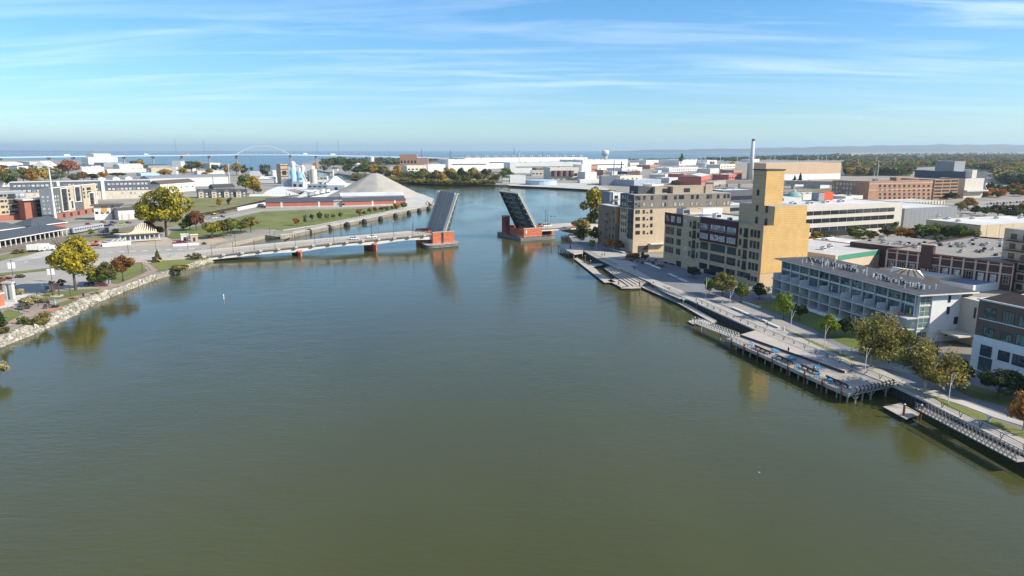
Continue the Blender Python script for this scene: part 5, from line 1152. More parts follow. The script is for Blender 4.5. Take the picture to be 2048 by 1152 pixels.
sheet('lawn', [(360, 403), (400, 398.5), (430, 398), (410, 404), (370, 407)], Z2, M_grass); sheet('lawn', [(385, 411), (430, 409.5), (440, 412), (400, 417)], Z2, M_grass)
sheet('gravel_yard', [(735, 397), (800, 392), (845, 388), (868, 398), (860, 411), (790, 424), (700, 442), (600, 463), (590, 465), (640, 452), (760, 427), (812, 413), (815, 406), (740, 408)], Z1, M_gravel)
sheet('gravel_yard', [(520, 392), (535, 381), (560, 371), (690, 366), (760, 372), (700, 398), (590, 397), (600, 390), (610, 383), (590, 378), (570, 379), (600, 389), (560, 393)], Z2, mat('white limestone gravel', (.66, .64, .60), .95, .08, .1))
sheet('dock_road', [(400, 447), (440, 441), (530, 422), (640, 417.5), (812, 410.5), (800, 407.5), (640, 414.5), (532, 417.5), (470, 428), (430, 437), (395, 441)], Z2, M_road)
sheet('rail_bed', [(-200, 560), (0, 507), (120, 485), (260, 460), (400, 432), (480, 416), (540, 402), (600, 391), (625, 383), (600, 375), (560, 370), (556, 372), (590, 378), (606, 384), (580, 391), (520, 402), (460, 416), (380, 431), (240, 456), (100, 478), (0, 495), (-200, 535)], Z1, mat('rusty ballast', (.22, .18, .145), .95, .2, .3, detail=8))
M_railst = mat('rail steel', (.16, .12, .10), .6, .2)
def track(label, px):
    t = thing('railway_track', label, 'railway', G(*px[0], 2.4)); pts = [G(x, y, 2.42)-t.location for x, y in px]
    b = MB(); s = MB()
    for i in range(len(pts)-1):
        d = pts[i+1]-pts[i]; n = Vector((d.y, -d.x, 0)).normalized()*.72
        b.beam(pts[i]+n, pts[i+1]+n, .14, .18); b.beam(pts[i]-n, pts[i+1]-n, .14, .18)
        k = int(min(d.length, 400)/1.4)
        for q in range(k): c = pts[i]+d*(q/k); s.beam(c+n*1.8-Vector((0, 0, .1)), c-n*1.8-Vector((0, 0, .1)), .3, .12)
    b.build('rail', M_railst, t); stuff(s.build('sleepers', mat('rail sleepers', (.14, .11, .09)), t))
track('railway track nearest the station platforms', [(-60, 517), (0, 502), (120, 481), (260, 456.5), (400, 429.5), (480, 413.5), (540, 400), (590, 389.5)]); track('railway track on the side of the construction site', [(-60, 522), (0, 506), (120, 484.5), (260, 459.5), (400, 432.5), (480, 416), (545, 402), (600, 390), (615, 384), (598, 377.5), (560, 371.5)])
sheet('road', [(-250, 575), (-5, 520), (60, 512), (120, 507), (205, 497), (335, 487), (432, 487), (392, 514), (330, 517), (205, 523), (120, 533), (0, 547), (-250, 600)], Z2, M_road)
sheet('construction_ground', [(196, 496), (205, 487), (262, 482), (400, 478), (440, 474), (455, 480), (430, 489), (300, 492)], Z3, M_sand)
sheet('side_road', [(20, 523), (60, 510), (100, 497), (140, 490), (205, 484), (260, 478), (330, 474), (345, 479), (262, 485), (205, 492), (120, 505), (75, 517), (50, 521)], Z3, M_conc)
for q in range(9): x = 214+q*23.5; sheet('lane_marking', [(x, 505-q*.95), (x+11, 504.6-q*.95), (x+11, 503.4-q*.95), (x, 503.8-q*.95)], Z3+.04, M_white)
sheet('lane_marking', [(47, 526), (54, 522), (56, 522), (49.5, 526)], Z3+.04, M_white)
sheet('lawn', [(-100, 575), (0, 546), (60, 540), (122, 533.5), (122, 538.5), (60, 544), (0, 551), (-100, 583)], Z3, M_grass)
sheet('lawn', [(-30, 521), (0, 516), (20, 514), (52, 505), (40, 512), (0, 522)], Z3, M_grass)
sheet('parking_lot', [(-200, 600), (0, 552), (60, 545.5), (125, 539.5), (220, 545), (234, 558), (215, 573), (152, 580), (90, 584), (60, 590), (30, 600), (0, 612), (-200, 660)], Z2, M_road)
sheet('lawn', [(222, 553), (262, 522), (282, 518), (284, 528), (296, 541), (262, 557), (238, 567), (222, 566)], Z3, M_grass)
sheet('lawn', [(290, 524), (318, 513), (340, 515), (404, 512), (418, 516), (390, 523), (330, 541), (310, 544), (300, 538)], Z3, M_grass)
sheet('lawn', [(88, 585), (152, 580), (205, 577), (160, 589), (107, 600), (88, 597)], Z3, M_grass)
sheet('lawn', [(112, 607), (150, 597), (172, 592), (150, 603), (118, 614)], Z3, M_grass)
sheet('lawn', [(-30, 640), (0, 630), (15, 617), (48, 627), (20, 645), (-10, 660)], Z3, M_grass); sheet('lawn', [(14, 665), (44, 650), (60, 640), (92, 622), (108, 626), (84, 640), (40, 655), (14, 668)], Z3, M_grass)
sheet('path', [(-60, 672), (0, 652), (45, 629), (60, 624), (20, 614), (25, 611), (66, 622), (110, 601), (160, 589.5), (230, 570), (285, 550), (302, 541), (296, 534), (276, 524), (292, 517), (300, 518), (294, 524), (308, 535), (316, 541), (296, 550), (236, 573), (166, 593), (116, 606), (78, 625), (50, 640), (6, 660), (-60, 690)], Z4, M_brickpath)
sheet('plaza', [(-30, 600), (10, 592), (60, 588), (84, 590), (60, 600), (36, 612), (6, 616), (-30, 625)], Z3, mat('pale plaza stone', (.58, .55, .50), .9, .1, .2))
sheet('terrace', [(86, 622), (118, 612), (128, 614), (108, 624)], Z4+.02, mat('orange paving', (.48, .21, .12)))
# riprap shore: pale limestone boulders
def riprap(name, px_top, px_bot, n, s0, s1, z0, z1, m, seed):
    g = np.random.default_rng(seed); b = MB(); tp_, bt_ = [G(x, y, z1) for x, y in px_top], [G(x, y, z0) for x, y in px_bot]
    sg = np.cumsum([0]+[(tp_[i+1]-tp_[i]).length for i in range(len(tp_)-1)])
    for k in range(n):
        u = g.random()*sg[-1]; i = min(np.searchsorted(sg, u)-1, len(tp_)-2); i = max(i, 0); f_ = (u-sg[i])/(sg[i+1]-sg[i]); v = g.random()
        p = tp_[i].lerp(tp_[i+1], f_).lerp(bt_[i].lerp(bt_[i+1], f_), v); s = g.uniform(s0, s1)
        vs = []
        for dz in (-1, 1):
            for t in range(5):
                a = t*1.2566+g.random()*.7; r = s*g.uniform(.45, .8)*(.75 if dz > 0 else 1); vs.append((p.x+r*math.cos(a), p.y+r*math.sin(a), p.z+dz*s*g.uniform(.25, .45)))
        b.add(vs, [(t, (t+1) % 5, 5+(t+1) % 5, 5+t) for t in range(5)]+[(5, 6, 7, 8, 9)])
    return stuff(b.build(name, m))
M_lime2 = mat('pale limestone', (.21, .19, .155), .95, scale=.6, col2=(.43, .39, .32), detail=6)
_t = M_lime2.node_tree; _g = _t.nodes.new('ShaderNodeNewGeometry'); _h = _t.nodes.new('ShaderNodeHueSaturation'); _m = _t.nodes.new('ShaderNodeMapRange'); _b = _t.nodes['Principled BSDF']; _o = _b.inputs['Base Color'].links[0].from_socket
_t.links.new(_g.outputs['Random Per Island'], _m.inputs[0]); _m.inputs[3].default_value = .5; _m.inputs[4].default_value = 1.5; _t.links.new(_m.outputs[0], _h.inputs['Value']); _t.links.new(_o, _h.inputs['Color']); _t.links.new(_h.outputs[0], _b.inputs['Base Color'])
st, sb = [(-200, 745), (-8, 678), (68, 646), (118, 620), (160, 600), (240, 574), (300, 552), (340, 541), (385, 526), (418, 516)], [(-200, 778), (-4, 697), (72, 668), (134, 640), (196, 606), (252, 582), (322, 556), (354, 545), (385, 536), (427, 524)]
riprap('riprap', st, sb, 3000, .45, 1.45, -.2, 2.2, M_lime2, 3)
riprap('riprap', [(430, 487), (470, 477), (530, 465), (570, 462)], [(434, 491), (474, 482.5), (532, 470.5), (560, 469)], 700, .5, 1.2, 0, 2.3, M_lime2, 4)
ta_, tb_ = [G(x, y, 2.3) for x, y in st], [G(x, y, -.4) for x, y in sb]; n0_ = len(ta_)
struct(MB().add(ta_+tb_, [(i, n0_+i, n0_+i+1, i+1) for i in range(n0_-1)]).build('shore_bank', mat('dark shore earth', (.10, .085, .065), .95, .2, .4)))
sheet('rough_grass', [(-80, 545), (0, 511), (140, 477), (330, 445), (400, 428), (420, 431), (345, 453), (240, 472), (140, 492), (60, 508), (0, 524), (-80, 560)], 2.32, M_dry); sheet('rough_grass', [(203, 413), (290, 407), (345, 403), (350, 426), (300, 420), (250, 411)], 2.32, M_dry)
# bulkhead with the round black fenders
wall_along('bulkhead_wall', 'pale concrete bulkhead of the slip behind the bridge with round black fenders', [(868, 409), (790, 424.5), (700, 443.5), (586, 466.5), (560, 469.5)], -.6, 2.5, .6, mat('stained concrete', (.34, .30, .24), .9, .2, .3), M_conc)
sheet('bulkhead_walk', [(868, 406), (790, 421.5), (700, 440), (586, 463), (585, 466), (700, 443), (790, 424), (869, 409)], Z4, M_conc)
for q, (x, y) in enumerate(((618.5, 467), (658.5, 459), (694.5, 453), (728.5, 446.5), (761, 441), (791, 434.5), (818, 429), (838.5, 424.5), (857, 420))):
    p = G(x, y, 0); t = thing('round_fender', 'round black dome fender on the slip bulkhead, '+ORD[q]+' counted from the boat ramp', 'fender', p, group='black dome fenders along the bulkhead')
    MB().lathe([(2.0, -.6), (2.05, 1.4), (1.85, 2.2), (1.3, 2.95), (.6, 3.3), (.05, 3.4)], n=18).build('dome', mat('black rubber', (.03, .03, .033), .7, .2), t, True); MB().lathe([(2.1, .5), (2.14, .6), (2.1, .7)], n=18).build('collar', M_dark, t)
t = thing('bollard_row_fence', 'low white stone kerb blocks between lawn and bulkhead walk', 'fence', G(567, 461.5, 2.4)); cbm = MB().box(-.45, .45, -.35, .35, 0, .7).mesh('block', [M_conc])
pa = [G(x, y, 2.4) for x, y in ((567, 461.5), (630, 452), (700, 438.5), (790, 420))]
for k in range(64):
    u = k/64*3; i = int(u); link('block', cbm, t, pa[i].lerp(pa[i+1], u-i)-t.location, .6)
# boat ramp
t = thing('boat_ramp', 'grey boat ramp with a jetty at the inner end of the slip', 'ramp', G(540, 469, 1)); q = [G(x, y, z)-t.location for x, y, z in ((532, 470, 2.4), (546, 464, 2.4), (586, 466, 2.4), (580, 473, .2), (570, 476, .2))]
b = MB(); b.add(q, [(0, 4, 3, 2, 1)]); b.add([v-Vector((0, 0, 1.2)) for v in q], [(0, 1, 2, 3, 4)]); b.build('slab', M_pave, t); p0, p1 = G(568, 477.5, .9)-t.location, G(584, 468, 1.2)-t.location; MB().beam(p0, p1, 2.0, .4).build('jetty', M_woodlt, t)
for x in (520, 528, 538): pass
# approach ramp where the bridge meets the bank
t0 = Ap; b = MB(); L0 = 46
b.add([tuple(Vector(v)) for v in [(-L0, -.3, -.8), (0, -.3, .03), (0, WB+.3, .03), (-L0, WB+.3, -.8), (-L0, -.3, -3.4), (0, -.3, -4.2), (0, WB+.3, -4.2), (-L0, WB+.3, -3.4)]], [(0, 1, 2, 3), (0, 4, 5, 1), (1, 5, 6, 2), (2, 6, 7, 3), (3, 7, 4, 0)])
MB_ = b.build('abutment', M_deckroad, br_l)
# ---------------------------------------------------------------- station, railcar, sail canopy
M_slate = mat('dark slate roof', (.075, .085, .095), .8, .15, .6); M_redbr = mat('red brick', (.33, .125, .085), .9, .12, .5)
cn = thing('platform_canopy', 'long dark platform canopy with a white eave and white posts beside the tracks', 'canopy', G(0, 494, 2.4)); c0 = cn.location
ce = [G(-60, 508, 2.4), G(140, 470, 2.4)]; cd = ce[1]-ce[0]; ca5 = math.atan2(cd.y, cd.x); cn.location = ce[0]; cn.rotation_euler = (0, 0, ca5); CL = cd.length
b = MB(); b.add([(0, 0, 4.3), (CL, 0, 4.3), (CL-2, 14, 7.0), (0, 14, 7.0), (0, 28, 4.3), (CL, 28, 4.3)], [(0, 1, 2, 3), (3, 2, 5, 4), (1, 5, 2), (0, 3, 4)]); b.build('roof', M_slate, cn)
MB().box(0, CL, -.15, 0, 3.8, 4.32).build('eave', M_white, cn)
pmm = MB().box(-.22, .22, -.22, .22, 0, 3.8).mesh('post', [M_white])
for k in range(20): link('post', pmm, cn, (2+k*(CL-4)/19, .7, 0))
MB().box(0, CL, 6, 22, 0, 3.6).build('wall', mat('canopy inside shade', (.06, .06, .065)), cn)  # dark box: the shade inside the open canopy put into its colour
h1 = BF('station_building', 'brick station hall with a dark hipped roof and arched windows at the frame edge', 'building', (-40, 484), (47, 472), 459, 12, z=2.4)
h1.h = rise_to(G(0, 478, 2.4), 459.5); h1.body(M_redbr, M_slate, .001)
b = MB(); w_, d_, h_ = h1.w, h1.d, h1.h; b.add([(-1, -1, h_), (w_+1, -1, h_), (w_+1, d_+1, h_), (-1, d_+1, h_), (5, d_/2, h_+3.6), (w_-6, d_/2, h_+3.6)], [(0, 1, 5, 4), (1, 2, 5), (2, 3, 4, 5), (3, 0, 4)]); b.build('hipped_roof', M_slate, h1.root); MB().box(-1.1, w_+1.1, -1.15, -1.0, h_-.5, h_+.05).build('eave', M_white, h1.root)
for k in range(9): h1.win('F', 2+k*(w_-4)/8, h_*.35, 1.5, h_*.5, 'plain', M_redbr, M_glassblind)
h2 = BF('station_building', 'low station wing with a dark hipped roof and white eave behind the platform canopy', 'building', (66, 466), (132, 457), 452, 16, z=2.4); h2.body(M_redbr, M_slate, .001)
b = MB(); w_, d_, h_ = h2.w, h2.d, h2.h; b.add([(-1.5, -1, h_), (w_+1, -1, h_), (w_+1, d_+1, h_), (-1.5, d_+1, h_), (8, d_/2, h_+4.4), (w_-5, d_/2, h_+4.4)], [(0, 1, 5, 4), (1, 2, 5), (2, 3, 4, 5), (3, 0, 4)]); b.build('hipped_roof', M_slate, h2.root); MB().box(-1.6, w_+1.1, -1.15, -1.0, h_-.5, h_+.05).build('eave', M_white, h2.root)
r0, r1 = G(143, 469, 2.5), G(204, 458, 2.5); rd = r1-r0; rc = thing('railway_carriage', 'old silver railway carriage standing at the end of the platform canopy', 'railway carriage', r0, math.atan2(rd.y, rd.x)); RL = rd.length
M_silver = mat('dull silver paint', (.32, .33, .33), .5, .1)
b = MB(); pr = [(-1.5, .9), (1.5, .9), (1.5, 3.2), (1.1, 3.9), (.5, 4.15), (-.5, 4.15), (-1.1, 3.9), (-1.5, 3.2)]; b.add([(0, y, z) for y, z in pr]+[(RL, y, z) for y, z in pr], [(i, i+8, (i+1) % 8+8, (i+1) % 8) for i in range(8)]+[tuple(range(8)), tuple(range(15, 7, -1))]); b.build('body', M_silver, rc)
for k in range(12): link('window', window_mesh(1.1, .9, 'plain', M_frame, M_glassdark), rc, (RL*(k+1)/13, -1.51, 2.3))
MB().box(-.06, -.001, -.5, .5, 1.0, 3.3).build('end_door', M_frame, rc)
for x in (3, RL-3):
    bg_ = MB().box(x-1.6, x+1.6, -1.1, 1.1, .35, .85).build('bogie', M_dark, rc)
    for sx_ in (-1, 1):
        w = MB().tube((x+sx_*1.1, -.9, .45), (x+sx_*1.1, .9, .45), .45, n=12).build('wheelset', M_dark, bg_)
# white sail canopy over the amphitheatre
sc = thing('sail_canopy', 'row of curved white sail fins over the small riverside stage', 'canopy', G(240, 484, 2.4)); o = sc.location; s1 = G(318, 476, 2.4)-o; dd_ = s1.normalized(); nn_ = Vector((-dd_.y, dd_.x, 0))
M_sail = mat('cream sail timber', (.66, .56, .40), .8, .08)
sl0, sl1 = G(243, 484, 2.4)-o, G(320, 479, 2.4)-o
b = MB(); b.prism([v.to_2d() for v in (sl0, sl1, sl1+nn_*9, sl0+nn_*9)], 3.6, 4.3); b.build('roof_slab', M_sail, sc)
MB().beam(sl0+Vector((0, 0, 3.75))-nn_*.2, sl1+Vector((0, 0, 3.75))-nn_*.2, .3, .7).build('slab_edge', M_wooddk, sc)
for k in range(11):
    u = k/10; foot = sl0.lerp(sl1, .2+.72*u)+nn_*(1+2*u)+Vector((0, 0, 4.3)); top = foot+dd_*(6.5-4*u)+nn_*3+Vector((0, 0, [3.6, 4.4, 5.0, 5.5, 5.6, 5.2, 4.5, 3.7, 2.9, 2.1, 1.2][k])); prev = foot; b = MB()
    for j in range(1, 6): f_ = j/5; p = foot.lerp(top, f_)+(dd_*1.0-Vector((0, 0, .6)))*math.sin(f_*math.pi); b.beam(prev, p, .45, .75); prev = p
    b.build('fin', M_sail, sc)
b = MB(); b.prism([v.to_2d() for v in (sl0-dd_*8-nn_, sl1-nn_, sl1+nn_*6, sl0-dd_*8+nn_*6)], -.1, .7); b.build('stage', M_conc, sc)
for k in range(9): p = sl0.lerp(sl1, k/8)+nn_*.8; MB().box(p.x-.25, p.x+.25, p.y-.25, p.y+.25, .7, 3.59).build('column', M_white, sc)
for k in range(8): p = sl0-dd_*(6-k)+nn_*(k % 3); MB().beam((p.x, p.y, .7), (p.x+1.5, p.y+.4, 1.9), .5).build('seat_step', M_whitemetal, sc)
t = thing('information_board', 'large dark board on a post beside the railway track', 'sign', G(208, 471.5, 2.4), .5); MB().box(-3, 3, -.12, .12, 1.6, 5).build('panel', mat('dark grey board', (.13, .14, .155)), t); MB().tube((0, 0, 0), (0, 0, 1.6), .2, n=8).build('post', M_dark, t)
# ---------------------------------------------------------------- left flats
M_gcool = mat('cool grey cladding', (.24, .26, .27), .8, .08); M_gdark = mat('dark grey brick', (.115, .12, .115), .9, .1, .5); M_ltan = mat('light tan brick', (.46, .37, .26), .9, .08, .5)
L1 = BF('apartment_building', 'grey and tan five storey flats with dark balcony stacks at the frame edge', 'building', (-60, 446), (58, 438), 385, 16)
L1.h = rise_to(G(0, 442), 384.5); L1.body(M_ltan, M_roofgrey, .3, z1=L1.h*.78); L1.part('upper_wall', M_gcool, (0, L1.w, -.1, L1.d, L1.h*.78+.01, L1.h)); L1.part('base_wall', M_redbr, (0, L1.w, -.15, -.001, -.3, L1.h*.2))
xs0 = L1.uv('F', 18, 410)[0]; xs1 = L1.uv('F', 33, 410)[0]; L1.part('dark_wall', M_gdark, (xs1+.2, L1.w, -.12, -.001, L1.h*.2+.01, L1.h*.77))
L1.part('roof', M_roofpale, (.3, L1.w-.3, .3, L1.d-.3, L1.h+.001, L1.h+.1))
for k in range(4):
    z = L1.h*.22+k*L1.h*.195; L1.part('balcony_shade_panel', M_dark, (xs0, xs1, -.16, -.101, z, z+2.6)); L1.part('balcony', M_dark, (xs0-.2, xs1+.2, -1.6, -.17, z-.15, z+.05), (xs0-.2, xs1+.2, -1.6, -1.54, z+.05, z+1.1))  # flat dark panels carry the shade of set-back balconies in their colour
    for x in (5, 13, 37, 47): L1.win('F', L1.uv('F', x, 410)[0], z+.8, 2.2 if x in (5, 47) else 1.3, 1.6, 'double', M_frame if x < 20 else M_framew, M_glass if x < 20 else M_glassblind, .16)
L1b = BF('apartment_building', 'red brick corner block with a white slanted roof edge among the grey flats', 'building', (53, 441), (105, 437), 401, 14)
L1b.body(M_redbr, M_roofpale, .2); L1b.part('roof_slab', M_white, (-1.5, L1b.w+1, -2.4, L1b.d, L1b.h+.01, L1b.h+1.1))
u0 = L1b.uv('F', 73, 420)[0]; L1b.part('dark_wall', M_gdark, (u0, L1b.w-2, -.15, -.001, 3, L1b.h-1.2)); 
for k in range(4): L1b.win('F', u0+1.5, 2.6+k*3.6, 2.6, 2.4, 'double', M_frame, M_glassdark, .16); L1b.win('F', u0+6.5, 3+k*3.6, 1.3, 1.4, 'plain', M_framew, M_glassblind, .16)
L2w = None
L2 = BF('apartment_building', 'grey and tan flats with tall white frames round dark window strips', 'building', (108, 440), (196, 424), 376, 8)
L2.body(M_gdark, M_roofpale, .5); L2.part('roof_edge', M_white, (0, L2.w, -.3, -.001, L2.h-.4, L2.h+.25)); L2.part('base_wall', M_redbr, (0, L2.w, -.25, -.001, -.3, 4.2))
def u2(x): return L2.uv('F', x, 405)[0]
L2.part('tan_wall', M_ltan, (u2(133), u2(149), -.2, -.001, 4.3, L2.h-.5)); L2.part('tan_wall', M_ltan, (u2(167), u2(195), -.2, -.001, 4.3, L2.h-.5)); L2.part('side_cladding', M_gcool, (-.2, -.001, 0, L2.d, 4, L2.h-.3)); L2.part('end_fin', M_white, (L2.w-.8, L2.w, -.6, -.31, 2, L2.h))
for (xa, xb, f0, f1) in ((122, 136, .20, .96), (139, 146, .24, .55), (149.5, 162, .45, .97), (177.5, 188.5, .28, .72)):
    a_, b_ = u2(xa), u2(xb); za, zb_ = L2.h*f0, L2.h*f1; f = MB(); f.box(a_, b_, -1.0, -.22, zb_-.6, zb_); f.box(a_, b_, -1.0, -.22, za, za+.6); f.box(a_, a_+.7, -1.0, -.22, za+.6, zb_-.6); f.box(b_-.7, b_, -1.0, -.22, za+.6, zb_-.6); f.build('white_frame', M_white, L2.root)
    n = max(1, int((zb_-za)/3.2))
    for k in range(n): L2.win('F', (a_+b_)/2, za+.7+k*(zb_-za-1.3)/n, b_-a_-1.6, (zb_-za-1.3)/n-.15, 'triple', M_frame, M_glassdark, .21)
for (xa, xb) in ((138, 141.5), (168, 171), (176, 184)):
    for k in range(3): L2.win('F', (u2(xa)+u2(xb))/2, L2.h*.55+k*3.1, u2(xb)-u2(xa), 2.2, 'double', M_frame, M_glassdark, .21)
for k in range(5): L2.win('F', u2(124+k*15), .6, 3.6, 3.0, 'triple', M_frame, M_glassdark, .26)
L2.grid('L', .6, L2.d-.6, 2, [4.8+3*k for k in range(5)], 1.5, 1.5, 'double', M_framew, M_glassblind, .21)
for k in range(5):
    for x in (112, 117): L2.win('F', u2(x), 4.8+k*3.0, 1.4, 1.5, 'plain', M_framew, M_glassblind, .01)
M_navy = mat('slate blue siding', (.10, .115, .14), .8, .08); M_creamlt = mat('light cream brick', (.55, .47, .35), .9, .07)
L3 = BF('hotel', 'long four storey block with slate upper floors over cream brick', 'building', (24, 404), (304, 396), 365.5, 20)
zc3 = L3.uv('F', 240, 381)[1]; L3.body(M_creamlt, M_roofwhite, .001, z1=zc3); L3.part('upper_wall', M_navy, (0, L3.w, -.15, L3.d, zc3+.07, L3.h)); L3.part('roof', M_roofwhite, (-.3, L3.w+.3, -.5, L3.d, L3.h+.001, L3.h+.5))
for (xa, xb) in ((115, 121), (203, 210)): L3.part('white_bay', M_white, (L3.uv('F', xa, 380)[0], L3.uv('F', xb, 380)[0], -.9, -.16, 0, L3.h+.9))
for k in range(31):
    u = 4+k*(L3.w-8)/30
    if any(abs(L3.uv('F', x, 380)[0]-u) < 4.4 for x in (118, 206.5)): continue
    for z in (zc3+.9, zc3+.9+(L3.h-zc3)/2): L3.win('F', u, z, 2.6, 1.9, 'double', M_framew, M_glassblind, .155)
    for z in (zc3-4.0, zc3-8.0): L3.win('F', u, z, 2.2, 2.0, 'double', M_framew, M_glassblind)
M_brroof = mat('brown shingle roof', (.12, .09, .08), .9, .15, .4); M_grroof = mat('grey shingle roof', (.17, .17, .18), .9, .12, .4)
def gabled(B, m, mr, rise, over=.6, along='x'):
    B.part('wall', m, (0, B.w, 0, B.d, -.3, B.h)); w, d, h = B.w, B.d, B.h; o = over
    if along == 'x': vs = [(-o, -o, h-.2), (w+o, -o, h-.2), (w+o, d+o, h-.2), (-o, d+o, h-.2), (-o, d/2, h+rise), (w+o, d/2, h+rise)]; fs = [(0, 1, 5, 4), (2, 3, 4, 5), (1, 2, 5), (3, 0, 4), (3, 2, 1, 0)]
    else: vs = [(-o, -o, h-.2), (w+o, -o, h-.2), (w+o, d+o, h-.2), (-o, d+o, h-.2), (w/2, -o, h+rise), (w/2, d+o, h+rise)]; fs = [(1, 2, 5, 4), (3, 0, 4, 5), (0, 1, 4), (2, 3, 5), (3, 2, 1, 0)]
    MB().add(vs, fs).build('roof', mr, B.root)
L4 = BF('apartment_building', 'white row with three gabled dormers and a grey roof behind the slate block', 'building', (190, 372), (279, 369), 361, 14); gabled(L4, M_white, M_grroof, 3)
for x in (204, 233, 258):
    u = L4.uv('F', x, 362)[0]; g_ = L4.part('dormer', M_white, (u-5, u+5, -.6, 5, L4.h-1, L4.h+2)); b = MB(); b.add([(u-5.6, -1, L4.h+2), (u+5.6, -1, L4.h+2), (u, -1, L4.h+5), (u-5.6, 6, L4.h+2), (u+5.6, 6, L4.h+2), (u, 6, L4.h+5)], [(0, 1, 2), (0, 2, 5, 3), (1, 4, 5, 2)]); b.build('dormer_roof', M_white, L4.root)
for k in range(10): L4.win('F', 4+k*(L4.w-8)/9, L4.h-2.6, 2, 1.7, 'plain', M_frame, M_glassdark, .61 if False else .02)
def shed(label, pl, pr, yt, d, m, mr, rise=1.5, name='shed', cat='shed', along='x', wins=0, kind='plain', da=0, fm=M_frame, group=None, doors=0):
    B = BF(name, label, cat, pl, pr, yt, d, da=da, group=group)
    if rise > 0: gabled(B, m, mr, rise, along=along)
    else: B.body(m, mr, .3)
    for k in range(wins): B.win('F', B.w*(k+.5)/wins, B.h*.42, min(2.2, B.w/wins*.55), min(1.8, B.h*.32), kind, fm)
    for k in range(doors): B.win('F', B.w*(k+.5)/doors, 0, min(4, B.w/doors*.5), B.h*.6, 'plain', M_framew, M_glassblind, 0, 'door')
    return B
M_orpan = mat('orange panel', (.55, .30, .10)); M_brpost = mat('brown column', (.22, .15, .12))
s1_ = shed('white and orange community building with a flat brown roof behind the parked cars', (190, 440), (243, 438), 412, 12, M_white, M_brroof, 0, 'pavilion', 'building', wins=5); s1_.part('roof_slab', M_brroof, (-2, s1_.w+2, -2, s1_.d, s1_.h, s1_.h+.7)); s1_.part('orange_panel', M_orpan, (s1_.w*.28, s1_.w*.5, -.15, -.001, s1_.h*.5, s1_.h-.2)); s1_.part('column', M_brpost, (s1_.w*.66, s1_.w*.75, -.5, -.001, -.3, s1_.h))
s2_ = shed('white modular building with cream door panels beside the big yellow tree', (238, 440), (291, 437), 419, 12, M_white, M_brroof, 0, 'pavilion', 'building'); s2_.part('roof_slab', M_brroof, (-1, s2_.w+1, -1.5, s2_.d, s2_.h, s2_.h+.6))
for k in range(4): s2_.part('tan_panel', M_ltan, (1.5+k*s2_.w/4, s2_.w/4+k*s2_.w/4-1.5, -.12, -.001, .2, s2_.h*.55))
t = thing('transmission_pole', 'tall white steel transmission pole in front of the red brick block', 'utility pole', G(111.5, 441)); hp = rise_to(t.location, 335); MB().tube((0, 0, 0), (0, 0, hp), 1.0, .35, 12).build('pole', M_white, t)
for f_ in (.86, .94, .985): MB().tube((-3.4, 0, hp*f_), (3.4, 0, hp*f_), .14, n=6).build('arm', M_white, t)
for q, (x, yb_, yt, lab) in enumerate(((299, 372, 340, 'white transmission pole behind the end of the slate block'), (460, 372, 327, 'white transmission pole in front of the long grey warehouse'), (480, 350, 325, 'white transmission pole behind the golden tree'))):
    t = thing('transmission_pole', lab, 'utility pole', G(x, yb_)); hp = rise_to(t.location, yt); MB().tube((0, 0, 0), (0, 0, hp), .75, .35, 8).build('pole', M_whitemetal, t)
    for f_ in (.88, .97): MB().tube((-3, 0, hp*f_), (3, 0, hp*f_), .15, n=6).build('arm', M_whitemetal, t)
# cars on the left
rzL = R(aB)
for (x, y, kd, c, rz, lab) in ((178, 450.5, 'suv', (.30, .03, .04), .5, 'dark red car beside the far end of the platform canopy'), (206, 446, 'sedan', (.03, .03, .035), .5, 'black car parked alone in front of the white and orange building'), (227, 447, 'suv', (.04, .045, .07), .5, 'dark blue car parked left of the lime green one'), (213, 453.5, 'sedan', (.02, .03, .08), .5, 'navy car by the end of the railway carriage'), (222, 451.5, 'sedan', (.03, .035, .09), .5, 'second navy car by the end of the railway carriage'), (245, 450, 'suv', (.42, .62, .02), .4, 'lime green car in the station car park'), (257, 446.5, 'sedan', (.03, .03, .04), .4, 'black car parked right of the lime green one'),
        (183, 572.5, 'suv', (.02, .025, .04), .2, 'dark blue car in the shade under the trees of the waterfront car park'), (205, 572, 'sedan', (.22, .03, .04), .2, 'dark red car in the shade under the trees of the waterfront car park'), (356, 488, 'pickup', (.40, .03, .05), .1, 'dark red pickup truck in the construction site'), (368, 487.5, 'suv', (.45, .04, .04), .1, 'red car beside the dark red pickup in the construction site'), (446, 427, 'pickup', (.04, .04, .06), .3, 'dark truck parked on the dock road by the lawn'), (427, 437, 'suv', (.75, .75, .73), .2, 'white car in the row by the dock road'), (436, 436, 'sedan', (.7, .7, .7), .2, 'second white car in the row by the dock road'), (443, 435, 'pickup', (.05, .05, .06), .2, 'black pickup at the end of the row by the dock road'), (421, 438.5, 'sedan', (.5, .5, .5), .2, 'silver car at the start of the row by the dock road'),
        (617, 387, 'sedan', (.7, .7, .7), .3, 'silver car behind the brick warehouse'), (640, 379, 'suv', (.05, .05, .07), .4, 'dark car by the cement plant offices'), (631, 380, 'suv', (.75, .75, .75), .4, 'white car by the cement plant offices'), (660, 382, 'sedan', (.06, .05, .05), .3, 'black car beside the cement plant gate')):
    car(G(x, y, 2.45), rz, kd, c, lab)
M_dig = mat('yellow machine paint', (.58, .36, .03), .5)
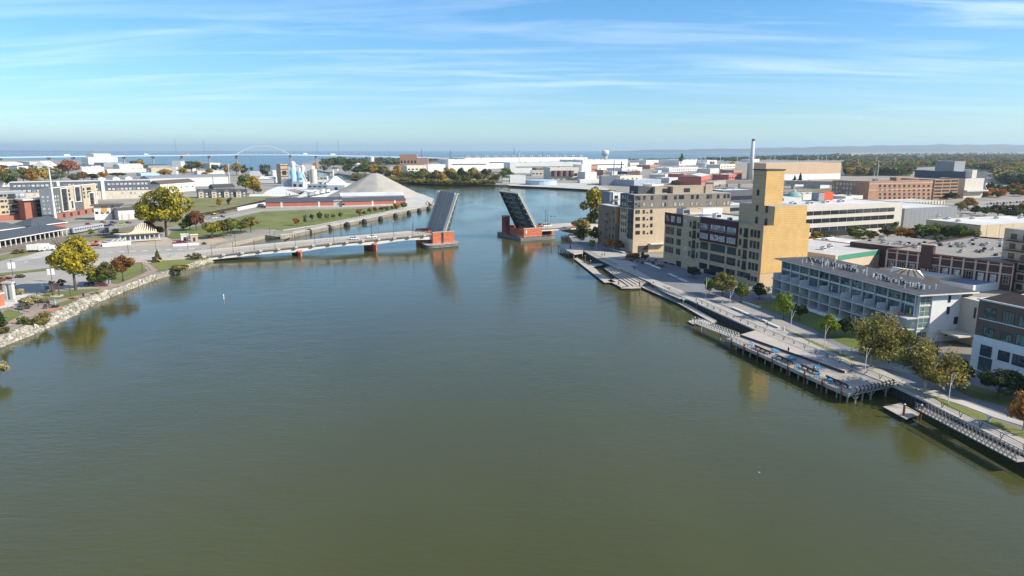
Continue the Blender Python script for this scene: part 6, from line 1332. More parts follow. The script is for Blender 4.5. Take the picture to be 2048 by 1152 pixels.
def digger(p, rz, m, label, s=1.0):
    t = thing('excavator', label, 'excavator', p, rz); t.scale = (s, s, s)
    for sy in (-1, 1): MB().prism([(-1.9, sy*1.2-.3), (1.9, sy*1.2-.3), (1.9, sy*1.2+.3), (-1.9, sy*1.2+.3)], 0, .8).build('track', M_dark, t)
    MB().box(-1.9, 1.2, -1.2, 1.2, .95, 1.9).box(-.3, .3, -.3, .3, .3, .95).build('body', m, t); MB().box(-.1, 1.3, .2, 1.15, 1.91, 3.0).build('cab', M_carglass, t)
    MB().beam((1.0, -.3, 1.6), (3.2, -.3, 3.9), .4, .5).beam((3.2, -.3, 3.9), (5.0, -.3, 1.9), .3, .4).build('boom', m, t); MB().box(4.7, 5.4, -.8, .2, .9, 1.9).build('bucket', M_dark, t); return t
digger(G(190, 492, 2.45), .2, M_or, 'orange excavator half hidden behind the big yellow tree'); digger(G(426, 430, 2.45), 2.8, M_dig, 'yellow excavator on the dock road by the reddish tree', .9); digger(G(860, 411, 2.45), 2.6, mat('tan machine paint', (.45, .24, .08)), 'tan loader machine in the gravel yard beside the left bridge leaf', 1.0)
digger(G(125, 503, 2.45), 1.2, M_or, 'orange construction machine left of the big yellow tree', .9)
def truck(p, rz, cab, box, label, L_=11, H_=3.4):
    t = thing('truck', label, 'truck', p, rz); MB().box(-L_/2, L_/2-3.0, -1.25, 1.25, 1.0, 1.0+H_-.6).build('box_body', box, t); MB().prism([(L_/2-2.8, -1.2), (L_/2, -1.2), (L_/2, 1.2), (L_/2-2.8, 1.2)], .6, [3.1, 2.3, 2.3, 3.1]).build('cab', cab, t); MB().box(L_/2-.05, L_/2+.02, -1.0, 1.0, 1.4, 2.2).build('windscreen', M_carglass, t)
    for x in (-L_*.38, -L_*.25, L_*.36):
        for s in (-1, 1): MB().tube((x, s*.95, .5), (x, s*1.25, .5), .5, n=10).build('wheel', M_tyre, t)
    return t
truck(G(73, 503, 2.45), .3, M_white, M_white, 'white box truck parked at the start of the construction site', 8); truck(G(92, 501, 2.45), .3, M_white, M_whitemetal, 'white truck trailer parked in front of the white box truck', 9)
t = thing('barrier_wall', 'long white temporary barrier wall along the construction site', 'barrier', G(205, 494, 2.45)); e_ = G(262, 489, 2.45)-t.location; MB().beam((0, 0, 1.0), e_+Vector((0, 0, 1.0)), .4, 2.0).build('panel', M_white, t)
t = thing('barrier_wall', 'white barrier wall beside the parked red pickup at the construction site', 'barrier', G(346, 493, 2.45)); e_ = G(398, 490, 2.45)-t.location; MB().beam((0, 0, .7), e_+Vector((0, 0, .7)), .5, 1.4).build('panel', M_white, t)
for q, (x, y, m, lab) in enumerate(((370, 481, M_whitemetal, 'pale site kiosk left of the cream kiosk by the slip'), (389, 482, M_ltan, 'cream site kiosk beside the slip and the bridge'))):
    t = thing('kiosk', lab, 'kiosk', G(x, y, 2.45), .4); MB().box(-1.9, 1.9, -1.6, 1.6, 0, 3.6).build('wall', m, t); MB().prism([(-2.2, -1.9), (2.2, -1.9), (2.2, 1.9), (-2.2, 1.9)], 3.61, 4.0).build('roof', M_white, t); MB().box(-.6, .6, -1.64, -1.601, 0, 2.3).build('door', M_frame, t)
# park furniture and lamp posts on the left
def lamp(x, yb_, yt, label, banner=False, m=None, z=2.45):
    p = G(x, yb_, z); h = rise_to(p, yt); t = thing('street_lamp', label, 'street lamp', p, .4, 'lamp posts on the left bank'); MB().tube((0, 0, 0), (0, 0, h), .11, .07, 7).build('post', m or M_pole, t); MB().lathe([(.08, 0), (.25, .1), (.2, .4), (.05, .5)], c=(0, 0, h), n=8).build('lamp_head', m or M_pole, t)
    if banner:
        for s in (-1, 1): MB().box(s*.75-.55, s*.75+.55, -.03, .03, h-3.2, h-.7).build('banner', mat('white banner', (.78, .72, .70)), t)
for (x, a, b_, bn, lab) in ((26, 553, 522, True, 'dark lamp post with two white banners at the far side of the car park'), (104, 563, 534, True, 'dark lamp post with two white banners in the middle of the car park'), (141, 592, 572, False, 'short dark lamp post on the lawn by the big yellow tree'), (257, 507, 475, False, 'tall dark lamp post by the construction barrier'), (312, 500, 475, False, 'tall dark lamp post right of the construction barrier'), (77, 612, 588, False, 'dark lamp post beside the shrubs of the plaza'), (32, 581, 566, False, 'short dark lamp post behind the plaza'), (285, 546, 527, False, 'dark lamp post beside the winding brick path'), (376, 497, 463, False, 'tall dark lamp post by the red pickup'), (37, 624, 615, False, 'short bollard lamp at the path fork'), (81, 481, 447, False, 'slim post in front of the platform canopy')): lamp(x, a, b_, lab, bn)
bin_(G(167, 592, 2.5), M_dark, 'black litter bin beside the brick path'); bin_(G(246.5, 562, 2.5), M_dark, 'black litter bin beneath the russet tree')
t = thing('sign_kiosk', 'pale sign panel with a teal square at the edge of the waterfront car park', 'sign', G(94, 581.5, 2.45), .2); MB().box(-1.6, 1.6, -.2, .2, 0, 2.3).build('panel', M_conc, t); MB().box(-.6, .9, -.23, -.201, .5, 1.9).build('teal_panel', mat('teal print', (.03, .20, .24)), t)
t = thing('sculpture', 'rusty arch sculpture on a round base on the lawn', 'sculpture', G(113.5, 592, 2.45)); M_cor = mat('rusted sculpture steel', (.16, .06, .035)); MB().tube((-1.2, 0, 0), (-1.3, 0, 4.6), .35, n=8).build('column', M_cor, t); MB().tube((.9, .2, 0), (1.0, .2, 4.4), .25, n=8).build('column', M_cor, t); MB().beam((-2.2, 0, 4.4), (1.6, .1, 4.6), .4).build('beam', M_cor, t); MB().lathe([(2.2, 0), (2.2, .2)], n=18).build('base', M_conc, t)
t = thing('monument', 'pale stone monument of two joined pillars on the plaza', 'monument', G(21, 601, 2.45)); M_mon = mat('grey green stone', (.45, .46, .42))
MB().prism([(-1.6, -.7), (-.5, -.7), (-.5, .7), (-1.6, .7)], 0, 6.2).build('pillar', M_mon, t); MB().prism([(.5, -.7), (1.6, -.7), (1.6, .7), (.5, .7)], 0, 6.2).build('pillar', M_mon, t); MB().box(-2, 2, -.9, .9, 6.21, 6.8).build('lintel', M_mon, t); MB().box(-3, 3, -2, 2, -.1, .4).build('base', M_conc, t)
for q, (x, y, rz) in enumerate(((96, 608.5, .5), (101, 611.5, 2.2), (90, 617, 4))):
    t = thing('deck_chair', ORD[q]+' dark deck chair by the orange paving at the shore, counted from the plaza', 'chair', G(x, y, 2.5), rz); MB().box(-.5, .5, -.5, .4, .35, .45).build('seat', M_dark, t); MB().prism([(-.5, .35), (.5, .35), (.5, .55), (-.5, .55)], .45, 1.3).build('backrest', M_dark, t)
    for sx_ in (-.42, .42):
        for sy in (-.4, .35): MB().box(sx_-.06, sx_+.06, sy-.06, sy+.06, 0, .35).build('leg', M_dark, t)
t = thing('statue', 'small statue on a dark base beside the deck chairs', 'statue', G(111, 614.5, 2.5)); MB().box(-.9, .9, -.7, .7, 0, .8).build('base', M_dark, t); MB().lathe([(.3, .8), (.45, 1.4), (.3, 2.0), (.2, 2.3), (.25, 2.6), (.05, 2.9)], n=10).build('figure', mat('verdigris', (.2, .33, .32)), t)
t = thing('play_feature', 'dark playground climber with a yellow slide on the lawn under the small green tree', 'playground', G(311, 524.5, 2.45)); MB().box(-1, 1, -1, 1, 0, 2.6).build('tower', M_wooddk, t); MB().beam((1, 0, 1.6), (3, 0, .2), .7, .15).build('slide', M_dig, t); MB().beam((-1, 0, .15), (-4, -1.5, .15), .8, .3).build('log', M_woodpale, t)
t = thing('utility_box', 'grey green utility box on the lawn beside the road', 'utility box', G(346.5, 514.5, 2.45), .2); MB().box(-1.3, 1.3, -.8, .8, 0, 1.7).build('cabinet', mat('grey green paint', (.33, .42, .38)), t); MB().box(-.5, .5, -.83, -.801, .2, 1.5).build('door', M_conc, t)
t = thing('brick_pylon', 'orange brick pylon cut by the frame edge at the plaza', 'pillar', G(-6, 612, 2.4)); MB().box(-1.6, 1.6, -1.6, 1.6, 0, 4).build('shaft', M_obrick, t); MB().box(-1.9, 1.9, -1.9, 1.9, 4.01, 4.5).build('cap', M_conc, t)
# ---------------------------------------------------------------- left middle distance: sheds, townhouses, warehouse, plant, arch bridge
M_lgmetal = mat('light grey metal cladding', (.50, .50, .48), .6, .06, .2); M_mgmetal = mat('mid grey metal cladding', (.25, .26, .27), .6, .08, .2)
M_beigew = mat('pale beige cladding', (.60, .55, .46), .8, .07, .2)
shed('long low grey metal warehouse behind the town houses', (300, 376), (461, 371), 356.5, 45, M_lgmetal, M_mgmetal, 3, da=4)
B = shed('tan and white office with a brown hipped roof in front of the long grey warehouse', (322, 387), (391, 381), 368, 18, M_beigew, M_brroof, 4, 'office_building', 'building', wins=6, kind='triple')
for q, xa in enumerate((395, 421, 446, 470)):
    yy = 396-q*.5; B = BF('town_house', 'dark roofed town house with cream bay, '+ORD[q]+' in the row from the yellow tree', 'house', (xa, yy), (xa+24.5, yy-.6), 384, 13, group='row of dark roofed town houses')
    gabled(B, mat('slate grey siding', (.12, .125, .135)), mat('dark shingle roof', (.06, .06, .065), .9), 3)
    b = MB(); u = B.w*.32; b.box(u-2.6, u+2.6, -1.6, -.001, -.2, B.h+.4); b.build('bay', M_creamlt, B.root); b = MB(); b.add([(u-3.2, -2, B.h+.4), (u+3.2, -2, B.h+.4), (u, -2, B.h+2.4), (u-3.2, 5, B.h+.4), (u+3.2, 5, B.h+.4), (u, 5, B.h+2.4)], [(0, 1, 2), (0, 2, 5, 3), (1, 4, 5, 2)]); b.build('bay_roof', M_grroof, B.root)
    for z in (.8, 3.8): B.win('F', u, z, 2.4, 1.7, 'double', M_framew, M_glass, 1.61); B.win('F', B.w*.78, z, 2.2, 1.6, 'double', M_framew, M_glassblind)
B = shed('second row of dark roofed town houses behind the first', (427, 384), (470, 382), 374.5, 12, mat('slate grey siding', (.12, .125, .135)), mat('dark shingle roof', (.06, .06, .065), .9), 3.5, 'town_house', 'house', wins=6, fm=M_framew)
M_rust2 = mat('faded red brick', (.44, .135, .10), .9, .1, .3)
b1 = BF('warehouse', 'long red brick warehouse with a slate grey roof in front of the gravel heap', 'warehouse', (531.5, 416), (683, 413), 404.5, 26, da=-1); gabled(b1, M_rust2, M_slate, 3.2)
b2 = BF('warehouse', 'second red brick warehouse section with a dark doorway beside the white shed', 'warehouse', (684, 413.5), (811, 409.5), 403, 22, da=-1); gabled(b2, M_rust2, M_slate, 3.0)
for x in (563, 638): u = b1.uv('F', x, 410)[0]; b1.part('white_pilaster', M_white, (u-.9, u+.9, -.3, -.001, -.2, b1.h))
u = b1.uv('F', 676, 410)[0]; b1.win('F', u, 0, 8, 6.5, 'bare', M_white, M_white if False else M_glassblind, .01, 'door'); b1.part('base_band', M_conc, (0, b1.w, -.2, -.001, -.3, 1.2)); b2.part('base_band', M_conc, (0, b2.w, -.2, -.001, -.3, 1.2))
for x in (745, 790): u = b2.uv('F', x, 408)[0]; b2.part('white_pilaster', M_white, (u-.8, u+.8, -.3, -.001, -.2, b2.h))
u = b2.uv('F', 687, 411)[0]; b2.win('F', u, 0, 2.2, 3, 'plain', M_frame, M_glassdark, 0, 'door')
b3 = BF('shed', 'long white metal shed with a low white roof at the foot of the gravel heap', 'shed', (683, 408), (808, 405), 392.5, 34, da=-1); gabled(b3, M_whitemetal, M_roofwhite, 2.5)
t = thing('retaining_wall', 'long low white wall running beside the railway to the brick warehouse', 'wall', G(475, 421.5)); e_ = G(531, 410)-t.location; MB().beam((0, 0, 1.4), e_+Vector((0, 0, 1.4)), .6, 2.8).build('wall', M_white, t)
t = thing('retaining_wall', 'short white garden wall below the gravel slope by the golden tree', 'wall', G(499, 393)); e_ = G(573, 391.5)-t.location; MB().beam((0, 0, 1.3), e_+Vector((0, 0, 1.3)), .6, 2.6).build('wall', M_white, t)
# gravel heaps
def heap(label, c, rpx, ytop, m, seed, ell=(1, .9), n=40):
    g = np.random.default_rng(seed); p = G(*c, 2.3); dep = p.y*CP+52*SP; r = rpx*dep/F; h = rise_to(p, ytop); t = thing('gravel_heap', label, 'gravel heap', p)
    vs = []; fs = []; K = 10; ph = g.random(6)*6.28
    for k in range(K+1):
        f_ = k/K
        for i in range(n):
            a = 6.2832*i/n; rr = r*(1-f_)*(1+.10*math.sin(2*a+ph[0])+.06*math.sin(5*a+ph[1])*(1-f_))+r*.045*f_; z = h*f_**1.04*(1 if k < K else .985)+h*.02*math.sin(7*a+ph[2])*(1-f_)*f_*3; rr *= 1+(.035*math.sin(13*a+ph[3])+.08*math.cos(3*a+ph[4]))*(1-f_)
            vs.append((rr*math.cos(a)*ell[0]+(.03*r*f_ if math.cos(a) > 0 else -.03*r*f_), rr*math.sin(a)*ell[1], z))
    for k in range(K): fs += [(k*n+i, k*n+(i+1) % n, (k+1)*n+(i+1) % n, (k+1)*n+i) for i in range(n)]
    fs.append(tuple(range(K*n, K*n+n))); MB().add(vs, fs).build('heap', m, t, True); return t
heap('big grey tan gravel heap behind the white shed', (752, 392), 86, 346, mat('heaped gravel', (.33, .30, .25), .95, scale=.1, col2=(.43, .40, .345), bump=.6, detail=9), 2)
heap('white conical limestone heap beside the cement plant', (672, 378), 36, 352, mat('white lime powder', (.74, .72, .68), .95, .05), 5)
# cement plant
def silo(label, x, yb_, yt, wpx, m, cone=.12, name='silo', cat='silo', group=None, legs=0, band=None):
    p = G(x, yb_); h = rise_to(p, yt); dep = p.y*CP+52*SP; r = wpx*dep/F/2; t = thing(name, label, cat, p, 0, group); z0 = h*legs
    MB().lathe([(r, z0), (r, h*(1-cone)), (r*.97, h*(1-cone)+.05), (r*.12, h)], n=22).build('drum', m, t)
    MB().lathe([(r*1.02, h*(1-cone)-.5), (r*1.03, h*(1-cone)-.2), (r*1.02, h*(1-cone))], n=22).build('rim', band or m, t)
    b = MB()
    for k in range(6): a = k*1.047; b.tube((r*.9*math.cos(a), r*.9*math.sin(a), -.3), (r*.9*math.cos(a), r*.9*math.sin(a), max(z0, .5)), r*.1, n=6)
    b.tube((r*1.05, 0, 0), (r*1.05, 0, h*(1-cone)), .25, n=5); b.build('ladder_and_legs', M_steelw, t); return t
M_skyb = mat('sky blue paint', (.30, .52, .68), .5, .06); M_silob = mat('pale concrete silo', (.55, .52, .44), .8, .08, .3)
silo('tall pale sky blue silo of the cement plant', 587, 372, 337, 10, M_skyb, .06, legs=.28); silo('sky blue silo, shorter and right of the taller blue one', 600, 373, 343, 10, mat('mid sky blue paint', (.20, .46, .66), .5), .06, legs=.3)
silo('big pale concrete silo at the right of the cement plant', 628, 366, 337, 13.5, M_silob, .05); silo('grey ribbed silo half hidden behind the pale concrete one', 620, 365, 341, 9, M_mgmetal, .06); silo('white silo tower with a cone top at the middle of the cement plant', 588, 366, 322, 10, M_white, .07); silo('slim white silo with red band behind the blue silos', 607, 366, 330, 8, M_white, .08, band=M_rust2)
silo('white storage tank left of the cement plant', 548, 358, 340, 10, M_white, .05); silo('light grey storage tank beside the cement plant tower', 558.5, 357, 341, 12, M_lgmetal, .05)
def boxbld(label, pl, pr, yt, d, m, mr=None, name='industrial_building', cat='building', da=0, par=.4, group=None, rise=0, wins=0, doors=0):
    B = BF(name, label, cat, pl, pr, yt, d, da=da, group=group)
    if rise: gabled(B, m, mr or M_roofwhite, rise)
    else: B.body(m, mr or M_roofwhite, par, t=.4)
    if not rise and B.w > 30 and B.d > 15:
        for k in range(int(min(7, B.w/14))): B.unit(B.w*rng.uniform(.08, .92), B.d*rng.uniform(.15, .85), rng.uniform(2, 4), rng.uniform(1.6, 3), rng.uniform(1, 2.2), z=B.h-par, m=[M_steel, M_steelw, M_mgmetal][k % 3])
    for k in range(wins): B.win('F', B.w*(k+.5)/wins, B.h*.45, B.w/wins*.6, B.h*.22, 'plain')
    for k in range(doors): B.win('F', B.w*(k+.5)/doors, 0, min(5, B.w/doors*.5), min(5, B.h*.6), 'plain', M_frame, M_glassdark, 0, 'door')
    return B
B = boxbld('tan brick preheater tower with dark frame at the left of the cement plant', (563, 368), (577, 367.5), 328, 14, mat('tan brick plant', (.42, .30, .20)), wins=1)
for k in range(5): B.part('platform', M_dark, (-.8, B.w+.8, -1.2, -.001, B.h*(.2+.18*k), B.h*(.2+.18*k)+.5))
boxbld('blue grey block below the cement plant silos', (563, 373), (584, 373), 358, 22, mat('blue grey block', (.27, .31, .36)), M_lgmetal, doors=0)
boxbld('white loading bay with dark openings below the blue silos', (584, 374), (607, 374.5), 364, 16, M_whitemetal, doors=2)
boxbld('white processing hall right of the white silo tower', (596, 352), (625, 352), 332, 22, M_white, wins=0); boxbld('orange brown timber tower behind the pale concrete silo', (627, 345), (634, 345), 326, 8, mat('orange brown tower', (.42, .22, .12)))
boxbld('long low pale plant office with grey front', (615, 379), (655, 380), 368, 20, M_lgmetal, M_roofwhite, wins=4); boxbld('white plant shed by the conical heap', (655, 380), (690, 381), 370, 20, M_white, M_roofwhite, doors=1)
boxbld('small pale control tower by the side channel', (660, 352), (666, 352), 340, 8, M_beigew, wins=1); boxbld('white house with dark gable by the side channel', (664, 347), (675, 347), 337, 10, M_white, M_brroof, rise=3)
t = thing('conveyor', 'white inclined conveyor gantry in front of the pale silo', 'conveyor', G(606, 374)); a_ = G(615, 372)-t.location; MB().beam((0, 0, rise_to(G(606, 374), 344)), a_+Vector((0, 0, 2)), 1.8, 1.8).build('gantry', M_whitemetal, t); MB().beam((0, 0, 0), (0, 0, rise_to(G(606, 374), 344)), .8).build('trestle', M_steelw, t)
for (pl, pr, yt, d, m, lab) in (((578, 362), (600, 362), 334, 12, M_white, 'white plant building rising behind the blue silos'), ((603, 364), (618, 364), 350, 10, M_whitemetal, 'white hopper house left of the pale concrete silo'), ((634, 371), (662, 371), 361, 14, M_white, 'white low hall right of the pale concrete silo'), ((640, 362), (654, 362), 352, 10, M_lgmetal, 'grey dome cover hall behind the low white hall'), ((528, 358), (546, 358), 348, 14, M_white, 'white shed left of the storage tanks'), ((508, 364), (530, 364), 356, 14, M_beigew, 'beige shed behind the golden tree'), ((606, 345), (628, 345), 329, 12, M_whitemetal, 'white upper conveyor hall of the plant')): boxbld(lab, pl, pr, yt, d, m, wins=2)
for (a, b_, ya, yb2, lab) in ((586, 612, 326, 338, 'white conveyor bridge from the white silo tower'), (610, 626, 352, 340, 'white pipe bridge to the pale concrete silo'), (571, 590, 332, 326, 'white conveyor bridge at the brick preheater tower')):
    p0, p1 = G(a, 366), G(b_, 366); t = thing('conveyor', lab, 'conveyor', p0); z0, z1 = rise_to(p0, ya), rise_to(p1, yb2); MB().beam((0, 0, z0), p1-p0+Vector((0, 0, z1)), 2.2, 2.4).build('gantry', M_whitemetal, t); q = p1-p0; MB().beam((q.x, q.y, 0), (q.x, q.y, z1), 1.2).beam((0, 0, 0), (0, 0, z0), 1.2).build('trestle', M_steelw, t)
t = thing('red_hopper', 'small red hopper high between the blue silo and the pale silo', 'hopper', G(609, 366)); z0 = rise_to(t.location, 348); MB().box(-2, 2, -2, 2, z0, z0+4.5).build('bin', M_rust2, t); MB().beam((0, 0, 0), (0, 0, z0), 1).build('trestle', M_steelw, t)
hp_ = [(617, 394), (629, 391.5), (641, 389), (652, 386.5)]
for q in range(4):
    x, y = hp_[q]; p = G(x, y, 2.6); q2 = G(x+10, y-2.2, 2.6)-p; t = thing('hopper_wagon', 'pale hopper wagon on the plant siding, '+ORD[q]+' of the train from the brick warehouse', 'railway wagon', p, math.atan2(q2.y, q2.x), 'hopper wagons on the siding')
    MB().prism([(0, -1.5), (13, -1.5), (13, 1.5), (0, 1.5)], [1.4, 1.4, 1.4, 1.4], 4.6).build('body', M_silob if q else M_mgmetal, t)
    for x_ in (2, 11): MB().box(x_-1.3, x_+1.3, -1.1, 1.1, 0, 1.1).build('bogie', M_dark, t)
    for x_ in (3.3, 6.5, 9.7): MB().box(x_-.7, x_+.7, -.7, .7, 4.61, 4.95).build('hatch', M_dark, t)
# arch bridge over the bay
ar = [(-140, 334, 317.5), (2, 333, 315), (99, 332, 313.5), (148, 331.5, 313), (195, 331, 312.5), (249, 330, 312), (307, 329.5, 311.3), (364, 329, 311), (419, 328.5, 310.3), (473.6, 328, 309.6), (581, 327.5, 309.6), (632, 327, 310.6), (681, 326.6, 311.4), (733, 326.2, 312.3), (780, 326, 313.5), (829, 325.6, 314.8), (865, 325.3, 315.8), (925, 325, 317.4)]
ap = [G(x, y, 0)+Vector((0, 0, rise_to(G(x, y, 0), yd))) for x, y, yd in ar]; abr = thing('arch_bridge', 'distant high road bridge with a slim pale blue tied arch over the bay', 'bridge', (ap[9].x, ap[9].y, 0)); o_ = abr.location
M_abr = mat('pale blue grey bridge steel', (.50, .56, .60), .6, .06); M_pierd = mat('bridge pier concrete', (.33, .27, .23), .9, .1)
b = MB()
for i in range(len(ap)-1): b.beam(ap[i]-o_, ap[i+1]-o_, 24, 4.2)
b.build('deck', M_abr, abr)
for i, p in enumerate(ap[:-1]):
    if i == 0: continue
    q = p-o_; b = MB(); b.beam((q.x, q.y, -1), (q.x, q.y, q.z-8), 6, 5); b.beam((q.x, q.y, q.z-8), (q.x, q.y, q.z-2.2), 16, 5); b.build('pier', M_pierd, abr)
for off in (-9, 9):
    b = MB(); prev = None; A0, A1 = ap[9]-o_, ap[10]-o_; dn = (A1-A0).normalized(); nn = Vector((-dn.y, dn.x, 0)); hz = rise_to(Vector((*(ap[9].lerp(ap[10], .5)).to_2d(), 0)), 291.5)-ap[9].z
    for k in range(25):
        f_ = k/24; p = A0.lerp(A1, f_)+Vector((0, 0, hz*4*f_*(1-f_)))+nn*off
        if prev: b.beam(prev, p, 2.6, 2.6)
        if 2 < k < 22 and k % 2: b.beam(p, A0.lerp(A1, f_)+nn*off, .35)
        prev = p
    b.build('arch_rib', M_abr, abr)
for (x, i, c, lab, Lg) in ((137, 2, M_white, 'white lorry on the high bridge, farthest from the arch', 32), (295, 5, M_white, 'white lorry on the high bridge midway to the arch', 26), (374, 7, M_or, 'orange lorry on the high bridge left of the arch', 32), (612, 10, M_white, 'white lorry on the high bridge just right of the arch', 28), (667, 11, M_white, 'long white lorry on the high bridge farther right of the arch', 36)):
    a_, c_ = ap[i], ap[i+1]; f_ = (x-ar[i][0])/(ar[i+1][0]-ar[i][0]); p = a_.lerp(c_, f_)+Vector((0, 0, 2.1)); d = c_-a_
    truck(p, math.atan2(d.y, d.x), M_white, c, lab, Lg*.62, 5.5)
# far left harbour sheds: (left foot px, right foot px, top row, depth, wall, roof, rise, label)
M_dkroof = mat('dark blue roof', (.09, .10, .13), .7)
for (pl, pr, yt, d, m, mr, rise, lab) in (
    ((-30, 338), (50, 336), 328, 60, M_white, M_roofwhite, 5, 'white gabled salt shed at the far left under the high bridge'), ((35, 339), (80, 338), 332.5, 40, M_white, M_dkroof, 2, 'white shed with a dark roof strip at the far left'), ((97, 338), (118, 337), 332, 40, M_white, M_roofwhite, 14, 'white pyramid roofed shed by the high bridge pier'),
    ((60, 333), (100, 332), 324, 60, M_lgmetal, M_lgmetal, 2, 'grey long shed under the left part of the high bridge'), ((150, 338), (182, 338), 331.5, 50, M_white, M_dkroof, 3, 'white shed with a dark roof left of the tall white mill'), ((165, 349), (212, 347), 335, 40, M_white, M_roofwhite, 0, 'bright white low warehouse in front of the tall white mill'),
    ((178, 334), (238, 333), 315, 50, M_white, M_roofwhite, 0, 'tall white mill building under the high bridge'), ((190, 331), (226, 330), 308, 30, M_whitemetal, M_roofwhite, 2, 'raised middle block of the tall white mill'), ((208, 334), (247, 333), 325, 40, M_mgmetal, M_dkroof, 0, 'dark blue roofed shed below the tall white mill'), ((240, 342), (288, 341), 331, 40, M_white, M_roofwhite, 4, 'white round roofed hall right of the tall white mill'),
    ((215, 346), (300, 344), 339, 25, M_beigew, M_roofwhite, 0, 'long low beige terminal in front of the round roofed hall'), ((297, 337), (341, 336), 331, 40, M_mgmetal, M_dkroof, 3, 'dark gable roofed shed by the bridge pier'), ((303, 345), (345, 344), 336, 25, M_ltan, M_roofpale, 0, 'tan brick harbour building below the dark gable shed'), ((343, 349), (353, 349), 334, 10, M_white, M_roofwhite, 0, 'small white harbour block right of the tan building'),
    ((282, 352), (320, 351), 346, 20, mat('light blue cladding', (.35, .50, .65)), M_roofpale, 0, 'light blue shed at the end of the white gabled row'), ((345, 337), (362, 337), 322, 30, M_lgmetal, M_lgmetal, 0, 'grey silo block behind the autumn trees by the bridge'), ((372, 343), (385, 343), 334, 20, M_white, M_roofwhite, 0, 'white block among the autumn trees'), ((395, 349), (450, 348), 342, 30, M_beigew, M_roofpale, 0, 'low beige shed behind the long grey warehouse'),
    ((500, 352), (528, 352), 343, 20, M_white, M_roofwhite, 0, 'white shed in front of the tall green tree'), ((519, 366), (548, 366), 358, 20, M_white, M_roofwhite, 4, 'white tented shed right of the golden tree'), ((0, 374), (22, 373), 362, 16, M_white, M_brroof, 4, 'white house among trees at the far left'), ((420, 336), (442, 335.5), 326, 40, M_beigew, M_roofpale, 0, 'beige terminal on the bay shore under the high bridge')):
    boxbld(lab, pl, pr, yt, d, m, mr, da=3, rise=rise)
# ---------------------------------------------------------------- right middle distance
M_office = mat('pale office stone', (.56, .50, .42), .85, .06, .2); M_hotel = mat('orange brown brick', (.36, .20, .125), .9, .1, .3); M_dkbr = mat('shaded brown brick', (.085, .048, .042), .9, .1, .4); M_trim = mat('pale stone trim', (.50, .40, .33), .85, .08); M_dkslate = mat('slate cladding', (.09, .10, .12), .7, .1)
of = Bld('office_building', 'pale three storey office with long ribbon windows and a white roof', 'office', (1600, 478), 24, xr=1806, d=38, yt=413)
of.body(M_office, M_roofwhite, .5)
for (y0, y1) in ((419, 427), (434, 442.5), (451, 459.5)):
    z1, z0 = of.uv('F', 1700, y0)[1], of.uv('F', 1700, y1)[1]; n = 11
    for k in range(n): of.win('F', 2+(of.w-9)*(k+.5)/n, z0, (of.w-9)/n-.35, z1-z0, 'n4', M_frame, M_glassdark)
of.win('F', of.w*.3, .3, of.w*.4, 3.4, 'n10', M_frame, M_glassdark)
for u in (12, 24, 40, 55): of.unit(u, 14+u % 7, 4, 3, 1.6, m=M_steelw)
of.part('red_penthouse', mat('bright red panel', (.62, .09, .04)), (of.w*.58, of.w*.58+8, 30, 36, of.h, of.h+5.5)); of.part('grey_penthouse', M_mgmetal, (of.w*.58-5, of.w*.58-.02, 30, 36, of.h, of.h+5.2))
gb = Bld('hall', 'windowless grey panelled hall between the office and the tan warehouse', 'hall', (1805, 460), 24, xr=1915, d=45, yt=417); gb.body(mat('grey cladding panels', (.235, .235, .24), .7, .06, .2), M_roofwhite, .4)
for k in range(12): gb.part('panel_seam', M_mgmetal, (gb.w*(k+.5)/12-.06, gb.w*(k+.5)/12+.06, -.05, -.001, .2, gb.h-.2))
tw = Bld('warehouse', 'low tan warehouse with a large white roof by the frame edge', 'warehouse', (1957, 486), 20, w=75, xl=1853, yt=450); tw.body(mat('tan concrete panels', (.52, .42, .28), .85, .08, .2), M_roofwhite, .4)
for k in range(7): tw.part('panel_joint', M_brroof, (tw.w*(k+.5)/7-.08, tw.w*(k+.5)/7+.08, -.06, -.001, 0, tw.h-.2))
for k in range(8): tw.unit(8+k*8, 20+(k*13) % 30, 2, 2, 1.4, m=M_steelw)
rbld = Bld('hall', 'low ribbed cream building between the office and the parking ramp', 'hall', (1790, 421), 22, xr=1890, d=30, yt=405); rbld.body(mat('ribbed cream panels', (.56, .49, .37)), M_roofpale, .4)
for k in range(16): rbld.part('rib', mat('dark brown rib', (.2, .15, .1)), (rbld.w*(k+.5)/16-.25, rbld.w*(k+.5)/16+.25, -.3, -.001, 0, rbld.h-.3))  # ribs in an even brown, darker than the cream panels
ho = Bld('hotel', 'orange brown brick hotel with rows of paired windows and a wing', 'hotel', (1735, 404), 22, xr=1868, xl=1712, yt=363); ho.body(M_hotel, mat('blue grey roof', (.19, .22, .26)), .8)
for k in range(11):
    x = 1760+k*9.7
    for y in (372, 380, 388.5, 396): u, z = ho.uv('F', x, y); ho.win('F', u, z-1.3, 3.2, 2.7, 'double', M_frame, M_glass)
for f_ in (.55, .86): ho.part('stone_band', M_trim, (0, ho.w, -.2, -.001, ho.h*f_, ho.h*f_+.7))
ho.part('stair_core', M_hotel, (ho.w*.43, ho.w*.5, 2, 10, ho.h, ho.h+3.5)); ho.unit(20, 10, 5, 4, 2.5); ho.unit(48, 8, 4, 4, 2)
hw_ = Bld('hotel', 'older brick hotel wing with arched windows on its shaded side', 'hotel', (1717, 402), 22, w=9, xl=1665, yt=363.5); hw_.body(M_hotel, M_roofgrey, .6); 
for k in range(8):
    for z in (2, 6.5, 11, 15.5): hw_.win('L', hw_.d*(k+.5)/8, z, 2.4, 2.6, 'plain', M_trim, M_glassblind)
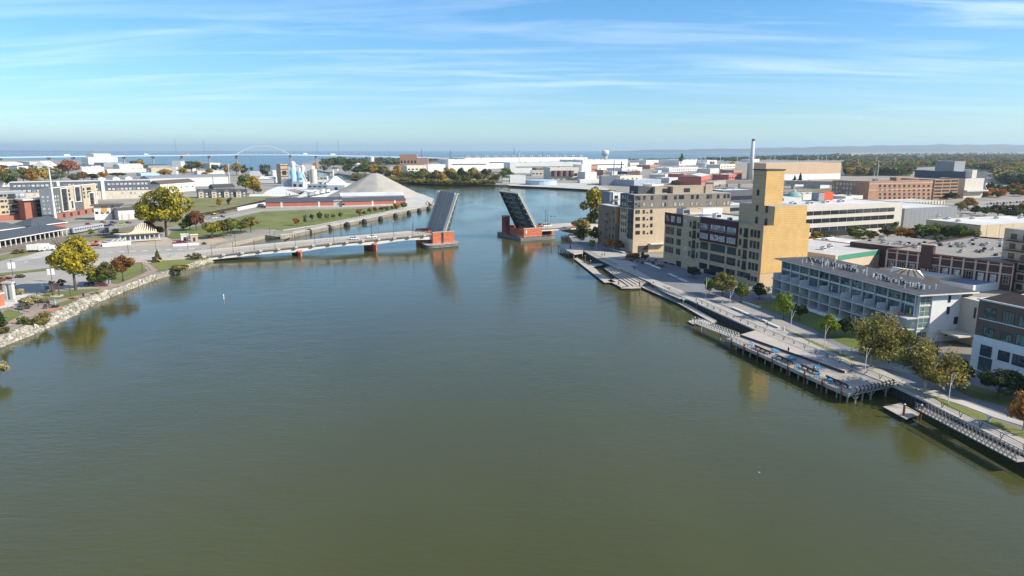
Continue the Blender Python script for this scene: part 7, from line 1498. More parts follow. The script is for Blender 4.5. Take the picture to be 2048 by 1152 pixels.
pk = Bld('parking_ramp', 'brick parking ramp with dark horizontal openings beside the hotel', 'car park', PX(ho.o+ho.U*(ho.w+.05)-ho.V*1.2), 22, xr=1918, d=50, yt=359); pk.body(M_hotel, M_roofgrey, .8)
for r in range(6):
    for k in range(3): pk.win('F', pk.w*(k+.5)/3, 1.2+r*pk.h/6.2, pk.w/3-1.4, 1.9, 'bare', M_frame, M_glassdark)
g1 = Bld('civic_building', 'dark slate block with a raised cube behind the parking ramp', 'building', (1925, 395), 22, w=36, xl=1830, yt=343); g1.body(M_dkslate, M_roofpale, .6); g1.part('cube', M_mgmetal, (2, 20, g1.d*.25, g1.d*.62, g1.h, g1.h+11))
g2 = Bld('civic_building', 'pale concrete block with stepped terraces right of the slate block', 'building', (1926, 397), 22, xr=1969, d=30, yt=357); g2.body(M_office, M_roofpale, .6); g2.part('tower', M_office, (g2.w*.5, g2.w*.75, 4, 14, g2.h, g2.h+9)); g2.part('ledge', M_lgmetal, (-2, g2.w+2, -5, -.001, g2.h*.35, g2.h*.42))
wh = Bld('warehouse', 'huge tan warehouse with a white base band behind the slim smokestack', 'warehouse', (1530, 361), 22, xr=1683, xl=1495, yt=326.5); wh.body(mat('tan metal cladding', (.52, .365, .235), .8, .05, .05), M_roofpale, .5); wh.part('base_band', M_white, (0, wh.w, -.3, -.001, -.3, wh.h*.34))
t = thing('smokestack', 'very tall slim white smokestack with a dark tip', 'chimney', G(1501, 364)); hs = rise_to(t.location, 278); MB().tube((0, 0, 0), (0, 0, hs*.955), 4.4, 2.5, 18).build('shaft', M_lgmetal, t, True); MB().tube((0, 0, hs*.955), (0, 0, hs), 2.5, 2.3, 18).build('tip', M_dark, t); MB().lathe([(2.9, hs*.62), (2.95, hs*.63), (2.9, hs*.64)], n=18).build('ring', M_steelw, t)
# elevated road
t = thing('elevated_road', 'curved elevated concrete road passing behind the tower', 'viaduct', G(1443, 376)); ev = [(1300, 378, 366.5), (1380, 377, 365.8), (1418, 377, 364.6), (1445, 376.5, 360), (1500, 376.5, 360), (1570, 377, 361), (1667, 378.5, 362.5), (1740, 380, 365)]
ev = [(1418, 379, 364.6), (1430, 377.5, 361.5)]+ev[3:]; pe = [G(x, y, 2.3)+Vector((0, 0, rise_to(G(x, y, 2.3), yd)))-t.location for x, y, yd in ev]
b = MB()
for i in range(len(pe)-1): b.beam(pe[i]-Vector((0, 0, 2.5)), pe[i+1]-Vector((0, 0, 2.5)), 12, 5)
b.build('deck', mat('viaduct concrete', (.36, .31, .25), .9, .08), t)
for i in range(len(pe)-1):
    for f_ in (.15, .6): q = pe[i].lerp(pe[i+1], f_); MB().beam((q.x, q.y, 0), (q.x, q.y, q.z-5), 2.4).build('pier', M_silob, t)
dm = thing('domed_pavilion', 'round pavilion with a shallow verdigris green dome', 'pavilion', G(1587, 403)); r = 17*dm.location.y/F; zt = rise_to(dm.location, 392.5); ht = rise_to(dm.location, 381)
MB().lathe([(r*.8, 0), (r*.8, zt)], n=26).build('drum', M_whitemetal, dm); MB().lathe([(r, zt), (r*.97, zt+.4), (r*.7, zt+(ht-zt)*.5), (r*.3, zt+(ht-zt)*.82), (r*.1, ht)], n=26).build('dome', mat('verdigris roof', (.24, .36, .31), .7), dm); MB().lathe([(r*.14, ht-.3), (r*.14, ht+.8), (.1, ht+1.4)], n=12).build('finial', M_steelw, dm)
for (pl, pr, yt, d, m, mr, wins, lab) in (((1445, 428), (1506, 424), 411, 30, M_mgmetal, M_roofwhite, 0, 'grey office with a dark glazed band left of the tower'), ((1445, 408), (1508, 405), 381, 26, M_dkslate, M_roofwhite, 0, 'dark slate upper block of the office left of the tower'), ((1566, 420), (1602, 418), 396, 24, M_lgmetal, M_roofwhite, 0, 'glazed link with a white roof right of the tower')):
    B = boxbld(lab, pl, pr, yt, d, m, mr, name='office_building', cat='office'); B.win('F', B.w*.5, B.h*.25, B.w*.94, min(4, B.h*.42), 'n10', M_frame, M_glassdark)
# mall of dark brick with pale trim behind the white flats
ml = Bld('shopping_hall', 'long dark brick hall with pale stone trim and huge flat roof behind the white flats', 'shopping hall', (0, 400), 0, w=10, d=10, h=10)
zm = 13.0; a_, b_ = G(2030, 527, zm), G(1776, 497.5, zm); dd = b_-a_; ml.a = math.degrees(math.atan2(dd.y, dd.x))-90; ml.U, ml.V = dirv(ml.a), dirv(ml.a+90); ml.o = Vector((a_.x, a_.y, 2.3)); ml.root.location = ml.o; ml.root.rotation_euler = (0, 0, R(ml.a)); ml.d = dd.length; ml.h = zm-2.3; ml.w = 82
ml.body(M_dkbr, mat('weathered flat roof', (.285, .255, .21), .9, .12, .08, detail=9), .7)
ml.part('rear_wall', M_dkbr, (14, 52, ml.d+.01, ml.d+25, -.3, ml.h-.75), (82.01, 112, 0, ml.d*.5, -.3, ml.h-.75)); ml.part('rear_roof', MATS['weathered flat roof'], (14, 52, ml.d+.01, ml.d+25, ml.h-.74, ml.h-.6), (82.01, 112, 0, ml.d*.5, ml.h-.74, ml.h-.6)); ml.part('cornice', mat('brown cornice', (.22, .13, .10)), (-.5, -.001, 0, ml.d, ml.h-.3, ml.h+.25)); ml.part('stone_band', M_trim, (-.25, -.001, 0, ml.d, ml.h*.56, ml.h*.6), (-.25, -.001, 0, ml.d, ml.h*.86, ml.h*.89))
nb_ = 11
for k in range(nb_+1): ml.part('pilaster', M_trim, (-.45, -.26, ml.d*k/nb_-.35 if k else 0, ml.d*k/nb_+.35, 0, ml.h-.4))
for k in range(nb_): ml.win('L', ml.d*(k+.5)/nb_, ml.h*.22, ml.d/nb_*.48, ml.h*.3, 'double', M_trim, M_glassblind if k % 3 else M_glassdark, .02)
ml.part('pediment', M_dkbr, (-.6, 1.5, ml.d*.61, ml.d*.71, ml.h*.4, ml.h+3.4)); ml.part('pediment_coping', M_trim, (-.8, 1.7, ml.d*.60, ml.d*.72, ml.h+3.41, ml.h+3.8))
for k in range(80): ml.unit(16+rng.random()*(62 if k % 4 else 33), 3+rng.random()*(ml.d-5) if k % 4 else ml.d*.8+rng.random()*(ml.d*.2+22), rng.uniform(.8, 1.7)*(1+(k % 12 == 0)*1.3), rng.uniform(.8, 1.6), rng.uniform(.5, .95), z=ml.h-.66, m=[M_steel, M_steelw, M_dark][k % 3])
gr = Bld('shop_building', 'peach walled shop with a green band under its pale roof behind the white flats', 'shop', (1668, 548), 33, xr=1782, d=40, yt=511); gr.body(mat('peach stucco', (.60, .46, .33), .85, .06), M_roofpale, .5); gr.part('green_band', mat('green fascia', (.06, .27, .17)), (2, gr.w, -.2, -.001, gr.h*.72, gr.h-.2)); gr.part('green_band', mat('green fascia', (.06, .27, .17)), (gr.w*.9, gr.w*.985, -.22, -.001, gr.h*.1, gr.h*.72))
gr.unit(-4, 20, 6, 6, 6, m=mat('brown plant box', (.26, .2, .16))); gr.unit(14, 15, 2, 2, 1.4, m=M_steelw); gr.unit(24, 18, 2, 2, 1.4, m=M_steelw)
for (pl, pr, yt, d, m, mr, rise, lab) in (((1616, 514), (1722, 500), 492, 16, M_white, M_roofwhite, 0, 'low white walled roof terrace right of the yellow wall'), ((1616, 540), (1690, 528), 509, 30, M_beigew, M_roofpale, 0, 'low pale shop roof between the yellow wall and the peach shop'),
    ((1878, 574), (1936, 566), 556, 26, mat('peach stucco', (.6, .46, .33)), M_roofwhite, 0, 'white roofed annex with a peach wall behind the white flats'), ((1945, 586), (2010, 577), 571, 26, M_white, mat('blue grey roof', (.19, .22, .26)), 0, 'grey roofed low store with a white wall by the mall')):
    boxbld(lab, pl, pr, yt, d, m, mr, name='shop_building', cat='shop', rise=rise)
tt = thing('glazed_canopy', 'pale translucent hipped canopy between the white flats and the mall', 'canopy', G(1790, 560, 2.3)); p4 = [G(1778, 548, 8)-tt.location, G(1852, 560, 8)-tt.location, G(1840, 541, 8)-tt.location, G(1785, 533, 8)-tt.location]; r1_, r2_ = G(1806, 538, 11)-tt.location, G(1832, 541, 11)-tt.location
MB().add(p4+[r1_, r2_], [(0, 1, 5, 4), (1, 2, 5), (2, 3, 4, 5), (3, 0, 4)]).build('roof', mat('cream canopy sheet', (.66, .62, .50), .6), tt); b = MB()
for p in p4: b.tube((p.x, p.y, 0), p, .3, n=6)
for k in range(5): b.beam(p4[0].lerp(p4[1], k/4)+Vector((0, 0, .1)), r1_.lerp(r2_, k/4)+Vector((0, 0, .1)), .25)
b.build('frame', M_brroof, tt)
# mill, silos and the long white works across the river
mill = [((897, 342), (980, 341), 319, 80, M_white, 0, 'broad white mill hall at the left end of the works, above the golden trees'), ((930, 338), (1182, 335), 316, 120, M_white, 0, 'very long white mill hall with a row of roof vents'), ((1020, 346), (1164, 345), 325, 60, M_whitemetal, 0, 'long lower white hall in front of the mill'), ((1165, 343), (1259, 341), 320, 90, M_white, 0, 'white mill hall below the water tower'), ((814, 344), (854, 343.5), 331, 40, M_beigew, 0, 'pale warehouse behind the golden shore trees'), ((856, 343), (892, 342.5), 329, 40, M_white, 0, 'white warehouse left of the broad mill hall'), ((780, 343), (815, 343), 334, 30, M_office, 0, 'low pale warehouse at the left end of the works'),
        ((1100, 360), (1158, 359.5), 335, 40, M_beigew, 0, 'cream silo house with four dark round silos'), ((1163, 358), (1183, 357.5), 329, 26, M_white, 0, 'tall white block right of the silo house'), ((1183, 345), (1196, 344.5), 331, 20, M_hotel, 0, 'small orange brick block behind the tall white block'), ((1170, 361), (1194, 360.5), 344, 24, M_whitemetal, 0, 'grey white annex below the tall white block'), ((1206, 351), (1220, 350.5), 340, 20, M_hotel, 0, 'small brick block right of the white annex'), ((1224, 352), (1253, 351.5), 343, 20, M_white, 0, 'low white block beside the twin dark stacks'),
        ((1063, 352), (1100, 352), 341, 30, M_beigew, 0, 'cream annex left of the silo house'), ((1020, 366), (1052, 365.5), 351, 24, M_lgmetal, 0, 'grey conveyor house on the dock'), ((1030, 345), (1064, 345), 334, 30, M_white, 0, 'white hall above the dock'), ((1005, 366), (1020, 366), 356, 12, M_beigew, 0, 'small pale dock house'), ((1072, 350), (1094, 349.7), 336, 20, M_brick, 0, 'dark brick boiler house left of the silo house'), ((1160, 366), (1204, 365.5), 359, 12, M_white, 0, 'row of white tank wagons on the dock siding'),
        ((1240, 371), (1298, 369), 352, 40, mat('tan office stone', (.50, .43, .33)), 0, 'large tan box building on the far bank'), ((1203, 371), (1239, 371.5), 352, 30, M_mgmetal, 0, 'grey and orange box beside the large tan box'), ((1268, 373), (1337, 371), 360, 40, mat('blue grey metal', (.30, .34, .38)), 0, 'low blue grey shed before the large tan box'), ((1304, 377), (1334, 376), 369, 16, M_white, 0, 'small white shed on the dock by the blue grey shed'),
        ((1243, 345), (1304, 343), 336, 40, M_white, 0, 'long white shed with dark windows in the industrial field'), ((1338, 344), (1420, 342), 336, 40, M_white, 0, 'long white shed with a row of dark doors'), ((1316, 352), (1327, 351.5), 341, 12, M_white, 0, 'small white tower block in the industrial field'), ((1254, 352), (1296, 350), 343, 30, M_dkbr, 0, 'dark maroon shed in the industrial field'), ((1368, 363), (1388, 361.5), 348, 28, M_rust2, 0, 'red brick block with a shaded end near the elevated road'), ((1402, 371), (1445, 367), 353, 34, M_rust2, 3, 'red brick gabled hall near the elevated road'), ((1457, 361), (1500, 359), 349, 30, M_rust2, 0, 'red brick works left of the smokestack'), ((1467, 351), (1495, 350), 340, 30, M_hotel, 0, 'orange brown block behind the red brick works'),
        ((1292, 331), (1336, 330), 320.5, 60, M_white, 0, 'white shed near the bay shore, left of the big white hall'), ((1358, 331), (1410, 330), 320, 80, M_white, 0, 'big white hall near the bay shore'), ((1414, 330), (1442, 329.5), 320.5, 60, M_whitemetal, 0, 'white hall near the bay shore, right of the big one'), ((1260, 335), (1290, 334), 326, 50, M_beigew, 0, 'beige shed below the water tower'), ((1300, 338), (1330, 337), 330, 40, M_hotel, 0, 'pale orange shed in the industrial field'), ((1330, 358), (1362, 356), 349, 30, M_roofpale, 0, 'pale low shed left of the red brick block'), ((1420, 348), (1456, 346), 338, 30, M_roofpale, 0, 'pale low shed right of the long white shed'), ((1338, 366), (1366, 364.5), 356, 24, M_lgmetal, 0, 'light grey shed below the pale low shed'), ((1440, 338), (1490, 336.5), 329, 40, M_beigew, 0, 'beige shed left of the huge tan warehouse'), ((1500, 324), (1530, 323.5), 318.5, 40, M_white, 0, 'white shed at the bay shore behind the smokestack'),
        ((1590, 372), (1640, 371), 363.5, 30, M_white, 0, 'white shed under the elevated road right of the tower'), ((1640, 377), (1668, 376), 366, 24, M_lgmetal, 0, 'grey shed under the right end of the elevated road'), ((1605, 404), (1680, 402), 389, 24, M_roofpale, 0, 'pale low roof between the green dome and the hotel'), ((1690, 408), (1740, 406), 393, 20, M_office, 0, 'ribbed cream store in front of the hotel wing'), ((1965, 390), (2012, 386), 370, 24, M_office, 0, 'pale low house with white roof among trees at the right'), ((800, 334), (834, 334), 309, 40, M_hotel, 0, 'tan brick power plant block with dark red trim behind the bridge'), ((834, 336), (856, 336), 316, 30, mat('rose brick', (.36, .22, .18)), 0, 'rose brick power plant block')]
M_ltroofs = [M_roofwhite, M_roofpale, M_roofwhite]
for q, (pl, pr, yt, d, m, rise, lab) in enumerate(mill):
    B = boxbld(lab, pl, pr, yt, d, m, M_ltroofs[q % 3], name='industrial_building', cat='building', da=14 if pl[0] > 1200 else 3, rise=rise)
    B.part('window_band', M_glassdark, (B.w*.08, B.w*.92, -.1, -.001, B.h*.52, B.h*.60)) if q in (1, 2, 0, 3, 27, 23, 24) else None
    if q == 1:
        for k in range(14): B.unit(B.w*(k+.5)/14, 15, 9, 7, 6, m=M_steelw, name='roof_vent')
    if q == 7:
        for k in range(4): MB().tube((B.w*(.14+.2*k), -1.2, B.h*.3), (B.w*(.14+.2*k), -1.2, B.h*.75), B.w*.09, n=14).build('silo', mat('purple brown steel', (.16, .10, .10)), B.root)
    if q == 24:
        for k in range(16): B.win('F', B.w*(k+.5)/16, 1, 3.2, 3.5, 'bare', M_frame, M_glassdark, 0, 'door')
    if m in (M_rust2, M_beigew, M_hotel): 
        for k in range(5): B.win('F', B.w*(k+.5)/5, B.h*.3, B.w/9, B.h*.22, 'plain', M_frame, M_glassdark)
silo('broad low blue grey tank on the mill dock', 1082, 369, 359.5, 62, mat('pale blue grey tank', (.42, .50, .58)), .03, 'storage_tank', 'tank'); silo('round white tank behind the bridge by the power plant', 743.5, 330, 313, 10, M_white, .05, 'storage_tank', 'tank'); silo('white tank on the channel shore among trees', 717, 343, 325.5, 15, M_lgmetal, .2, 'storage_tank', 'tank'); silo('white oil tank near the bay shore', 1408, 333, 325, 22, M_white, .06, 'storage_tank', 'tank')
for q, (x, yb_, yt, w, m, lab) in enumerate(((1038.5, 345, 304, .9, M_lgmetal, 'thin white stack of the mill'), (1227.5, 352, 322, 1.2, M_mgmetal, 'grey stack beside the low white block'), (1242, 352, 324, 1.2, M_dark, 'dark stack beside the low white block'), (1200, 348, 338, 2, M_white, 'short white stack by the brick block'))):
    t = thing('smokestack', lab, 'chimney', G(x, yb_)); h = rise_to(t.location, yt); r = w*t.location.y/F; MB().tube((0, 0, 0), (0, 0, h), r, r*.75, 10).build('shaft', m, t); MB().lathe([(r*.8, h), (r*.8, h+1.5)], n=10).build('tip', M_dark, t)
wt_ = thing('water_tower', 'white water tower with a blue grey band beyond the mill', 'water tower', G(1210, 332)); h = rise_to(wt_.location, 300); k_ = wt_.location.y/F
MB().lathe([(4*k_, 0), (3.4*k_, h*.45), (5*k_, h*.62)], n=20).build('stem', M_whitemetal, wt_); MB().lathe([(5*k_, h*.62), (7*k_, h*.72), (7.2*k_, h*.80)], n=22).build('bowl', mat('blue grey tank band', (.33, .42, .52)), wt_); MB().lathe([(7.2*k_, h*.80), (7.2*k_, h*.9), (6*k_, h*.97), (1*k_, h)], n=22).build('tank_top', M_white, wt_)
tr2 = thing('railway_trestle', 'old dark timber railway trestle across the side channel', 'bridge', G(800, 369.5, 0)); e_ = G(886, 369, 0)-tr2.location; MB().beam((0, 0, 5), e_+Vector((0, 0, 5)), 4, 1.4).build('deck', M_wooddk, tr2); pmt = MB().box(-1.4, 1.4, -.5, .5, -1, 4.3).mesh('bent', [M_wooddk])
for k in range(18): link('bent', pmt, tr2, e_*((k+.5)/18), 1.2)
sheet('dock', [(1020, 371), (1110, 375), (1190, 379.5), (1230, 381), (1210, 375), (1180, 366), (1050, 366.5), (1010, 368)], 2.6, M_gravel)
sheet('car_park', [(1615, 402), (1700, 396), (1760, 404), (1700, 410), (1620, 410)], 2.6, M_pave); sheet('car_park', [(1925, 420), (1930, 405), (2048, 398), (2200, 400), (2200, 440), (2048, 432), (1990, 424)], 2.6, M_pave); sheet('lawn', [(1560, 384), (1670, 378), (1690, 382), (1600, 389)], 2.6, M_dry)
# power poles and pylons on the skyline
def polee(x, yb_, yt, label, m=None, lattice=False):
    p = G(x, yb_); h = rise_to(p, yt); k_ = p.y/F; t = thing('pylon' if lattice else 'utility_pole', label, 'pylon' if lattice else 'utility pole', p)
    if lattice:
        b = MB(); w = 2.2*k_
        for sx_ in (-1, 1): b.beam((sx_*w, 0, 0), (0, 0, h), .22*k_)
        for f_ in (.2, .4, .6, .8): b.beam((-w*(1-f_), 0, h*f_), (w*(1-f_*1.2), 0, h*min(1, f_+.15)), .14*k_)
        b.build('lattice', m or M_mgmetal, t); b = MB()
        for f_ in (.8, .9, .98): b.beam((-1.6*k_, 0, h*f_), (1.6*k_, 0, h*f_), .15*k_)
        b.build('arm', m or M_mgmetal, t)
    else: MB().tube((0, 0, 0), (0, 0, h), .55*k_, .3*k_, 6).build('pole', m or M_whitemetal, t); MB().beam((-1.6*k_, 0, h*.93), (1.6*k_, 0, h*.93), .3*k_).build('arm', m or M_whitemetal, t)
for q, (x, a, b_) in enumerate(((354, 325, 276), (410, 325, 279), (636, 322, 282), (678, 322, 280))): polee(x, a, b_, 'faint tall lattice pylon over the bay, '+ORD[q]+' counted from the left', None, True)
for q, (x, a, b_) in enumerate(((844, 325, 298), (901, 325, 299), (1028, 330, 296), (1085, 330, 303))): polee(x, a, b_, 'dark thin mast on the skyline behind the mill, '+ORD[q]+' counted from the left', M_dark)
for q, (x, a, b_) in enumerate(((1400, 331, 312), (1409, 333, 311), (1440, 330, 311), (1474, 328, 312), (1497, 330, 312), (1510, 330, 312), (1541, 326, 311), (1549, 327, 312), (1594, 324, 313), (1635, 326, 311.5), (1643, 326, 314), (1652, 325, 312), (1715, 336, 318), (1752, 335, 314), (1755, 352, 320), (1789, 334, 315), (1876, 336, 320), (1748, 357, 343))): polee(x, a, b_, 'slender pale power pole on the right skyline, '+ORD[q]+' counted from the left')
M_floor = mat('woodland floor', (.06, .062, .025), .95, scale=.05, col2=(.13, .11, .05))
# ---------------------------------------------------------------- trees: (x, foot row, top row, width, kind, shape, label)
NT = [(152, 581, 473, 108, 'yellow', 'round', 'big yellow green maple at the waterfront car park'), (196, 572, 538, 46, 'green', 'round', 'small green tree tucked under the right side of the big yellow maple'), (218, 569, 519, 44, 'olive', 'round', 'olive tree between the big yellow maple and the russet tree'), (247, 561, 511, 50, 'russet', 'spread', 'russet crab apple tree beside the brick path'),
 (333, 474, 372, 100, 'yellow', 'round', 'largest yellow green tree, standing beside the sail canopy'), (303, 474, 436, 32, 'red', 'round', 'small dull red tree at the left foot of the largest yellow green tree'), (318, 472, 450, 26, 'olive', 'round', 'small olive tree between the red tree and the largest trunk'), (380, 460, 425, 30, 'green', 'round', 'green tree at the right foot of the largest yellow green tree'), (393, 461, 417, 34, 'red', 'round', 'pinkish red tree right of the largest yellow green tree'), (369, 462, 442, 24, 'green', 'round', 'low green tree in front of the pinkish red tree'),
 (425, 478, 442, 42, 'yellow', 'spread', 'yellow olive tree at the left end of the lawn row'), (448, 476, 440, 34, 'olive', 'spread', 'olive tree second from the left in the lawn row'), (462, 472, 435, 42, 'green', 'spread', 'green tree in the middle of the lawn row'), (482, 468, 440, 32, 'olive', 'spread', 'low olive tree right of the middle of the lawn row'), (502, 465, 432, 38, 'brown', 'spread', 'brownish tree at the right end of the lawn row'),
 (492, 386, 348, 34, 'green', 'round', 'green tree left of the golden one by the town houses'), (508, 388, 350, 32, 'gold', 'round', 'golden tree at the end of the town house row'), (517, 389, 370, 16, 'olive', 'round', 'small olive tree at the foot of the golden tree'), (532, 361, 324, 26, 'silver', 'round', 'tall grey green poplar left of the cement plant'), (439, 414, 396, 13, 'gold', 'column', 'small golden tree on the dry field'), (459, 410, 393, 11, 'olive', 'column', 'small olive tree on the dry field'),
 (10, 566, 552, 30, 'russet', 'thin', 'bare looking russet shrub tree at the left edge of the car park'), (-2, 596, 555, 34, 'russet', 'thin', 'brown leaved tree cut by the left frame edge'), (23, 578, 560, 18, 'lime', 'round', 'small lime green tree beside the brown leaved one'), (0, 655, 608, 36, 'dark', 'conifer', 'dark pine cut by the left frame edge'), (316, 524, 498, 20, 'green', 'conifer', 'small green conifer by the playground climber'), (244, 516, 508, 8, 'dark', 'conifer', 'tiny dark conifer tip behind the russet tree'), (182, 473, 458, 17, 'lime', 'thin', 'small thin yellow green tree by the railway carriage'), (230, 474, 456, 22, 'brown', 'thin', 'thin brown tree beside the dark information board'), (160, 484, 471, 16, 'lime', 'round', 'lime green sapling above the big yellow maple'),
 (1190, 447, 375, 62, 'yellow', 'round', 'big yellow green tree on the shore right of the channel'), (1216, 420, 376, 34, 'gold', 'round', 'golden crown behind the big yellow green shore tree'), (1183, 460, 420, 22, 'olive', 'round', 'olive tree under the big yellow green shore tree'), (1162, 470, 436, 42, 'brown', 'spread', 'brown green tree at the right end of the bridge'), (1160, 487, 453, 26, 'olive', 'round', 'olive tree in front of the brown green one by the quay'), (1190, 486, 452, 26, 'green', 'round', 'green tree beside the brown flats entrance'), (1184, 499, 477, 16, 'lime', 'round', 'small lime green street tree by the quay'), (1223, 502, 475, 28, 'orange', 'spread', 'orange street tree before the brown flats'), (1240, 503, 479, 20, 'olive', 'round', 'olive street tree right of the orange one'),
 (1386, 556, 534, 30, 'dark', 'round', 'dark street tree in the shade of the yellow block'), (1445, 594, 541, 58, 'brown', 'round', 'large yellow brown street tree before the yellow block'), (1418, 588, 556, 26, 'lime', 'round', 'small lime tree left of the large yellow brown street tree'), (1482, 606, 566, 36, 'green', 'round', 'green street tree right of the large yellow brown one'), (1519, 598, 563, 36, 'dark', 'round', 'dark street tree by the near corner of the yellow block'),
 (1567, 640, 580, 48, 'lime', 'round', 'bright green tree on the lawn nearest the yellow block'), (1598, 640, 608, 34, 'dark', 'round', 'dark tree in the shade before the white flats'), (1656, 676, 624, 44, 'lime', 'round', 'bright green tree in the middle of the lawn'), (1690, 676, 630, 36, 'dark', 'round', 'dark tree in the shade behind the middle lawn tree'), (1741, 734, 632, 96, 'brown', 'vase', 'large thin brown tree at the near end of the lawn'), (1769, 716, 634, 90, 'brown', 'vase', 'second large thin brown tree behind the first at the near end of the lawn'), (1808, 706, 654, 40, 'green', 'round', 'green tree right of the two large thin brown trees'),
 (1848, 785, 682, 122, 'brown', 'vase', 'widest thin brown tree, on the grass strip nearest the timber deck'), (1918, 778, 715, 52, 'dark', 'round', 'dark green tree before the entrance of the brick office'), (1995, 798, 733, 92, 'dark', 'round', 'broad dark green tree before the white base of the brick office'), (2040, 800, 748, 50, 'green', 'round', 'green tree cut by the right frame edge'), (2046, 862, 780, 66, 'orange', 'vase', 'orange brown tree cut by the right frame edge'), (1863, 706, 676, 8, 'dark', 'conifer', 'slim dark cypress by the white end wall'), (1872, 712, 686, 9, 'green', 'conifer', 'shorter green cypress by the white end wall'),
 (1632, 491, 461, 32, 'gold', 'round', 'golden tree right of the yellow wall'), (1652, 490, 466, 20, 'green', 'round', 'green tree right of the golden tree by the yellow wall'), (1668, 484, 468, 22, 'gold', 'round', 'small golden tree before the office'), (1711, 480, 452, 38, 'green', 'round', 'green tree before the middle of the office'), (1742, 478, 462, 30, 'olive', 'round', 'olive tree before the right part of the office'), (1774, 478, 455, 32, 'olive', 'round', 'olive tree by the right end of the office'), (1789, 472, 446, 16, 'green', 'column', 'slim green tree at the corner of the office'), (1813, 482, 455, 38, 'orange', 'round', 'orange olive tree below the grey hall'), (1846, 484, 452, 42, 'green', 'round', 'green tree below the left part of the tan warehouse'), (1869, 482, 448, 34, 'green', 'thin', 'light green tree by the shaded wall of the tan warehouse'), (1894, 484, 450, 28, 'olive', 'round', 'olive tree by the shaded wall of the tan warehouse'), (1918, 487, 452, 36, 'green', 'round', 'green tree by the corner of the tan warehouse'), (1948, 490, 460, 22, 'brown', 'thin', 'brown tree at the near corner of the tan warehouse'),
 (1935, 420, 392, 34, 'orange', 'round', 'orange tree right of the parking ramp'), (1920, 424, 405, 30, 'brown', 'round', 'brown tree at the foot of the parking ramp'), (1950, 428, 410, 30, 'dark', 'round', 'dark tree right of the orange tree'), (1972, 432, 412, 30, 'green', 'round', 'green tree above the tan warehouse roof'), (1995, 436, 408, 34, 'olive', 'round', 'olive tree above the middle of the tan warehouse roof'), (2020, 440, 408, 38, 'dark', 'round', 'dark tree above the right part of the tan warehouse roof'), (2046, 438, 402, 36, 'gold', 'round', 'golden tree at the right frame edge above the tan warehouse'), (1925, 388, 366, 20, 'dark', 'round', 'dark tree between the parking ramp and pale block'), (1978, 390, 364, 22, 'dark', 'round', 'dark round tree by the pale low house'), (1998, 388, 368, 18, 'dark', 'round', 'second dark round tree by the pale low house'), (2028, 390, 362, 26, 'russet', 'round', 'russet tree by the pale low house'), (1954, 388, 374, 20, 'olive', 'round', 'olive tree before the pale concrete block'), (1600, 362, 345, 11, 'dark', 'conifer', 'dark conifer in front of the tan warehouse base'), (1589, 362, 350, 9, 'dark', 'conifer', 'smaller dark conifer left of the other at the tan warehouse'),
 (1375, 369, 360, 26, 'brown', 'round', 'brown tree by the white shed on the far bank'), (1352, 374, 359, 26, 'olive', 'round', 'olive tree behind the charcoal penthouse'), (1362, 332, 308, 11, 'green', 'round', 'single tall green tree on the bay shore'), (1424, 332, 322, 14, 'gold', 'round', 'golden tree beside the white halls'), (1464, 336, 323, 16, 'orange', 'round', 'orange tree left of the smokestack')]
for (x, a, b_, w, kd, sh, lab) in NT:
    if 1700 < x < 1960 and 470 < a < 492: w *= 1.3; b_ -= 3
    tree(x, a, b_, w, kd, lab, sh, bark=M_barkpale if sh == 'vase' else None)
for q, (x, a, b_, w, kd, sh) in enumerate(((593, 451.5, 434, 17, 'orange', 'round'), (611, 447.5, 428.5, 8, 'silver', 'column'), (624, 444, 427.5, 10, 'silver', 'thin'), (640, 443, 423.5, 14, 'dark', 'thin'), (654, 440.5, 426.5, 13, 'olive', 'thin'), (667, 438.5, 426.5, 12, 'brown', 'thin'), (681, 437, 424.5, 12, 'olive', 'thin'), (719, 432.5, 417.5, 17, 'russet', 'thin'), (729, 431, 421, 10, 'olive', 'thin'), (741, 428, 414.5, 14, 'brown', 'thin'), (750.5, 426, 412.5, 13, 'russet', 'thin'), (763, 424.5, 412.5, 13, 'olive', 'thin'), (773, 423, 411, 12, 'olive', 'round'), (784, 421.5, 411, 11, 'green', 'round'), (793, 420.5, 405, 15, 'orange', 'round'), (806, 418.5, 403, 20, 'green', 'round'))): tree(x, a, b_, w, kd, 'young '+{'orange': 'orange', 'silver': 'grey green', 'dark': 'dark green', 'olive': 'olive', 'brown': 'brown', 'russet': 'russet', 'green': 'green'}[kd]+' tree along the slip bulkhead, '+ORD[q]+' from the boat ramp', sh, group='young trees along the slip bulkhead')
for q, x in enumerate((545, 552.5, 561, 566.5, 572.5, 579)): tree(x, 390.3, 386.5-(x == 572.5)*2, 3.6, 'dark', 'tiny dark conifer above the short white wall, '+ORD[q]+' from the left', 'conifer', group='tiny conifers on the gravel slope')
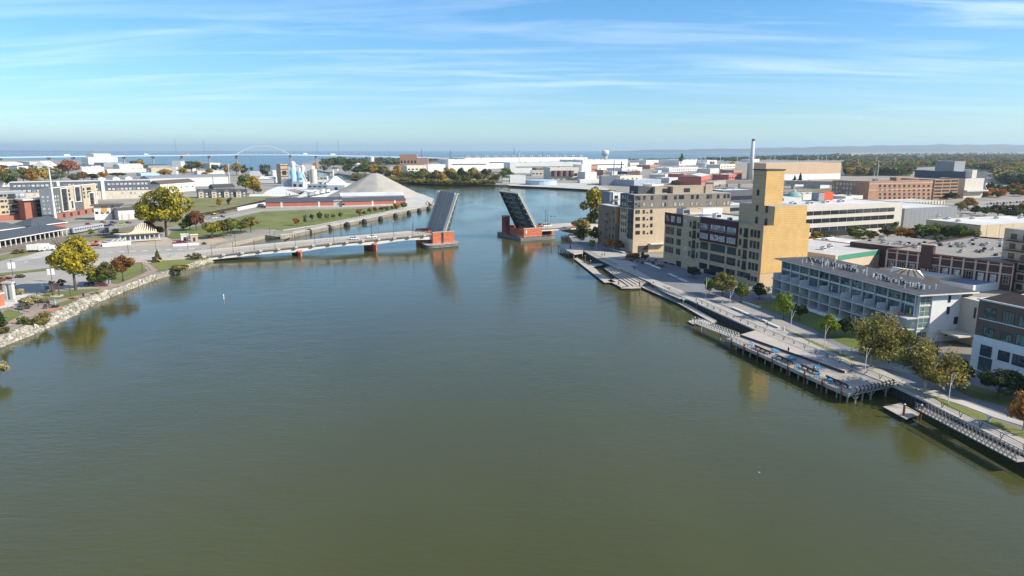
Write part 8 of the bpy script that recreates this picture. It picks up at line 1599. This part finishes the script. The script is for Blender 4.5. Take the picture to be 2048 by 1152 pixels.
SH = [(65, 610, 590, 44, 'straw', 'broad straw coloured grass bush on the plaza'), (92, 605, 594, 28, 'straw', 'straw coloured grass bush right of the broad one'), (47, 610, 597, 20, 'green', 'dark green bush below the straw grasses'), (50, 619, 604, 22, 'silver', 'grey green pine bush at the path fork'), (40, 589, 577, 32, 'straw', 'row of straw grasses at the car park edge'), (10, 596, 579, 18, 'straw', 'straw grass bush behind the monument'), (44, 555, 548, 24, 'olive', 'low olive hedge island in the car park'), (103, 568, 560, 14, 'straw', 'straw tuft at the banner lamp foot'), (124, 571, 559, 20, 'olive', 'olive bush in the shade of the yellow maple'), (360, 544, 529, 42, 'brown', 'large brown green bush on the shore lawn by the rocks'), (376, 517, 507, 13, 'olive', 'small round bush left of the bridge abutment bush'), (393, 519, 506, 22, 'olive', 'larger olive bush at the bridge abutment'), (48, 647, 629, 24, 'green', 'rounded green bush at the shore lawn'), (64, 650, 635, 22, 'olive', 'rounded olive bush right of the green one at the shore lawn'), (87, 648, 624, 34, 'brown', 'thin reddish shrub beside the rocks'), (3, 674, 652, 32, 'olive', 'olive bush cut by the left frame edge above the rocks'), (-1, 752, 722, 34, 'straw', 'straw coloured bush sticking out over the water at the left frame edge'), (145, 604, 595, 26, 'russet', 'low russet shrub on the rock slope'), (190, 588, 580, 22, 'straw', 'low straw tuft by the brick path'), (409, 489, 484, 13, 'olive', 'low olive bush by the slip kiosk'), (420, 477, 471, 10, 'olive', 'low bush at the head of the slip'), (1268, 519, 505, 34, 'russet', 'russet hedge before the cream flats'), (1290, 518, 503, 18, 'dark', 'dark shrub before the cream flats'), (150, 485, 479, 26, 'brown', 'brown scrub beside the railway'), (38, 507, 498, 26, 'brown', 'brown scrub before the platform canopy')]
for (x, a, b_, w, kd, lab) in SH: tree(x, a, b_, w, kd, lab, 'bush', cat='shrub', z=1.2 if 'water' in lab or 'rock' in lab else 2.3)
# trees of the left town belt and of the far shore, each its own, named by colour and place
g_ = np.random.default_rng(11); KC = {'green': 'green', 'olive': 'olive', 'gold': 'golden', 'orange': 'orange', 'russet': 'russet', 'dark': 'dark green', 'silver': 'grey green', 'brown': 'brown', 'yellow': 'yellow green', 'lime': 'lime'}
def row(lst, where, group):
    for q, (x, a, b_, w, kd) in enumerate(lst): tree(x, a, b_, w, kd, KC[kd]+' tree '+where+', '+(ORD[q]+' from the left' if q < 12 else ORD[len(lst)-1-q]+' from the right'), 'round', group=group)
row([(2, 372, 330, 26, 'orange'), (14, 374, 336, 24, 'olive'), (28, 372, 338, 22, 'silver'), (24, 376, 350, 20, 'dark'), (48, 368, 336, 28, 'olive'), (62, 368, 338, 30, 'orange'), (76, 372, 356, 24, 'gold'), (90, 366, 332, 24, 'gold'), (106, 364, 342, 30, 'silver'), (122, 362, 338, 28, 'silver'), (138, 352, 320, 46, 'russet'), (150, 364, 346, 30, 'olive'), (168, 362, 342, 26, 'russet'), (186, 362, 345, 24, 'dark'), (208, 358, 342, 22, 'orange'), (235, 354, 344, 34, 'dark')], 'in the belt behind the slate block', 'trees behind the slate block')
row([(268, 338, 319, 16, 'olive'), (282, 338, 318, 20, 'gold'), (330, 354, 336, 28, 'gold'), (352, 348, 340, 14, 'olive'), (366, 350, 334, 20, 'gold'), (384, 345, 320, 46, 'olive'), (398, 344, 319, 22, 'gold'), (410, 350, 344, 16, 'gold'), (419, 349, 336, 16, 'gold'), (430, 344, 327, 16, 'dark'), (440, 340, 330, 18, 'silver'), (454, 350, 328, 16, 'orange'), (474, 351, 326, 30, 'brown'), (488, 350, 330, 18, 'dark'), (503, 345, 332, 8, 'silver')], 'near the harbour sheds below the high bridge', 'trees by the harbour sheds')
row([(648, 345, 327, 18, 'silver'), (660, 338, 316, 18, 'olive'), (668, 336, 314, 26, 'green'), (684, 336, 313, 28, 'green'), (702, 337, 316, 26, 'dark'), (720, 340, 319, 26, 'olive'), (698, 347, 326, 18, 'green'), (690, 346, 330, 12, 'silver')], 'on the wooded point beyond the cement plant', 'trees on the wooded point')
row([(716, 350, 331, 32, 'dark'), (730, 352, 327, 37, 'green'), (748, 352, 326, 35, 'gold'), (764, 355, 329, 32, 'olive'), (778, 358, 339, 24, 'olive'), (795, 359, 329, 29, 'gold'), (808, 360, 342, 24, 'brown'), (821, 362, 338, 21, 'silver'), (836, 364, 341, 27, 'green'), (848, 362, 334, 27, 'gold'), (862, 365, 347, 35, 'dark'), (874, 364, 338, 29, 'olive'), (884, 366, 345, 24, 'gold'), (898, 364, 335, 35, 'gold'), (910, 366, 343, 29, 'olive'), (922, 364, 334, 24, 'dark'), (932, 368, 349, 27, 'olive'), (946, 363, 333, 29, 'gold'), (958, 366, 343, 29, 'olive'), (972, 363, 334, 24, 'dark'), (984, 365, 344, 27, 'gold'), (1010, 362, 333, 35, 'green'), (996, 366, 345, 24, 'olive')], 'on the far shore behind the raised leaves', 'trees on the far shore')
sheet('woodland_floor', [(1690, 350), (1688, 330), (1700, 312.5), (1780, 309), (2060, 307.5), (2600, 308), (2600, 372), (2060, 372), (2000, 366), (1985, 345), (1900, 333), (1830, 335), (1820, 352)], 2.5, M_floor)
sheet('woodland_floor', [(640, 330), (645, 322), (760, 319), (1010, 319), (900, 322), (800, 330), (740, 332)], 2.5, M_floor)
sheet('woodland_floor', [(700, 357.5), (780, 364.5), (870, 368), (990, 369.5), (990, 362), (880, 360), (790, 352), (705, 345)], 2.5, M_floor)
# woods that read as one mass
wood('woodland', [(1690, 352), (1688, 330), (1700, 312.5), (1780, 308.6), (1900, 307), (2060, 306.4), (2240, 307), (2240, 372), (2060, 372), (2000, 366), (1985, 345), (1900, 333), (1830, 335), (1820, 352)], 3600, (13, 24), ['green', 'olive', 'silver', 'olive', 'green', 'brown', 'silver', 'dark', 'olive', 'brown', 'green', 'gold', 'silver', 'olive', 'brown', 'russet'], seed=5)
wood('woodland', [(1400, 320), (1470, 318), (1545, 314), (1650, 310.5), (1700, 307), (1702, 322), (1600, 322), (1530, 321), (1470, 324)], 650, (12, 21), ['green', 'olive', 'brown', 'dark', 'olive'], seed=6)
wood('woodland', [(640, 330), (645, 322), (760, 319), (900, 319), (1010, 319), (900, 322), (800, 330), (740, 332)], 420, (11, 18), ['green', 'olive', 'dark', 'brown'], seed=7)
wood('woodland', [(1255, 321.5), (1400, 320.5), (1440, 319), (1440, 320), (1320, 322)], 90, (8, 16), ['orange', 'olive', 'brown'], seed=8)
wood('shore_scrub', [(700, 357), (780, 364), (870, 369.5), (990, 370), (990, 367), (880, 366.5), (790, 360), (705, 354)], 330, (5, 9), ['olive', 'brown', 'gold', 'green'], seed=9)
wood('shore_scrub', [(1150, 475), (1170, 446), (1185, 425), (1196, 415), (1204, 425), (1192, 450), (1175, 478)], 50, (2, 5), ['green', 'olive', 'dark', 'brown'], seed=10)
wood('woodland', [(-200, 352), (-160, 330), (0, 336), (60, 332), (120, 334), (150, 345), (100, 355), (0, 360)], 200, (8, 14), ['olive', 'brown', 'gold', 'green', 'silver'], seed=12)
wood('woodland', [(1880, 400), (1935, 398), (2060, 394), (2200, 392), (2200, 376), (2060, 378), (1990, 384)], 70, (6, 12), ['olive', 'dark', 'green', 'brown', 'orange'], seed=13)
wood('hedge', [(1640, 489), (1700, 484), (1760, 480), (1860, 484), (1930, 489), (1950, 493), (1900, 491), (1760, 486), (1690, 490)], 70, (2, 4.5), ['green', 'dark', 'olive', 'gold'], seed=14)
for q, (x, y) in enumerate(((1275, 523), (1284, 527), (1296, 523), (1306, 527), (1316, 531), (1262, 522), (1311, 521), (1324, 534))):
    t = thing('patio_table', 'dark patio table before the cream flats, '+ORD[q]+' of the cafe terrace tables', 'table', G(x, y, 2.35), group='cafe terrace tables'); MB().box(-.9, .9, -.6, .6, .7, .76).box(-.1, .1, -.1, .1, 0, .7).build('tabletop', M_wooddk if q % 2 else M_steelw, t)
    for s_ in (-1, 1): MB().box(-.7, .7, s_*1.0-.2, s_*1.0+.2, .4, .46).box(-.7, .7, s_*1.2-.03, s_*1.2+.03, .46, .9).box(-.6, -.5, s_-.1, s_+.1, 0, .4).box(.5, .6, s_-.1, s_+.1, 0, .4).build('bench', M_rust if q % 3 else M_dark, t)
# parked cars at the far right
cc = [(.75, .75, .75), (.1, .1, .12), (.4, .4, .42), (.5, .06, .05), (.7, .7, .68), (.06, .1, .25), (.8, .8, .8), (.2, .2, .2)]
for q in range(26):
    x = 1975+(q % 13)*6.5; y = 409+(q//13)*7-(q % 13)*.35; car(G(x, y, 2.65), .9, ['sedan', 'suv'][q % 2], cc[q % 8], 'parked car in the lot above the tan warehouse, '+['upper', 'lower'][q//13]+' row, '+ORD[q % 13]+' from the left', group='cars in the far right lot')
for q in range(16): car(G(1612+q*7.4, 404.5-q*.35, 2.65), 1.2, ['sedan', 'suv'][q % 2], cc[(q*3) % 8], 'parked car in the row behind the office roof, '+ORD[q]+' from the left', group='cars behind the office')
cn_ = ['silver', 'black', 'grey', 'red', 'pale grey', 'navy', 'white', 'charcoal']
for nm_, x0, x1, y0, y1, n in (('yards beyond the far dock', 1262, 1490, 338, 360, 20), ('lots by the hotel', 1640, 1725, 366, 384, 10), ('lots behind the town houses', 300, 388, 388, 397, 10)):
    for q, x in enumerate(sorted(x0+rng.random()*(x1-x0) for _ in range(n))): k = int(rng.integers(8)); car(G(x, y0+rng.random()*(y1-y0), 2.4), rng.random()*6, ['sedan', 'suv', 'van'][q % 3], cc[k], 'tiny '+cn_[k]+[' car', ' car', ' van'][q % 3]+' in the '+nm_+', '+ORD[q]+' from the left', ['car', 'car', 'van'][q % 3], group='small cars in the distant yards')
# ---------------------------------------------------------------- haze over the whole place
hz = bpy.data.materials.new('pale haze'); hz.use_nodes = True; n_ = hz.node_tree.nodes; n_.remove(n_['Principled BSDF']); pv = n_.new('ShaderNodeVolumePrincipled'); pv.inputs['Color'].default_value = (.70, .90, 1, 1); pv.inputs['Density'].default_value = HAZE; pv.inputs['Anisotropy'].default_value = .2
hz.node_tree.links.new(pv.outputs[0], n_['Material Output'].inputs['Volume'])
if HAZE: stuff(MB().box(-60000, 60000, -1500, 60000, -3, 420).build('haze', hz))
